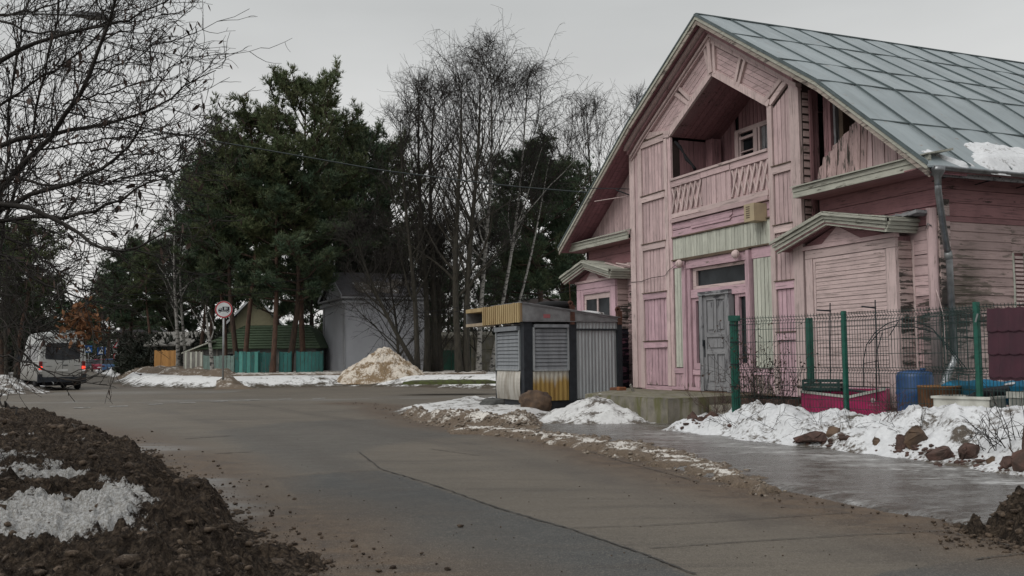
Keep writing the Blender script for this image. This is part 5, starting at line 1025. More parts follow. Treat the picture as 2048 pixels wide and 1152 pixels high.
lathe('body', bar, BLUEP, [(.27, 0), (.31, .05), (.32, .3), (.335, .34), (.32, .38), (.32, .75), (.335, .79), (.32, .83), (.315, 1.08), (.29, 1.16), (.15, 1.2)], n=24); lathe('cap', bar, BLUEP, [(.05, 0), (.05, .04), (.02, .045)], (.15, 0, 1.19), 10)
ba2 = thing('barrel', 'rusty brown cut-open drum in front of the blue barrel', 'barrel', (7.28, 16.75, 0)); RB = simple('rust_brown_drum', (.14, .065, .03), (.07, .035, .02), 5, .85, bump=.4)
lathe('body', ba2, RB, [(.33, .0), (.33, .40), (.345, .43), (.33, .46), (.34, .90), (.355, .92), (.34, .935), (.32, .92), (.31, .55), (.02, .52)], n=28); tube('rim', ba2, simple('rim_orange', (.30, .16, .07), rough=.8), [(.345 * math.cos(a), .345 * math.sin(a), .935) for a in np.linspace(0, 6.283, 25)], .012, 5)
tb = thing('tub', 'open off-white plastic tub beside the rusty drum', 'tub', (7.42, 15.95, .0), HROT + .3)
for lo, hi in (((-.45, -.3, .3), (.45, -.26, .78)), ((-.45, .26, .3), (.45, .3, .78)), ((-.45, -.26, .3), (-.41, .26, .78)), ((.41, -.26, .3), (.45, .26, .78)), ((-.41, -.26, .3), (.41, .26, .34))): box('tub_wall', tb, OFFW, lo, hi)
for lo, hi in (((-.48, -.33, .76), (.48, -.25, .80)), ((-.48, .25, .76), (.48, .33, .80)), ((-.48, -.25, .76), (-.40, .25, .80)), ((.40, -.25, .76), (.48, .25, .80))): box('tub_rim', tb, OFFW, lo, hi)
fr_ = thing('refrigerator', 'old grey-white refrigerator body lying at the right behind the fence', 'refrigerator', (8.25, 14.85, .0), HROT + .05)
box('cabinet', fr_, OFFW, (-.6, -.3, .25), (.9, .4, .86)); box('door', fr_, simple('grey_panel', (.22, .22, .20), rough=.6), (-.56, -.33, .28), (.88, -.30, .78)); box('trim', fr_, OFFW, (-.62, -.34, .80), (.92, .42, .89)); box('handle', fr_, DARK, (.6, -.36, .4), (.64, -.33, .65))
bo = thing('tarpaulin', 'turquoise blue sheet with snow behind the refrigerator', 'tarpaulin', (8.3, 16.3, .85), HROT + .1)
V = [(x, y, .16 * math.cos(y * 2.6) + .02 * math.sin(x * 9 + y * 5)) for x in np.linspace(-1.0, 1.3, 30) for y in np.linspace(-.45, .45, 10)]; Fc = [(i * 10 + j, i * 10 + j + 1, (i + 1) * 10 + j + 1, (i + 1) * 10 + j) for i in range(29) for j in range(9)]
o = put('sheet', nm_mesh('sheet', V, Fc, TURQ, smooth=True), bo); o.modifiers.new('t', 'SOLIDIFY').thickness = .02; box('side_flap', bo, TURQ, (-1.0, -.47, -.2), (1.3, -.45, .1))
mtn('snow_patch', (8.75, 16.0, 1.0), .7, .3, .12, SNOW, 'thin snow lying on the turquoise sheet', 'snow', n=40, ridge=.01)
tag(tube('pipe', None, DARK, [(7.35, 15.95, .72), (7.6, 15.9, .84), (8.1, 15.9, .90), (8.5, 15.9, .92)], [.05, .08, .085, .085], 10), 'dark green pipe lying across the white tub', 'pipe')
ar = thing('wire_arch', 'bent steel wire hoops standing before the house wall', 'garden arch', (0, 0, 0))
def arc(px, Y): return [AT(x, y, Y) for x, y in px]
for px, Y, r in (([(1727, 775), (1727, 720), (1733, 690), (1750, 665), (1775, 647), (1805, 638), (1835, 643), (1865, 658), (1890, 685), (1915, 715), (1935, 740)], 18.1, .010), ([(1738, 688), (1760, 662), (1790, 652), (1830, 654), (1870, 665), (1895, 695), (1925, 735)], 17.8, .010), ([(1760, 770), (1755, 700), (1765, 664)], 17.8, .009), ([(1779, 671), (1797, 642)], 17.9, .009), ([(1727, 727), (1757, 722)], 18.0, .008)):
    tube('hoop', ar, DARK, arc(px, Y), r, 5)
for px, lb in (([(1660, 606), (1660, 670)], 'left steel rod with a sideways arm before the shutter'), ([(1750, 600), (1752, 670)], 'right steel rod with a sideways arm before the shutter')):
    rd = thing('steel_rod', lb, 'rod'); Y = 19.2 if px[0][0] < 1700 else 18.4
    tube('rod', rd, DARK, [AT(px[0][0], px[0][1], Y), AT(px[1][0], px[1][1], Y), AT(px[1][0] + 1, 800, Y)], .013, 5); tube('arm', rd, DARK, [AT(px[0][0] - 27, px[0][1] + (14 if px[0][0] < 1700 else 13), Y), AT(px[0][0] + 2, px[0][1] + 16, Y)], .016, 5)
# ================================================================== SIGNS
WHITE = simple('sign_white', (.62, .64, .64), (.5, .52, .52), 2, .5, bump=0); RED = simple('sign_red', (.42, .02, .03), (.36, .02, .03), 3, .5, bump=0); SBLK = simple('sign_black', (.012, .012, .02), rough=.6, bump=0); SBLUE = simple('sign_blue', (.02, .10, .32), rough=.5, bump=0)
def disc(name, par, mat, r, c, y, n=40, r0=0.0, t=.004):
    V = []; 
    for yy in (y, y + t):
        for i in range(n): a = 2 * math.pi * i / n; V.append((c[0] + r * math.cos(a), yy, c[2] + r * math.sin(a)))
    if r0 <= 0: Fc = [tuple(range(n)), tuple(range(n, 2 * n))[::-1]] + [(i, (i + 1) % n, n + (i + 1) % n, n + i) for i in range(n)]
    else:
        for yy in (y, y + t):
            for i in range(n): a = 2 * math.pi * i / n; V.append((c[0] + r0 * math.cos(a), yy, c[2] + r0 * math.sin(a)))
        Fc = []
        for i in range(n): j = (i + 1) % n; Fc += [(i, j, 2 * n + j, 2 * n + i), (n + i, 3 * n + i, 3 * n + j, n + j), (i, n + i, n + j, j)]
    return put(name, nm_mesh(name, V, Fc, mat), par)
def text_part(name, par, mat, s, size, c, y):
    cu = bpy.data.curves.new('t', 'FONT'); cu.body = s; cu.size = size; cu.align_x = 'CENTER'; cu.align_y = 'CENTER'; cu.extrude = .002; cu.offset = size * .02
    tmp = bpy.data.objects.new('t', cu); COL.objects.link(tmp); bpy.context.view_layer.update(); me = bpy.data.meshes.new_from_object(tmp.evaluated_get(bpy.context.evaluated_depsgraph_get())); bpy.data.objects.remove(tmp)
    me.materials.clear(); me.materials.append(mat); o = put(name, me, par, mw=Matrix.Translation((c[0], y, c[2])) @ Matrix.Rotation(math.radians(90), 4, 'X')); return o
sp_ = AT(446, 752, 52.0); RSg = .455
sg = thing('road_sign', 'round red-rimmed truck ban sign marked 8т on a tall grey post', 'road sign', (sp_[0], sp_[1], .45), -math.atan2(sp_[0], sp_[1]))
zc = AT(447, 619, 52.0)[2] - .45
tube('post', sg, STEEL, [(0, .05, -.2), (0, .05, zc + .3)], .055, 10); disc('sign_plate', sg, STEEL, RSg, (0, 0, zc), .0, t=.01); disc('sign_face', sg, WHITE, RSg - .005, (0, 0, zc), -.006); disc('red_ring', sg, RED, RSg - .012, (0, 0, zc), -.011, r0=RSg - .075)
def flat(name, par, mat, pts, y, c, t=.003): return prism(name, par, mat, [(c[0] + x, y, c[2] + z) for x, z in pts], (0, -t, 0))
C_ = (0, 0, zc)
flat('truck_box', sg, SBLK, [(-.07, -.06), (.29, -.06), (.29, .15), (-.07, .15)], -.007, C_); flat('truck_cab', sg, SBLK, [(-.28, -.08), (-.10, -.08), (-.10, .08), (-.20, .08), (-.28, -.01)], -.007, C_); flat('truck_chassis', sg, SBLK, [(-.28, -.11), (.30, -.11), (.30, -.08), (-.28, -.08)], -.007, C_); flat('cab_window', sg, WHITE, [(-.24, .0), (-.14, .0), (-.14, .055), (-.19, .055)], -.0105, C_)
for x in (-.2, .19): disc('truck_wheel', sg, SBLK, .055, (x, 0, zc - .11), -.013); disc('wheel_hub', sg, WHITE, .025, (x, 0, zc - .11), -.018)
text_part('lettering', sg, WHITE, '8т', .20, (.11, 0, zc + .045), -.0125)
def small_sign(px, Y, pz, label, faces):
    p = AT(px, pz, Y); s = thing('road_sign', label, 'road sign', (p[0], p[1], .2)); s.rotation_euler = (0, 0, -math.atan2(p[0], p[1])); return s, p
s2, p2_ = small_sign(235, 105, 740, 'distant sign post with hump triangle, white plate and round 40 limit', None)
zt2 = AT(235, 690, 105)[2] - .2; zm = AT(235, 703, 105)[2] - .2; zb = AT(235, 713, 105)[2] - .2
tube('post', s2, STEEL, [(0, .08, -.3), (0, .08, zt2 + .3)], .05, 6)
flat('warning_triangle', s2, RED, [(-.48, -.30), (.48, -.30), (0, .52)], .0, (0, 0, zt2)); flat('triangle_face', s2, WHITE, [(-.34, -.22), (.34, -.22), (0, .36)], -.004, (0, 0, zt2)); flat('hump_symbol', s2, SBLK, [(-.2, -.17), (.2, -.17), (.14, -.09), (.06, -.03), (-.06, -.03), (-.14, -.09)], -.008, (0, 0, zt2))
flat('plate', s2, WHITE, [(-.44, -.12), (.44, -.12), (.44, .12), (-.44, .12)], 0, (0, 0, zm)); flat('plate_border', s2, SBLK, [(-.36, -.03), (.36, -.03), (.36, .03), (-.36, .03)], -.004, (0, 0, zm)); disc('limit_ring', s2, RED, .44, (0, 0, zb), 0); disc('limit_face', s2, WHITE, .36, (0, 0, zb), -.005); text_part('lettering', s2, SBLK, '40', .48, (0, 0, zb), -.008)
for px, Y, lb in ((176, 140, 'small blue pedestrian crossing sign nearest the van roof'), (202, 125, 'small blue pedestrian crossing sign above the red distant car')):
    s3, p3_ = small_sign(px, Y, 740, lb, None); z3 = AT(px, 698 if px < 190 else 702, Y)[2] - .2
    tube('post', s3, STEEL, [(0, .08, -.3), (0, .08, z3 + .3)], .05, 6); flat('sign_face', s3, SBLUE, [(-.5, -.5), (.5, -.5), (.5, .5), (-.5, .5)], 0, (0, 0, z3)); flat('triangle_face', s3, WHITE, [(-.36, -.34), (.36, -.34), (0, .36)], -.004, (0, 0, z3)); flat('walker_symbol', s3, SBLK, [(-.1, -.28), (.0, -.1), (.1, -.28), (.05, .1), (-.05, .1)], -.008, (0, 0, z3))
# ================================================================== VAN
VANW = NT('dirty_white_van_paint', .45, 0, .5); _p = VANW.pos(); _z = VANW.n('ShaderNodeSeparateXYZ', {0: _p}).outputs[2]; _n = VANW.noise(VANW.mul(_p, (2, 2, .8)), 1.5, 6, .7)
VANW = VANW.out(VANW.mix(VANW.step(VANW.ma('ADD', _z, VANW.ma('MULTIPLY', _n, 1.6)), 2.9, 1.2), (.42, .43, .42), (.20, .188, .165)))
TAIL = simple('lit_tail_lamp', (.6, .02, .02), rough=.3, bump=0, emit=((1, .06, .03), 1.6)); TAILD = simple('dark_red_lamp', (.18, .01, .012), rough=.3, bump=0)
def loft(name, par, mat, secs, closed=True, smooth=True):
    n = len(secs[0]); V = [p for s in secs for p in s]; Fc = [(k * n + i, k * n + (i + 1) % n, (k + 1) * n + (i + 1) % n, (k + 1) * n + i) for k in range(len(secs) - 1) for i in range(n)]; Fc += [tuple(range(n))[::-1], tuple((len(secs) - 1) * n + i for i in range(n))]
    me = nm_mesh(name, V, Fc, mat); bm = bmesh.new(); bm.from_mesh(me); bmesh.ops.recalc_face_normals(bm, faces=bm.faces); bm.to_mesh(me); bm.free(); me.polygons.foreach_set('use_smooth', np.full(len(me.polygons), smooth)); 
    o = put(name, me, par); 
    if smooth: 
        m = o.modifiers.new('e', 'EDGE_SPLIT'); m.split_angle = math.radians(35)
    return o
vb = AT(124, 782, 50.5); VH = 3.02; VW = 1.15
van = thing('van', 'dirty white high-roof van seen from behind with lit brake lamps', 'van', (vb[0], vb[1], 0), math.radians(34))
def vsec(y, w, zb, zt_, r=.18, tum=.14): # half width at belt w; upper part leans in
    zz = 1.5; pts = [(-w + .04, zb), (w - .04, zb), (w, zb + .1), (w, zz), (w - tum, zt_ - r), (w - tum - r * .35, zt_ - r * .3), (w - tum - r, zt_), (0, zt_ + .05), (-(w - tum - r), zt_), (-(w - tum - r * .35), zt_ - r * .3), (-(w - tum), zt_ - r), (-w, zz), (-w, zb + .1)]
    return [(x, y, z) for x, z in pts]
loft('body', van, VANW, [vsec(.0, VW - .05, .55, VH - .1), vsec(.07, VW, .48, VH - .02), vsec(4.6, VW, .48, VH), vsec(5.2, VW, .48, VH - .2), vsec(5.9, VW - .02, .48, 2.0, .15, .1), vsec(6.7, VW - .05, .48, 1.45, .1, .06), vsec(7.0, VW - .15, .5, 1.15, .08, .04)])
prism('rear_window', van, VGLASS, [(-.80, .0, 1.62), (0, .0, 1.55), (.80, .0, 1.62), (.84, .0, 1.75), (.78, .0, 2.42), (0, .0, 2.45), (-.78, .0, 2.42), (-.84, .0, 1.75)], (0, -.015, 0))
box('door_gap', van, BLACK, (-.008, -.008, .75), (.008, .0, 2.9)); box('number_plate', van, simple('plate_white', (.5, .5, .48), rough=.5, bump=0), (-.30, -.02, .98), (.26, -.005, 1.10)); box('door_handle', van, DARK, (.02, -.02, 1.28), (.26, -.005, 1.32)); box('trim_line', van, DARK, (-.8, -.008, 1.24), (-.5, -.004, 1.26)); box('trim_line', van, DARK, (.55, -.008, 1.26), (.82, -.004, 1.28)); tube('rear_wiper', van, DARK, [(.0, -.03, 1.66), (.02, -.03, 2.3)], .012, 4); lathe('wiper_hub', van, DARK, [(.05, 0), (.05, .03)], mw=Matrix.Translation((.02, -.0, 1.66)) @ Matrix.Rotation(math.radians(90), 4, 'X'), n=10)
for s in (-1, 1):
    box('tail_lamp', van, TAIL, (s * 1.02 - .09, -.03, 1.07), (s * 1.02 + .07, .05, 1.24)); box('tail_lamp', van, TAILD, (s * 1.02 - .09, -.028, 1.26), (s * 1.02 + .07, .05, 1.50)); box('tail_lamp', van, WHITE, (s * 1.02 - .08, -.026, .98), (s * 1.02 + .06, .05, 1.06)); box('rear_corner', van, DARK, (s * 1.05 - .12, -.05, .42), (s * 1.05 + .1, .1, .85))
    box('door_hinge', van, DARK, (s * 1.0 - .04, -.02, 1.95), (s * 1.0 + .04, .02, 2.0))
    for y in (1.5, 5.6):
        w = put('wheel', None, van)
        lathe('tyre', w, TYRE, [(.2, -.13), (.33, -.13), (.37, -.08), (.37, .08), (.33, .13), (.2, .13)], mw=Matrix.Translation((s * (VW - .16), y, .37)) @ Matrix.Rotation(math.radians(90), 4, 'Y'), n=20); lathe('rim', w, STEEL, [(.05, -.10), (.22, -.11), (.22, .11), (.05, .10)], mw=Matrix.Translation((s * (VW - .16), y, .37)) @ Matrix.Rotation(math.radians(90), 4, 'Y'), n=16)
    for y0, y1 in ((.35, 1.35), (1.45, 2.85), (2.95, 4.3)): prism('side_window', van, VGLASS, [(s * (VW + .002), y0, 1.55), (s * (VW + .002), y1, 1.55), (s * (VW - .093), y1, 2.42), (s * (VW - .093), y0, 2.42)], (s * .01, 0, 0))
box('bumper', van, DARK, (-1.0, -.10, .44), (1.0, .04, .70)); box('undercarriage', van, BLACK, (-.8, .2, .25), (.8, 6.3, .5)); box('axle', van, BLACK, (-.9, 1.42, .28), (.9, 1.58, .42)); box('roof_spoiler', van, VANW, (-.55, .0, VH), (.6, .3, VH + .07)); tube('tow_hook', van, STEEL, [(-.5, -.1, .45), (-.45, -.25, .4), (-.45, -.3, .3)], .02, 5); box('roof_lamp', van, TAILD, (-.09, -.03, 2.72), (.09, .02, 2.76)); box('mirror', van, DARK, (-VW - .28, 5.9, 1.5), (-VW - .04, 6.0, 1.9)); box('mirror', van, DARK, (VW + .04, 5.9, 1.5), (VW + .28, 6.0, 1.9))
# distant cars
def car(px, Y, pz, paint, label, rz):
    p = AT(px, pz, Y); c = thing('parked_car', label, 'car', (p[0], p[1], .1), rz); m = simple(label.split()[0] + '_car_paint', paint, rough=.35, bump=0, spec=.5)
    def s_(y, w, z0, z1, t=.0): return [(-w, y, z0), (w, y, z0), (w, y, .85 if z1 > .9 else z1), (w - t, y, z1), (0, y, z1 + .03), (-w + t, y, z1), (-w, y, .85 if z1 > .9 else z1)]
    loft('body', c, m, [s_(0, .9, .35, .75), s_(.12, 1.0, .3, .95), s_(.75, 1.0, .28, 1.0), s_(1.3, 1.0, .28, 1.02), s_(3.6, 1.0, .28, .98), s_(4.9, .98, .3, .85), s_(5.1, .85, .35, .7)])
    loft('cabin', c, VGLASS, [s_(.5, .86, .95, .98, .05), s_(1.15, .84, .95, 1.55, .18), s_(2.6, .84, .95, 1.58, .18), s_(3.6, .84, .95, 1.0, .1)]); loft('roof_panel', c, m, [[(-.68, 1.1, 1.56), (.68, 1.1, 1.56), (.66, 1.12, 1.63), (-.66, 1.12, 1.63)], [(-.68, 2.6, 1.58), (.68, 2.6, 1.58), (.66, 2.6, 1.65), (-.66, 2.6, 1.65)]])
    for s in (-1, 1):
        box('tail_lamp', c, TAILD, (s * .85 - .12, -.02, .68), (s * .85 + .1, .15, .84))
        for y in (1.0, 4.1): lathe('wheel', c, TYRE, [(.1, -.11), (.31, -.11), (.33, 0), (.31, .11), (.1, .11)], mw=Matrix.Translation((s * .9, y, .33)) @ Matrix.Rotation(math.radians(90), 4, 'Y'), n=14)
    box('number_plate', c, WHITE, (-.26, -.03, .5), (.26, .0, .62))
car(222, 118, 738, (.05, .12, .25), 'blue hatchback, nearest of the distant cars behind the snow', .35)
car(199, 128, 738, (.28, .02, .05), 'crimson car parked left of the blue hatchback', .4)
car(184, 140, 737, (.06, .07, .09), 'dark car at the far left of the distant cars', .4)
# ================================================================== BACKGROUND BUILDINGS AND FENCES
GW = simple('grey_house_render', (.40, .41, .44), (.35, .36, .39), .8, .9, bump=.1); GWT = simple('grey_house_trim', (.32, .325, .34), (.24, .245, .26), 2, .85); DROOF = simple('dark_grey_roof', (.085, .08, .085), (.055, .052, .056), 3, .8)
gp = G(690, 747, .5); gh = thing('grey_house', 'windowless grey rendered house with dark gabled roof behind the snow pile', 'house', (gp[0], gp[1], .3), HROT)
GH, GL, GD = 5.35, 6.9, 5.6    # wall height, front length (along -x), depth
box('wall', gh, GW, (-GL, 0, -.4), (0, GD, GH)); box('corner_strip', gh, GWT, (-.5, -.05, -.4), (.05, .0, GH - .1)); box('corner_strip', gh, GWT, (-GL - .03, -.05, -.4), (-GL + .4, .0, GH - .1)); box('cornice', gh, GWT, (-GL - .25, -.25, GH - .45), (.25, GD + .2, GH - .25)); box('cornice', gh, GWT, (-GL - .35, -.35, GH - .1), (.35, GD + .3, GH + .02)); box('frieze', gh, GWT, (-GL - .1, -.1, GH - .25), (.1, GD + .1, GH - .1))
rp = 1.75; prism('gable', gh, GW, [(-GL, 0.02, GH), (0, 0.02, GH), (-GL / 2, 0.02, GH + rp)], (0, .2, 0)); prism('gable', gh, GW, [(-GL, GD - .2, GH), (0, GD - .2, GH), (-GL / 2, GD - .2, GH + rp)], (0, .2, 0))
rf = put('roof', None, gh)
for a, b_ in (((-GL - .35, GH + .02), (-GL / 2, GH + rp + .12)), ((-GL / 2, GH + rp + .12), (.35, GH + .02))):
    prism('roof_slope', rf, DROOF, [(a[0], -.3, a[1]), (b_[0], -.3, b_[1]), (b_[0], -.3, b_[1] + .1), (a[0], -.3, a[1] + .1)], (0, GD + .6, 0)); prism('barge_board', rf, GWT, [(a[0], -.36, a[1] - .18), (b_[0], -.36, b_[1] - .2), (b_[0], -.36, b_[1] + .12), (a[0], -.36, a[1] + .12)], (0, .05, 0)); prism('barge_board', rf, GWT, [(a[0] + .3, -.1, a[1] - .1), (b_[0], -.1, b_[1] - .5), (b_[0], -.1, b_[1] - .35), (a[0] + .3, -.1, a[1] + .02)], (0, .05, 0))
prism('lean_to', gh, GW, [(-GL - 1.3, 2.0, -.4), (-GL, 2.0, -.4), (-GL, 2.0, 4.0), (-GL - 1.3, 2.0, 2.2)], (0, 3, 0)); prism('lean_to_roof', gh, GWT, [(-GL - 1.6, 1.8, 2.0), (-GL, 1.8, 4.2), (-GL, 1.8, 4.32), (-GL - 1.6, 1.8, 2.12)], (0, 3.4, 0))
gc = np.array(gp) + Aax * -.9 + Sax * 2.6
for i, (a_, s_, w_, l_) in enumerate(((-.9, 2.4, .9, 1.5), (-1.8, 4.4, .5, .8))):
    zz = .3 + GH + .1 + .1 + (-a_ + .35) / (GL / 2 + .35) * (rp + .1); c = np.array(gp) + Aax * a_ + Sax * s_; V = []
    for u in np.linspace(-1, 1, 18):
        for v in np.linspace(-1, 1, 18):
            r = math.hypot(u, v) + .3 * float(pn(np.array([u * 2.0 + i * 5]), np.array([v * 2.0]))[0]); V.append((u * w_, v * l_, -u * w_ * (rp + .1) / (GL / 2 + .35) + .07 * max(0, 1 - r) ** .4 - .06 * (r > 1)))
    me = nm_mesh('snow_patch', V, [(p * 18 + q, p * 18 + q + 1, p * 18 + q + 19, p * 18 + q + 18) for p in range(17) for q in range(17)], SNOW, smooth=True); o = put('snow_patch', me, loc=(c[0], c[1], zz)); o.rotation_euler = (0, 0, HROT); tag(o, ('larger snow patch on the dark roof of the grey house', 'smaller snow patch higher on the roof of the grey house')[i], 'snow')
# green roofed shed behind the teal fence
GRS = simple('green_tiled_roof', (.075, .11, .062), (.05, .075, .045), 5, .7); GSW = simple('shed_grey_wall', (.15, .15, .145), (.10, .10, .095), 3, .9)
sp_ = AT(395, 745, 70); sx_ = AT(640, 745, 70)[0] - sp_[0]; gs = thing('shed', 'low shed with hipped green tiled roof behind the teal fence', 'shed', (sp_[0], sp_[1], .5), -.12)
box('wall', gs, GSW, (.3, 0, -.2), (sx_, 5, 1.75)); 
for x in (.35, .9, 1.4): box('corner_board', gs, W_GR, (x, -.06, -.2), (x + .12, 0, 1.75))
for x in (2.1, 4.0, 6.0): w = put('window', None, gs); box('frame', w, W_GR, (x, -.05, .7), (x + .9, .0, 1.5)); box('pane', w, GLASS, (x + .08, -.06, .78), (x + .82, -.052, 1.42))
rows_ = 9; x0b, x1b, x0t, x1t, zb_, zt_ = -.1, sx_ + .4, 2.6, sx_ - 1.2, 1.75, 3.45
rf = put('roof', None, gs)
for i in range(rows_):
    u0, u1 = i / rows_, (i + 1) / rows_; f = lambda u: (x0b + (x0t - x0b) * u, x1b + (x1t - x1b) * u, -.4 + 2.6 * u, zb_ + (zt_ - zb_) * u)
    a, b_, y0, z0 = f(u0); c, d, y1, z1 = f(u1); prism('tile_row', rf, GRS, [(a, y0, z0 + .05), (b_, y0, z0 + .05), (d, y1, z1), (c, y1, z1)], (0, .05, -.06))
prism('hip', rf, GRS, [(x0b, -.4, zb_), (x0t, 2.2, zt_), (x0b, 5.2, zb_)], (0, 0, .05)); prism('hip', rf, GRS, [(x1b, -.4, zb_), (x1t, 2.2, zt_), (x1b, 5.2, zb_)], (0, 0, .05)); prism('back_slope', rf, GRS, [(x0b, 5.2, zb_), (x1b, 5.2, zb_), (x1t, 2.2, zt_), (x0t, 2.2, zt_)], (0, 0, .05))
prism('porch_roof', gs, W_CR, [(-1.0, -.5, 1.45), (1.2, -.5, 2.25), (1.2, -.5, 2.35), (-1.0, -.5, 1.53)], (0, 2, 0))
def plank_fence(px0, px1, Y0, Y1, ztop, mat, label, bw=.22, zb=.45, posts=None, rails=True, jag=.03, name='plank_fence', mats=None):
    p, q = AT(px0, 740, Y0), AT(px1, 740, Y1); p[2] = q[2] = 0; d = q - p; Ln = np.linalg.norm(d); rz = math.atan2(d[1], d[0]); t = thing(name, label, 'fence', (p[0], p[1], zb), rz); n = int(Ln / bw)
    for i in range(n):
        m = mats[i % len(mats)] if mats else mat
        box('plank', t, m, (i * Ln / n + .01, random.uniform(-.01, .01), -.2), ((i + 1) * Ln / n - .012, .03, ztop - zb + random.uniform(-jag, jag)))
    if rails:
        for z in (.25, ztop - zb - .25): box('rail', t, mat, (0, .035, z), (Ln, .09, z + .08))
    for x in (posts or ()): box('post', t, mat, (x * Ln - .06, .09, -.3), (x * Ln + .06, .2, ztop - zb + .05))
    return t
plank_fence(470, 516, 63, 63, 2.0, W_TE, 'bright teal plank gate section between two pine trunks', posts=(0, 1), mats=[W_TE, wood('teal_light_planks', (.10, .33, .29), (.1, .13, .12), 'v', .3, vary=.25)])
plank_fence(516, 546, 63.2, 63.4, 1.95, W_TE, 'dark teal fence section left of the leaning pine trunk', posts=(0, 1)); plank_fence(560, 582, 63.2, 63.4, 1.95, W_TE, 'short dull teal fence section between leaning pine and thick dark trunk', posts=(0, 1)); plank_fence(594, 645, 63.6, 64, 1.98, W_TE, 'dark teal fence section running up to the grey house', posts=(0, 1))
plank_fence(408, 468, 62.5, 63, 1.75, W_TP, 'pale faded teal fence section behind the round road sign', posts=(0, 1))
plank_fence(366, 404, 66, 64, 2.05, W_GR, 'grey and white slatted fence right of the birch trunks', bw=.24, mats=[W_GR, W_CR, W_GR])
plank_fence(322, 352, 80, 78, 2.3, W_OR, 'orange brown plank fence section left of the birch trunks', bw=.3, posts=(0, 1)); plank_fence(308, 321, 81, 80, 2.3, W_OR, 'narrow fence section of spaced orange planks beside the pine trunk', bw=.5, posts=(0, 1))
# rickety roof of the garage behind the orange fence
g1 = AT(300, 735, 84); ga = thing('garage', 'low garage with weathered grey roof behind the orange planks', 'garage', (g1[0], g1[1], .4)); box('wall', ga, GSW, (0, 0, 0), (3.2, 4, 2.3)); prism('roof', ga, W_GR, [(-.4, -.5, 2.3), (3.6, -.5, 2.3), (3.6, 3, 3.5), (-.4, 3, 3.5)], (0, 0, .12)); box('pipe', ga, DARK, (.3, -.05, 0), (.4, 0, 2.2))
# house seen between the pines
YW = simple('pale_yellow_gable', (.30, .28, .18), (.25, .23, .15), 3, .85); g2 = AT(505, 745, 92); hh = thing('far_house', 'far house with pale yellow gable and snowy roof edge seen between pine trunks', 'house', (g2[0], g2[1], .4), .25); box('wall', hh, YW, (-2.2, 0, 0), (2.4, 6, 4.4)); prism('gable', hh, YW, [(-2.2, 0, 4.4), (2.4, 0, 4.4), (.1, 0, 7.0)], (0, .2, 0))
for a, b_ in (((-2.7, 4.1), (.1, 7.1)), ((.1, 7.1), (2.9, 4.1))): prism('roof', hh, DROOF, [(a[0], -.5, a[1]), (b_[0], -.5, b_[1]), (b_[0], -.5, b_[1] + .15), (a[0], -.5, a[1] + .15)], (0, 7, 0)); prism('snowy_edge', hh, WHITE, [(a[0], -.55, a[1] - .05), (b_[0], -.55, b_[1] - .05), (b_[0], -.55, b_[1] + .22), (a[0], -.55, a[1] + .22)], (0, .06, 0))
g3 = AT(280, 735, 120); hp = thing('far_house', 'distant pinkish grey house left of the tall pine trunk', 'house', (g3[0], g3[1], .4), .2); PW = simple('pinkish_wall', (.26, .21, .20), (.18, .15, .15), 2, .9); box('wall', hp, PW, (-2.4, 0, 0), (2.4, 6, 4.6)); w = put('window', None, hp); box('frame', w, WHITE, (-.8, -.06, 1.9), (.8, .0, 3.6)); box('pane', w, GLASS, (-.6, -.07, 2.1), (-.06, -.062, 3.4)); box('pane', w, GLASS, (.06, -.07, 2.1), (.6, -.062, 3.4)); prism('roof', hp, DROOF, [(-2.8, -.4, 4.6), (2.8, -.4, 4.6), (0, -.4, 6.6)], (0, 6.8, 0)); box('balcony', hp, WHITE, (-1.6, -.5, 1.6), (1.0, -.06, 1.85))
# concrete fence and green garage behind the bare trees
GDK = simple('dark_green_doors', (.012, .055, .035), (.008, .04, .028), 4, .6)
g4 = AT(880, 742, 66); gg = thing('garage', 'small garage with dark green doors behind the bare trees', 'garage', (g4[0], g4[1], .5), .05); box('wall', gg, CONC2, (-.3, .05, -.2), (3.4, 3, 2.5)); box('door', gg, GDK, (.0, 0, -.1), (.75, .04, 1.5)); box('door', gg, GDK, (.78, 0, -.1), (1.5, .04, 1.5)); box('door', gg, GDK, (1.75, 0, -.1), (2.3, .04, 1.7)); prism('roof', gg, CONC2, [(-.5, -.3, 2.3), (3.6, -.3, 2.3), (3.6, 3.2, 2.7), (-.5, 3.2, 2.7)], (0, 0, .12)); box('white_post', gg, WHITE, (-.15, -.08, -.1), (-.02, .02, 1.3))
cf = thing('concrete_fence', 'weathered concrete panel fence behind the trees left of the kiosk', 'fence', (AT(945, 742, 65)[0], 65, .5), .02)
for i in range(9):
    x = i * 1.5; box('post', cf, CONC2, (x - .09, -.06, -.2), (x + .09, .1, 2.5))
    for k in range(3): box('fence_panel', cf, CONC2, (x + .1, .0, -.2 + k * .86), (x + 1.4, .06, .62 + k * .86)); box('panel_rib', cf, CONC2, (x + .2, -.03, .55 + k * .86), (x + 1.3, -.002, .62 + k * .86))
# brown wooden building right behind the kiosk
bb = AT(1020, 700, 75); bh = thing('far_house', 'dull brown wooden house behind the kiosk roof', 'house', (bb[0], 75, .4), .1); BW_ = simple('brown_wall', (.12, .09, .07), (.08, .06, .05), 3, .9); box('wall', bh, BW_, (0, 0, 0), (8, 5, 4.0)); w = put('window', None, bh)
for x in (2.5, 5.5): box('frame', w, W_GR, (x - .08, -.05, 1.8), (x + .88, 0, 3.2)); box('pane', w, GLASS, (x, -.06, 1.9), (x + .8, -.052, 3.1))
prism('roof', bh, simple('reddish_grey_roof', (.10, .075, .07), (.07, .055, .05), 2, .85), [(-.4, -.5, 4.0), (8.4, -.5, 4.0), (8.4, 2.5, 5.6), (-.4, 2.5, 5.6)], (0, 0, .12))
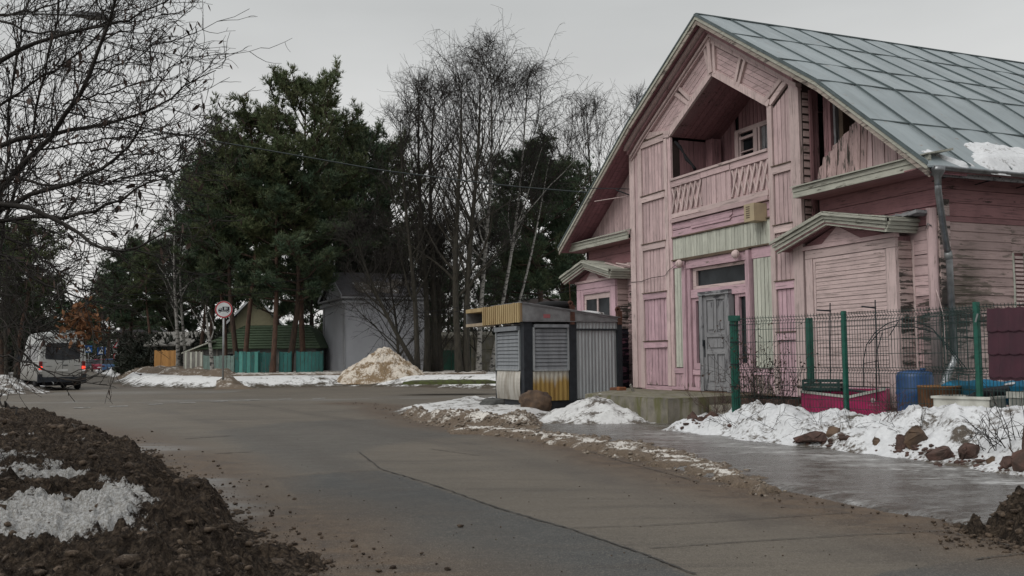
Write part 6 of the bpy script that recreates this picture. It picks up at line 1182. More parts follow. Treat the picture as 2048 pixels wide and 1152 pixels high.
# ================================================================== TREES
def rv(): return RS.randn(3)
def nrm(v): return v / (np.linalg.norm(v) + 1e-9)
def branch(p, d, L_, r0, r1, k=5, wig=.12, up=0.0):
    pts = [np.array(p, float)]; d = nrm(np.array(d, float)); st = L_ / (k - 1)
    for _ in range(k - 1): d = nrm(d + rv() * wig + np.array([0, 0, up])); pts.append(pts[-1] + d * st)
    return np.array(pts), np.linspace(r0, r1, k), d
def bare_tree(name, base, H, label, trunkmat=BARKD, lean=(0, 0), r0=.17, spread=.32, n1=26, n2=9, n3=6, droop=.0, up=.10, clear=.25, twl=.8, group=None, curve=None, mat_twig=None, seed=None, rmin=.009):
    """trunk, limbs, branches and twigs"""
    tt, tb_ = TB(), TB(); kk = 12; pts = []
    for i in range(kk):
        t = i / (kk - 1); c = np.array([lean[0] * t * H + .012 * H * math.sin(t * 5 + base[0]), lean[1] * t * H + .01 * H * math.cos(t * 4 + base[1]), t * H]); 
        if curve: c[0] += curve * math.sin(t * math.pi) * H
        pts.append(c)
    pts = np.array(pts); rad = r0 * (1 - np.linspace(0, 1, kk)) ** .8 + .015; rad[0] *= 1.35; tt.add(pts, rad)
    for i in range(n1):
        t = clear + (1 - clear) * ((i + RS.rand()) / n1) ** .9; j = min(int(t * (kk - 1)), kk - 2); f = t * (kk - 1) - j; p = pts[j] * (1 - f) + pts[j + 1] * f; rr = max(.02, (rad[j] * (1 - f) + rad[j + 1] * f) * .5); a = RS.rand() * 6.283
        d = np.array([math.cos(a), math.sin(a), 1.15 + .4 * t]); L1 = min(1.2 * spread * H * (.65 + .5 * RS.rand()), (1.0 - t) * H * .95 + .6)
        bp, br, bd = branch(p, d, L1, rr, .012, 7, .13, up * .5); (tt if rr > .045 else tb_).add(bp, br)
        for m in range(n2):
            u = .2 + .8 * (m + RS.rand()) / n2; q = min(int(u * 6), 5); pp = bp[q] + (bp[q + 1] - bp[q]) * (u * 6 - q if u < 1 else 1); dd = nrm(bd + rv() * .62 + np.array([0, 0, .15 - droop * .2])); L2 = (.5 + L1 * .33) * (.5 + .8 * RS.rand())
            cp, cr_2, cd = branch(pp, dd, L2, .017, .008, 5, .16, up * .6 - droop * .12); tb_.add(cp, cr_2)
            for w in range(n3):
                x = int(RS.randint(1, 5)); dp, dr_, _ = branch(cp[x], nrm(cd + rv() * .7 + np.array([0, 0, -droop])), twl * (.35 + .8 * RS.rand()), .0085, .0055, 4, .16, -droop * .35 + up * .4); tb_.add(dp, dr_)
    o = thing(name, label, 'tree', base, 0, group); o.scale = (.94, .94, .94)
    put('trunk', tt.mesh('trunk', trunkmat, 5, .05, 8), o); put('branches', tb_.mesh('branches', mat_twig or TWIG, 3), o)['kind'] = 'stuff'; return o
def needle_mesh(name, centres, dirs, blades, ln, wd, mat):
    n = len(centres); C_ = np.repeat(np.array(centres), blades, 0); D_ = np.repeat(np.array(dirs), blades, 0) + RS.randn(n * blades, 3) * .5; D_ /= np.linalg.norm(D_, axis=1)[:, None]
    S_ = np.cross(D_, RS.randn(n * blades, 3)); S_ /= np.linalg.norm(S_, axis=1)[:, None] + 1e-9; L_ = ln * (.6 + .6 * RS.rand(n * blades))[:, None]
    V = np.stack([C_ - S_ * wd * .5, C_ + S_ * wd * .5, C_ + D_ * L_ + S_ * wd * .18, C_ + D_ * L_ - S_ * wd * .18], 1).reshape(-1, 3); Fc = np.arange(len(C_) * 4).reshape(-1, 4)
    return nm_mesh(name, V, Fc, mat)
_pines = {}
def pine_parts(key, H, R_, clear, nb, tufts, seed, mat, bark, up=.10, flat=.25, blades=8, r0=.19, ln=.30, wd=.04, subs=11):
    """returns (trunk mesh, branch mesh, needle mesh) for a Scots pine of height H, crown radius R_"""
    tt, tb_ = TB(), TB(); kk = 12; pts = np.array([[.02 * H * math.sin(i * .5 + seed), .015 * H * math.sin(i * .43 + 2 * seed), H * .97 * i / (kk - 1)] for i in range(kk)]); rad = r0 * (1 - np.linspace(0, 1, kk) * .85); rad[0] *= 1.25; tt.add(pts, rad); C_, D_ = [], []
    for i in range(nb):
        t = clear + (1 - clear) * (i + RS.rand() * .9) / nb; v = (t - clear) / (1 - clear); j = min(int(t * (kk - 1)), kk - 2); f = t * (kk - 1) - j; p = pts[j] * (1 - f) + pts[j + 1] * f; a = i * 2.4 + RS.rand() * .9
        prof = math.sin(min(1, v * 1.9 + .28) * math.pi / 2) * (1 - v ** 4) + .16; L1 = R_ * prof * (.55 + .6 * RS.rand()); d = np.array([math.cos(a), math.sin(a), .10 + .8 * v]); bp, br, bd = branch(p, d, L1, .085 * (1 - v * .5), .03, 7, .13, up); tb_.add(bp, br)
        for m in range(subs):
            u = .28 + .72 * (m + RS.rand()) / subs; q = min(int(u * 6), 5); pp = bp[q] + (bp[q + 1] - bp[q]) * min(1, u * 6 - q); dd = nrm(bd * .8 + rv() * np.array([.75, .75, .3]) + np.array([0, 0, .25])); cp, c_r, cd = branch(pp, dd, .17 * L1 * (.6 + .8 * RS.rand()) + .5, .03, .014, 5, .2, .06); tb_.add(cp, c_r)
            nt_ = max(3, int(tufts / (nb * subs) * (.5 + RS.rand()) * (1.15 - .5 * v)))
            for w in range(nt_):
                x = RS.rand() ** .7 * 3.999; xi = int(x); s = rv() * .10; C_.append(cp[xi] + (cp[xi + 1] - cp[xi]) * (x - xi) + s); D_.append(nrm(cd * .6 + np.array([0, 0, .6]) + s * 3))
    return tt.mesh('trunk', bark, 6, .05, 9), tb_.mesh('branches', BARK, 3), needle_mesh('needles', C_, D_, blades, ln, wd, mat)
def pine(key, base, label, rot=0.0, sc_=1.0, group='pine trees across the road', scz=None, name='pine_tree'):
    tm, bm_, nm_ = _pines[key]; o = thing(name, label, 'tree', base, rot, group); o.scale = (sc_, sc_, scz or sc_)
    put('trunk', tm, o); put('limbs', bm_, o)['kind'] = 'stuff'; put('needles', nm_, o)['kind'] = 'stuff'; return o
_pines['tall'] = pine_parts('tall', 18, 4.6, .42, 40, 7500, 1, NEED, BARKO, blades=9)
_pines['wide'] = pine_parts('wide', 15, 3.9, .34, 36, 6500, 2, NEEDD, BARK, blades=9)
_pines['bushy'] = pine_parts('bushy', 12, 3.3, .30, 32, 5200, 3, NEEDD, BARK, blades=8)
_pines['slim'] = pine_parts('slim', 17, 2.9, .52, 26, 3600, 4, NEED, BARKO, blades=8)
_pines['far'] = pine_parts('far', 14, 3.6, .15, 30, 2400, 5, NEEDD, BARK, blades=7, ln=.42, wd=.10)
def at_px(px, Y, z=.45): p = AT(px, 740, Y); return (p[0], p[1], z)
def ztop(px, py, Y): return AT(px, py, Y)[2]
def P_(key, px, Y, topy, label, hk, sc_=None, rot=None, z=.45):
    b_ = at_px(px, Y, z); h = ztop(px, topy, Y) - z; s = h / hk; return pine(key, b_, label, rot if rot is not None else RS.rand() * 6, sc_ or s, scz=s)
P_('tall', 606, 67, 172, 'tallest pine, its broad flat-topped crown rising highest left of the bare trees', 18, 1.14)
P_('tall', 500, 65, 235, 'pine with its crown just left of the tallest pine crown', 18, .98, 2.2)
P_('slim', 548, 63.5, 300, 'pine with pale orange trunk leaning in front of the teal fence', 17, 1.0)
P_('wide', 466, 66, 300, 'dark pine standing right of the round road sign', 15, 1.05)
P_('wide', 585, 64.5, 330, 'pine with the thickest dark trunk before the teal fence', 15, 1.25, 3)
P_('slim', 440, 67, 320, 'slim reddish pine trunk right behind the round road sign', 17, .9)
P_('bushy', 415, 72, 330, 'bushy dark pine at the left flank of the tall pine group', 12, 1.1)
P_('wide', 405, 80, 355, 'dark pine left of the round sign with a ragged left edge', 15, 1.0)
P_('wide', 715, 74, 262, 'dark spreading pine behind the grey house roof', 15, 1.35, 1.2)
P_('tall', 775, 76, 300, 'pine behind the left bare trees with a rounded crown', 18, 1.0, 4.0)
P_('bushy', 672, 78, 330, 'dark bushy pine just behind the grey house gable', 12, 1.35)
P_('bushy', 545, 80, 400, 'bushy pine filling the gap behind the leaning pine', 12, 1.4)
P_('wide', 1075, 68, 300, 'dark pine behind the tall birch, left of the pink house', 15, 1.28, 2.0)
P_('bushy', 1120, 72, 345, 'second dark pine nearest the pink house eave', 12, 1.4)
P_('bushy', 1010, 76, 420, 'lower dark pine behind the birch stems', 12, 1.15)
P_('bushy', 860, 84, 470, 'low dark pine seen between the bare trunks', 12, 1.3)
P_('slim', 295, 92, 500, 'tall bare orange pine trunk right of the distant signs', 17, .85)
P_('wide', 265, 100, 490, 'dark pine left of the tall orange trunk', 15, 1.2)
P_('bushy', 330, 96, 490, 'dark pine behind the birch pair', 12, 1.5)
P_('wide', 250, 112, 515, 'pine over the distant parked cars', 15, 1.1)
P_('bushy', 214, 135, 560, 'far dark pine at the end of the road, right side', 12, 1.4)
P_('far', 175, 165, 600, 'farthest small pine at the end of the road', 14, 1.1)
P_('slim', 45, 62, 480, 'dark pine at the left edge behind the white van', 15, .95)
P_('bushy', 5, 66, 480, 'bushy pine cut off by the left frame edge', 12, 1.0)
P_('far', 95, 95, 560, 'pine above the white van roof, left of the road', 14, .95)
P_('far', 130, 130, 610, 'far pine left of the road above the van', 14, .9)
P_('far', -40, 70, 450, 'pine beyond the left frame edge', 14, 1.1)
REAR = ('behind the birch pair', 'above the slatted grey fence', 'just right of the round sign post', 'left of the grey house gable', 'behind the grey house roof', 'behind the leftmost bare trunk', 'in the gap between the two groups of bare trunks', 'behind the kiosk sign box', 'behind the leaning white birches', 'beside the left bay of the pink house', 'mostly hidden by the left eave of the pink house', 'at the far end of the road, smallest of all', 'behind the white van', 'at the left frame edge, lowest of those there')
for i, (px, Y, ty) in enumerate(((340, 108, 560), (385, 100, 520), (470, 98, 470), (620, 96, 480), (700, 98, 470), (790, 100, 500), (900, 98, 540), (980, 96, 540), (1060, 94, 480), (1150, 98, 520), (1230, 100, 500), (150, 190, 640), (60, 110, 590), (20, 100, 570))):
    b_ = at_px(px, Y); h = ztop(px, ty, Y) - .45; pine('far', b_, 'rear row evergreen ' + REAR[i], RS.rand() * 6, h / 14 * 1.15, 'rear row of dark evergreens', h / 14)
# low dark undergrowth behind the fences
C_, D_ = [], []
for _ in range(9000):
    px = RS.uniform(235, 1240); Y = RS.uniform(82, 96); C_.append((AT(px, 740, Y)[0], Y, .5 + 3.2 * RS.rand() ** 1.4)); D_.append(nrm(rv() * .5 + np.array([0, 0, .7])))
for _ in range(5000):
    px = RS.uniform(-120, 110); Y = RS.uniform(78, 95); C_.append((AT(px, 740, Y)[0], Y, .5 + 4.5 * RS.rand() ** 1.3)); D_.append(nrm(rv() * .5 + np.array([0, 0, .7])))
for _ in range(2600):
    px = RS.uniform(100, 260); Y = RS.uniform(215, 235); C_.append((AT(px, 740, Y)[0], Y, .5 + 7 * RS.rand() ** 1.2)); D_.append(nrm(rv() * .5 + np.array([0, 0, .7])) * 1)
    C_.append((AT(px, 740, Y)[0] + 1, Y, .5 + 7 * RS.rand() ** 1.2)); D_.append(nrm(rv()))
o = put('undergrowth', needle_mesh('undergrowth', C_, D_, 7, .55, .10, needles('dark_undergrowth', (.022, .030, .020), (.035, .034, .024)))); tag(o, kind='stuff')
C_, D_ = [], []
for _ in range(900):
    a = RS.rand() * 6.28; r = RS.rand() ** .5; b_ = AT(268, 738, 97); C_.append((b_[0] + 2.0 * r * math.cos(a), b_[1] + 1.2 * r * math.sin(a), .4 + 1.9 * RS.rand() * (1 - r * .6))); D_.append(nrm(rv() * .5 + np.array([0, 0, .7])))
o = put('round_bush', needle_mesh('round_bush', C_, D_, 8, .35, .06, NEEDD)); tag(o, 'round dark evergreen bush at the foot of the tall orange trunk', 'bush')
# birches and bare trees
def BT(px, Y, topy, label, **k): b_ = at_px(px, Y, .42); return bare_tree('bare_tree', b_, ztop(px, topy, Y) - .42, label, **k)
BT(832, 59, 196, 'bare tree at the left of the group before the grey house', lean=(-.05, 0), r0=.17, n1=24, n2=8, spread=.24)
BT(838, 59.5, 440, 'low bare stem leaning left across the grey house wall', lean=(-.42, -.05), r0=.15, n1=20, n2=8, spread=.35, clear=.35, curve=-.05, up=.02)
BT(849, 60, 138, 'bare tree with a straight dark trunk, second of the group from the left', lean=(-.01, 0), r0=.2, n1=28, n2=9, spread=.22, clear=.3)
BT(861, 60.5, 150, 'bare tree with twisting upper limbs in the middle of the group', lean=(.02, 0), r0=.2, n1=30, n2=9, spread=.22, clear=.3)
BT(870, 61, 430, 'short bare tree crowded in the middle of the group', lean=(.08, 0), r0=.14, n1=22, n2=8, spread=.4, clear=.25, up=.04)
BT(919, 58, 135, 'bare tree with thick trunk, left of the pair beside the kiosk', lean=(-.0, 0), r0=.22, n1=30, n2=9, spread=.24, clear=.25)
BT(937, 58.3, 95, 'bare tree with thick trunk, right of the pair beside the kiosk', lean=(.035, 0), r0=.22, n1=30, n2=9, spread=.26, clear=.25)
bare_tree('birch_tree', at_px(965, 61, .42), ztop(985, 60, 61) - .42, 'tallest birch with drooping fine twigs above the kiosk', BIRCH, lean=(.03, 0), r0=.15, spread=.27, n1=34, n2=11, n3=8, droop=.55, up=.08, clear=.32, twl=1.1)
bare_tree('birch_tree', at_px(988, 62, .42), ztop(1060, 118, 62) - .42, 'white-barked birch leaning right with drooping crown', BIRCH, lean=(.13, 0), r0=.13, spread=.27, n1=30, n2=10, n3=8, droop=.6, up=.08, clear=.35, twl=1.1)
bare_tree('birch_tree', at_px(1000, 63, .42), ztop(1080, 280, 63) - .42, 'thin white birch leaning furthest right in front of the dark pine', BIRCH, lean=(.25, 0), r0=.10, spread=.3, n1=20, n2=7, n3=5, droop=.3, up=.06, clear=.5, twl=.8)
BT(800, 60.5, 520, 'low spreading bare tree in front of the grey house right part', r0=.10, n1=30, n2=10, n3=6, spread=.5, clear=.12, up=.03, lean=(-.1, 0))
BT(880, 62, 440, 'dense low bare tree between the two trunk groups', r0=.10, n1=34, n2=11, n3=6, spread=.5, clear=.10, up=.03)
BT(960, 64, 450, 'dense low bare tree behind the kiosk sign box', r0=.10, n1=34, n2=11, n3=6, spread=.5, clear=.10, up=.03)
BT(700, 70, 400, 'bare branched tree rising behind the grey house roof', r0=.12, n1=34, n2=11, n3=6, spread=.42, clear=.25, up=.03)
BT(1180, 66, 185, 'bare tree with rounded crown just left of the pink house roof', r0=.18, n1=26, n2=9, spread=.27, clear=.4, lean=(.01, 0))
BT(1275, 70, 172, 'bare tree whose narrow top shows beside the roof slope', r0=.16, n1=26, n2=8, spread=.2, clear=.4)
BT(1140, 75, 250, 'faint bare tree between birch and rounded bare tree', r0=.13, n1=22, n2=8, spread=.25, clear=.4)
for px, Y, ty, lb, r_, ln_ in ((352, 70, 400, 'birch with white trunk, left of the pair by the orange fence', .17, -.01), (368, 70.5, 430, 'thinner birch, right of the pair by the orange fence', .12, -.03)):
    bare_tree('birch_tree', at_px(px, Y, .42), ztop(px, ty, Y) - .42, lb, BIRCH, r0=r_, lean=(ln_, 0), n1=20, n2=8, n3=5, spread=.2, droop=.2, clear=.35)
bare_tree('birch_tree', at_px(425, 60, .42), ztop(425, 600, 60) - .42, 'stunted pollarded birch with stubby white limbs left of the sign post', BIRCH, r0=.15, lean=(-.1, 0), n1=8, n2=1, n3=1, spread=.45, clear=.45, up=.25)
for px, Y, ty, lb in ((10, 58, 520, 'thin bare roadside tree at the left edge before the pines'), (30, 60, 560, 'slim bare tree just left of the white van'), (205, 120, 560, 'thin bare tree beside the far blue signs')): BT(px, Y, ty, lb, r0=.12, n1=18, n2=7, n3=4, spread=.25)
BT(350, 88, 470, 'faint bare tree rising behind the birch pair', r0=.12, n1=18, n2=8, n3=4, spread=.25); BT(620, 72, 520, 'bare shrubby tree behind the gable of the grey house', r0=.10, n1=18, n2=7, n3=4, spread=.3)
# ================================================================== NEAR LIME TREE (left)
LT, LB = TB(), TB(); leafC, leafD, bractC = [], [], []
def limb(px, Y0, Y1, r0, r1, dens=1.0, tl=1.0):
    if dens >= 1: dens *= 1.35
    P = np.array([AT(x, y, Y0 + (Y1 - Y0) * i / (len(px) - 1)) for i, (x, y) in enumerate(px)]); seg = np.r_[0, np.cumsum(np.linalg.norm(np.diff(P, axis=0), axis=1))]; n = 16; t = np.linspace(0, seg[-1], n); Q = np.stack([np.interp(t, seg, P[:, k]) for k in range(3)], 1)
    Q[1:-1] = (Q[:-2] + 2 * Q[1:-1] + Q[2:]) / 4; Q += RS.randn(n, 3) * .012; (LT if r0 > .02 else LB).add(Q, np.linspace(r0, r1, n)); T = np.gradient(Q, axis=0); T /= np.linalg.norm(T, axis=1)[:, None]
    for s in range(int(seg[-1] * 11 * dens)):
        u = .06 + .94 * RS.rand(); j = min(int(u * (n - 1)), n - 2); p = Q[j] + (Q[j + 1] - Q[j]) * RS.rand(); sd = np.array([RS.randn() * .5, RS.randn() * .9, RS.randn() * .6 + .1]); d = nrm(T[j] * .9 + sd); L1 = (.35 + .8 * RS.rand()) * (1.15 - .5 * u) * tl
        bp, br, bd = branch(p, d, L1, max(.0042, r1 * .8) * (.7 + .4 * RS.rand()), .0022, 7, .13, .03); LB.add(bp, br)
        for m in range(RS.randint(3, 7)):
            x = RS.randint(1, 7); cp, c_r, cd = branch(bp[x], nrm(bd + rv() * .55), L1 * (.18 + .4 * RS.rand()), .0030, .0016, 5, .18, .05); LB.add(cp, c_r)
            if RS.rand() < .5: dp, d_r, _ = branch(cp[3], nrm(cd + rv() * .7), .06 + .12 * RS.rand(), .002, .0014, 4, .2); LB.add(dp, d_r)
            if RS.rand() < .25: bractC.append(cp[RS.randint(2, 5)])
limb([(-160, 560), (-60, 440), (0, 380), (73, 305), (104, 274), (149, 205), (184, 139), (208, 70), (232, 0), (248, -60)], 9.0, 8.2, .036, .010, 1.2)
limb([(-160, 500), (-40, 440), (42, 399), (149, 361), (208, 330), (257, 305), (275, 270), (292, 235)], 8.6, 7.8, .034, .006, 1.2)
limb([(-60, 320), (0, 290), (132, 264), (222, 247), (278, 229), (333, 201), (382, 167), (434, 139)], 8.8, 8.6, .028, .004)
limb([(-60, 150), (0, 122), (52, 94), (104, 73), (163, 62), (215, 52), (278, 35), (340, 0)], 9.2, 8.6, .026, .005)
limb([(-60, 450), (69, 432), (139, 439), (194, 421), (243, 394), (271, 383), (347, 345), (385, 325)], 8.2, 7.6, .022, .004)
limb([(-60, 430), (0, 414), (52, 400), (100, 440), (146, 446), (180, 494), (236, 510), (298, 489), (333, 470), (361, 449)], 7.6, 7.2, .026, .004)
limb([(-80, 470), (0, 508), (52, 550), (104, 574), (167, 595), (215, 620)], 8.2, 8.0, .018, .004); limb([(-40, 440), (35, 480), (87, 515), (149, 570), (194, 598)], 9.0, 8.8, .018, .004)
limb([(-80, 690), (-30, 700), (56, 725), (107, 752), (136, 762), (170, 762), (194, 750), (208, 738)], 7.0, 6.8, .008, .003, .4, .35); limb([(-50, 600), (10, 640), (40, 700), (90, 745), (150, 748), (175, 735)], 7.4, 7.2, .007, .003, .4, .35)
limb([(-10, 480), (10, 347), (17, 243), (28, 139), (45, 52), (59, -20)], 9.4, 9.4, .016, .008); limb([(0, 520), (20, 400), (59, 278), (87, 156), (114, 35), (125, -40)], 9.8, 9.6, .018, .008)
limb([(-80, 250), (0, 215), (60, 170), (130, 130), (210, 60), (240, -10)], 9.4, 9.0, .018, .006); limb([(-80, 60), (0, 30), (80, 20), (160, -10)], 9.4, 9.2, .016, .006); limb([(-50, 20), (40, 60), (120, 70), (220, 45), (300, 40), (355, 30)], 9.0, 8.8, .012, .004)
limb([(-60, 380), (30, 352), (100, 372), (200, 368), (300, 352), (350, 330), (372, 300)], 8.4, 8.2, .014, .004); limb([(60, 300), (150, 290), (230, 275), (320, 268), (390, 262), (420, 270)], 8.8, 8.4, .010, .003); limb([(180, 300), (250, 300), (320, 310), (360, 320), (392, 300)], 8.0, 7.8, .010, .003)
limb([(-40, 560), (20, 590), (60, 640), (90, 690)], 8.0, 7.8, .01, .003); limb([(-60, 780), (-10, 800), (15, 812), (32, 818)], 6.4, 6.2, .012, .005, .4, .3); limb([(-40, 640), (30, 655), (60, 700), (30, 760)], 7.6, 7.5, .006, .003, .5, .5); limb([(120, 210), (200, 190), (290, 165), (350, 130), (385, 95)], 9.0, 8.8, .010, .003)
limb([(200, 150), (270, 120), (330, 75), (392, 70)], 8.8, 8.6, .007, .003); limb([(-50, 520), (40, 520), (110, 560), (170, 640), (190, 670)], 8.4, 8.2, .012, .004); limb([(-60, 560), (0, 600), (30, 650), (70, 660), (110, 640)], 9.0, 9.0, .01, .004)
tbase = (-6.6, 9.4, -.05); nt = thing('lime_tree', 'near leafless lime tree with dark limbs and hanging seed bracts filling the upper left', 'tree', tbase)
LT.add(np.array([[-6.6, 9.4, -.1], [-6.5, 9.3, .8], [-6.45, 9.2, 1.8], [-6.3, 9.1, 2.8], [-6.1, 9.0, 4.0], [-6.0, 9.0, 5.6], [-5.9, 9.1, 7.5]]), [.19, .15, .13, .12, .10, .07, .03])
for a, b_ in (((-6.3, 9.1, 2.6), AT(-160, 560, 9.0)), ((-6.3, 9.1, 2.6), AT(-160, 500, 8.6)), ((-6.2, 9.1, 3.2), AT(-60, 320, 8.8)), ((-6.1, 9.0, 4.2), AT(-60, 150, 9.2)), ((-6.4, 9.2, 2.2), AT(-60, 440, 7.8)), ((-6.4, 9.2, 1.9), AT(-80, 690, 7.0)), ((-6.4, 9.2, 2.0), AT(-60, 560, 8.4)), ((-6.4, 9.2, 1.5), AT(-60, 780, 6.4)), ((-6.1, 9, 4.6), AT(-80, 60, 9.4))):
    a, b_ = np.array(a), np.array(b_); LT.add(np.array([a + (b_ - a) * t + np.array([0, 0, -.12 * math.sin(t * 3.14)]) for t in np.linspace(0, 1.02, 6)]), np.linspace(.055 if b_[2] > 2 else .03, .03 if b_[2] > 2 else .012, 6))
put('limbs', LT.mesh('limbs', TWIG, 8, origin=tbase), nt); put('twigs', LB.mesh('twigs', TWIG, 4, origin=tbase), nt)['kind'] = 'stuff'
def leaf_blades(cs, ln, wd, mat, name, down=.9, sp_=.5):
    n = len(cs); C_ = np.array(cs); D_ = RS.randn(n, 3) * sp_ + np.array([0, 0, -down]); D_ /= np.linalg.norm(D_, axis=1)[:, None]; S_ = np.cross(D_, RS.randn(n, 3)); S_ /= np.linalg.norm(S_, axis=1)[:, None]; N_ = np.cross(D_, S_); L_ = ln * (.6 + .7 * RS.rand(n))[:, None]; W = wd * (.6 + .7 * RS.rand(n))[:, None]
    V = np.stack([C_, C_ + D_ * L_ * .35 + S_ * W, C_ + D_ * L_ * .45 + N_ * W * .5, C_ + D_ * L_ * .35 - S_ * W, C_ + D_ * L_ - N_ * W * .4, C_ + D_ * L_ * .75 + S_ * W * .7, C_ + D_ * L_ * .75 - S_ * W * .7], 1).reshape(-1, 3); b_ = np.arange(n)[:, None] * 7
    Fc = np.concatenate([b_ + np.array([[0, 1, 2]]), b_ + np.array([[0, 2, 3]]), b_ + np.array([[1, 5, 2]]), b_ + np.array([[3, 2, 6]]), b_ + np.array([[2, 5, 4]]), b_ + np.array([[2, 4, 6]])]); return nm_mesh(name, V - np.array(tbase), Fc, mat)
bo_ = put('seed_bracts', leaf_blades(bractC, .075, .010, LEAFD, 'seed_bracts'), nt); bo_['kind'] = 'stuff'
cl = [AT(165 + RS.randn() * 20, 640 + RS.randn() * 22 + .6 * abs(RS.randn()) * 8, 8.0 + RS.randn() * .08) for _ in range(230)] + [AT(RS.uniform(120, 205), RS.uniform(610, 690), 8.0) for _ in range(30)]
put('dead_leaves', leaf_blades(cl, .07, .014, LEAF, 'dead_leaves', .5, .9), nt)['kind'] = 'stuff'
put('dead_leaves', leaf_blades([AT(RS.uniform(0, 420), RS.uniform(100, 520), 8.4) for _ in range(90)], .09, .016, LEAFD, 'dead_leaves'), nt)['kind'] = 'stuff'
# ================================================================== SHRUBS AND TWIGS NEAR THE FENCE
def shrub(px, py, Y, n, L_, label, mat=TWIG, sp=.9, r=.005, name='bare_shrub', up=.05, z=None, leaves=0):
    b_ = AT(px, py, Y) if Y > 16.9 else surf(px, py); o = thing(name, label, 'shrub', tuple(b_)); t = TB(); lc = []
    for _ in range(n):
        d = nrm(np.array([RS.randn() * sp, RS.randn() * sp, 1.0])); bp, br, bd = branch((RS.randn() * .08, RS.randn() * .08, -.1), d, L_ * (.5 + .7 * RS.rand()), r, r * .4, 7, .16, up); t.add(bp, br)
        for m in range(5): x = RS.randint(2, 7); cp, c_r, _ = branch(bp[x], nrm(bd + rv() * .7), L_ * .3 * RS.rand() + .05, r * .6, r * .35, 5, .2); t.add(cp, c_r); lc.append(cp[-1])
    put('stems', t.mesh('stems', mat, 4), o)['kind'] = 'stuff'
    if leaves:
        ls = leaf_blades([np.array(lc[RS.randint(len(lc))]) + RS.randn(3) * .05 for _ in range(leaves)], .05, .02, LEAFD, 'withered_leaves', .2, 1.0); l_ = put('withered_leaves', ls, o, loc=tbase)
    return o
RTW = simple('reddish_twigs', (.075, .045, .038), rough=.9, bump=0)
shrub(1510, 800, 19.3, 26, 1.4, 'tangled shrub with withered leaves behind the fence at the platform', sp=.5, leaves=260); shrub(1560, 805, 18.9, 20, 1.0, 'leafless bush behind the fence left of the crimson chest', sp=.6, leaves=120); shrub(1440, 815, 20.2, 22, .8, 'reddish bare shrub on the brick steps', RTW, .9)
shrub(1470, 845, 16.8, 14, .75, 'fan of bare twigs sprawling over the snow bank at its left end', TWIG, 1.6, .005, up=-.03); shrub(1545, 850, 16.3, 14, .8, 'bare twigs arching over the snow bank before the chest', TWIG, 1.8, .004, up=-.06); shrub(1640, 850, 15.8, 12, .8, 'thin twigs arching across the middle of the snow bank', TWIG, 1.8, .004, up=-.08)
shrub(1780, 830, 15.6, 18, .6, 'small thorny bush in the snow in front of the rusty drum', RTW, .8); shrub(1825, 860, 14.0, 7, .55, 'few bare sprigs above the tall reddish rock', TWIG, .7, .005); shrub(1990, 890, 12.6, 9, .7, 'angular bare bush with thick twigs near the right frame edge', TWIG, .8, .007); shrub(2030, 880, 12.2, 10, .7, 'bare bush cut off by the right frame edge', TWIG, .8, .007)
shrub(1700, 845, 15.4, 8, .7, 'long grassy stems drooping over the snow beside the pointed rock', TWIG, 1.2, .004, up=-.05); shrub(772, 752, 55.5, 26, 2.2, 'small bare bush beside the sandy snow pile', TWIG, .6, .012); shrub(815, 745, 57.5, 26, 2.6, 'bare bush under the left leaning stem', TWIG, .6, .012); shrub(1012, 805, 30.1, 12, .3, 'tiny withered weed beside the grey rock', RTW, .7, .004)
shrub(875, 740, 60, 30, 3.2, 'thicket of thin shoots round the bare trunks', TWIG, .45, .012); shrub(935, 735, 66, 30, 3.5, 'thicket of thin shoots before the concrete fence', TWIG, .5, .012)
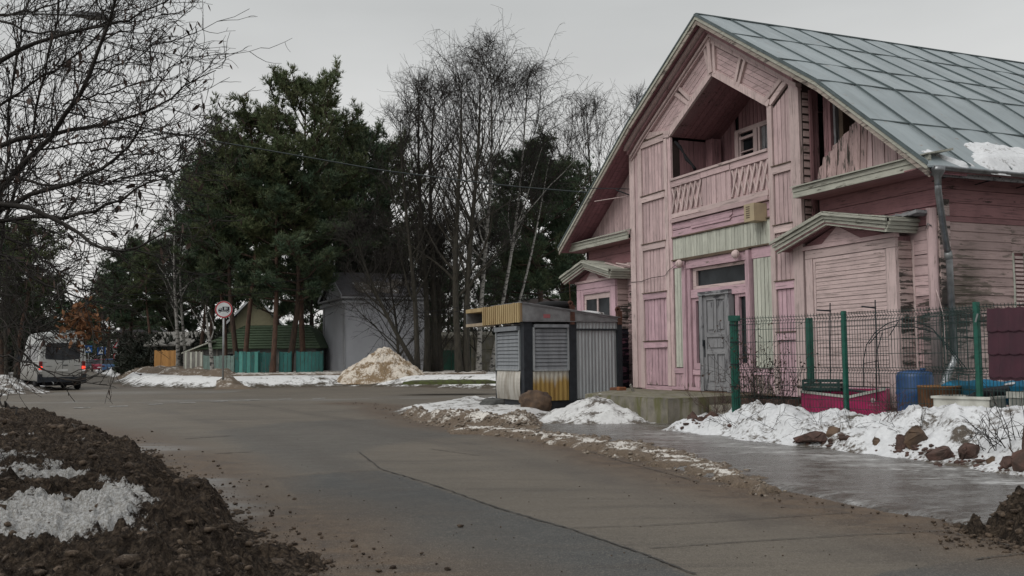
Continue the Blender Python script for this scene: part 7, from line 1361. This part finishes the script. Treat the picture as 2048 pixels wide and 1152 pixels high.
# grass tufts of dead grass in the slush
# ================================================================== LAMP, WIRES
lp = thing('street_lamp', 'street lamp with flat grey head on a long horizontal arm', 'street lamp', (AT(-60, 800, 21)[0], 21, -.05)); x0 = lp.location.x
pl = lambda px, py: np.array(AT(px, py, 21)) - np.array(lp.location)
tube('pole', lp, STEEL, [(0, 0, 0), (0, 0, 4.5), tuple(pl(-60, 60)), tuple(pl(-52, 32))], [.09, .075, .055, .04], 10); tube('arm', lp, STEEL, [tuple(pl(-52, 32)), tuple(pl(60, 27)), tuple(pl(150, 30))], .028, 8)
ps = [pl(148, 30), pl(158, 29), pl(180, 31), pl(205, 33), pl(215, 34)]
LH = simple('lamp_head_grey', (.12, .125, .13), rough=.5); loft('head', lp, LH, [[(p[0], p[1] + a * w, p[2] + b_ * h) for a, b_ in ((-1, -.5), (1, -.5), (1, .3), (.5, 1), (-.5, 1), (-1, .3))] for p, w, h in zip(ps, (.05, .13, .15, .14, .06), (.04, .07, .08, .07, .04))]); box('lamp_glass', lp, simple('lamp_glass_grey', (.3, .3, .3), rough=.2), tuple(pl(172, 38) + np.array([0, -.1, -.0])), tuple(pl(206, 38) + np.array([0, .1, .02])))
def wire(pts, r, label, sag=0.0, mat=BLACK):
    P = np.array(pts, float); n = 40; t = np.linspace(0, len(P) - 1, n); Q = np.stack([np.interp(t, range(len(P)), P[:, k]) for k in range(3)], 1); 
    if len(P) == 2: Q[:, 2] -= sag * np.sin(np.linspace(0, math.pi, n))
    tb = TB(); tb.add(Q, np.full(n, r)); tag(put('overhead_wire', tb.mesh('overhead_wire', mat, 4)), label, 'wire')
wire([AT(-80, 170, 26), AT(120, 222, 27), AT(385, 275, 28.5), AT(520, 298, 29.3), AT(640, 319, 30), AT(760, 340, 30.8), AT(900, 358, 31.6), AT(1030, 373, 32.4), AT(1160, 384, 33), AT(1262, 388, 33.2)], .02, 'thick black cable sagging from the upper left to the pink house', mat=simple('cable_green_grey', (.03, .04, .04), rough=.5, bump=0))
for i, (y0, y1, Y) in enumerate(((318, 392, 48), (336, 402, 48.5), (345, 408, 49), (352, 413, 49.5), (372, 430, 50), (330, 380, 51))): wire([AT(-60, y0, Y), AT(420, y1, Y + 8)], .014, ('top', 'second', 'third', 'fourth', 'lowest', 'faintest upper')[i] + ' of the thin power wires crossing the sky behind the lime branches', .12)
for i, (a, b_, c) in enumerate((((-60, 560), (260, 590), (640, 555)), ((-60, 580), (260, 600), (640, 575)), ((-60, 520), (200, 540), (470, 548)))): wire([AT(a[0], a[1], 60), AT((a[0] + b_[0]) / 2, (a[1] + b_[1]) / 2 + 4, 60.5), AT(b_[0], b_[1], 61), AT((c[0] + b_[0]) / 2, (c[1] + b_[1]) / 2 + 5, 61.5), AT(*c, 62)], .016, ('upper', 'lower', 'leftmost')[i] + ' low wire sagging across the dark pines above the road sign')
for i, dy in enumerate((0, 8)): wire([AT(830, 628 + dy, 45), AT(1010, 600 + dy, 42), AT(1160, 570 + dy, 39)], .012, ('upper', 'lower') [i] + ' thin wire running behind the kiosk to the pink house')
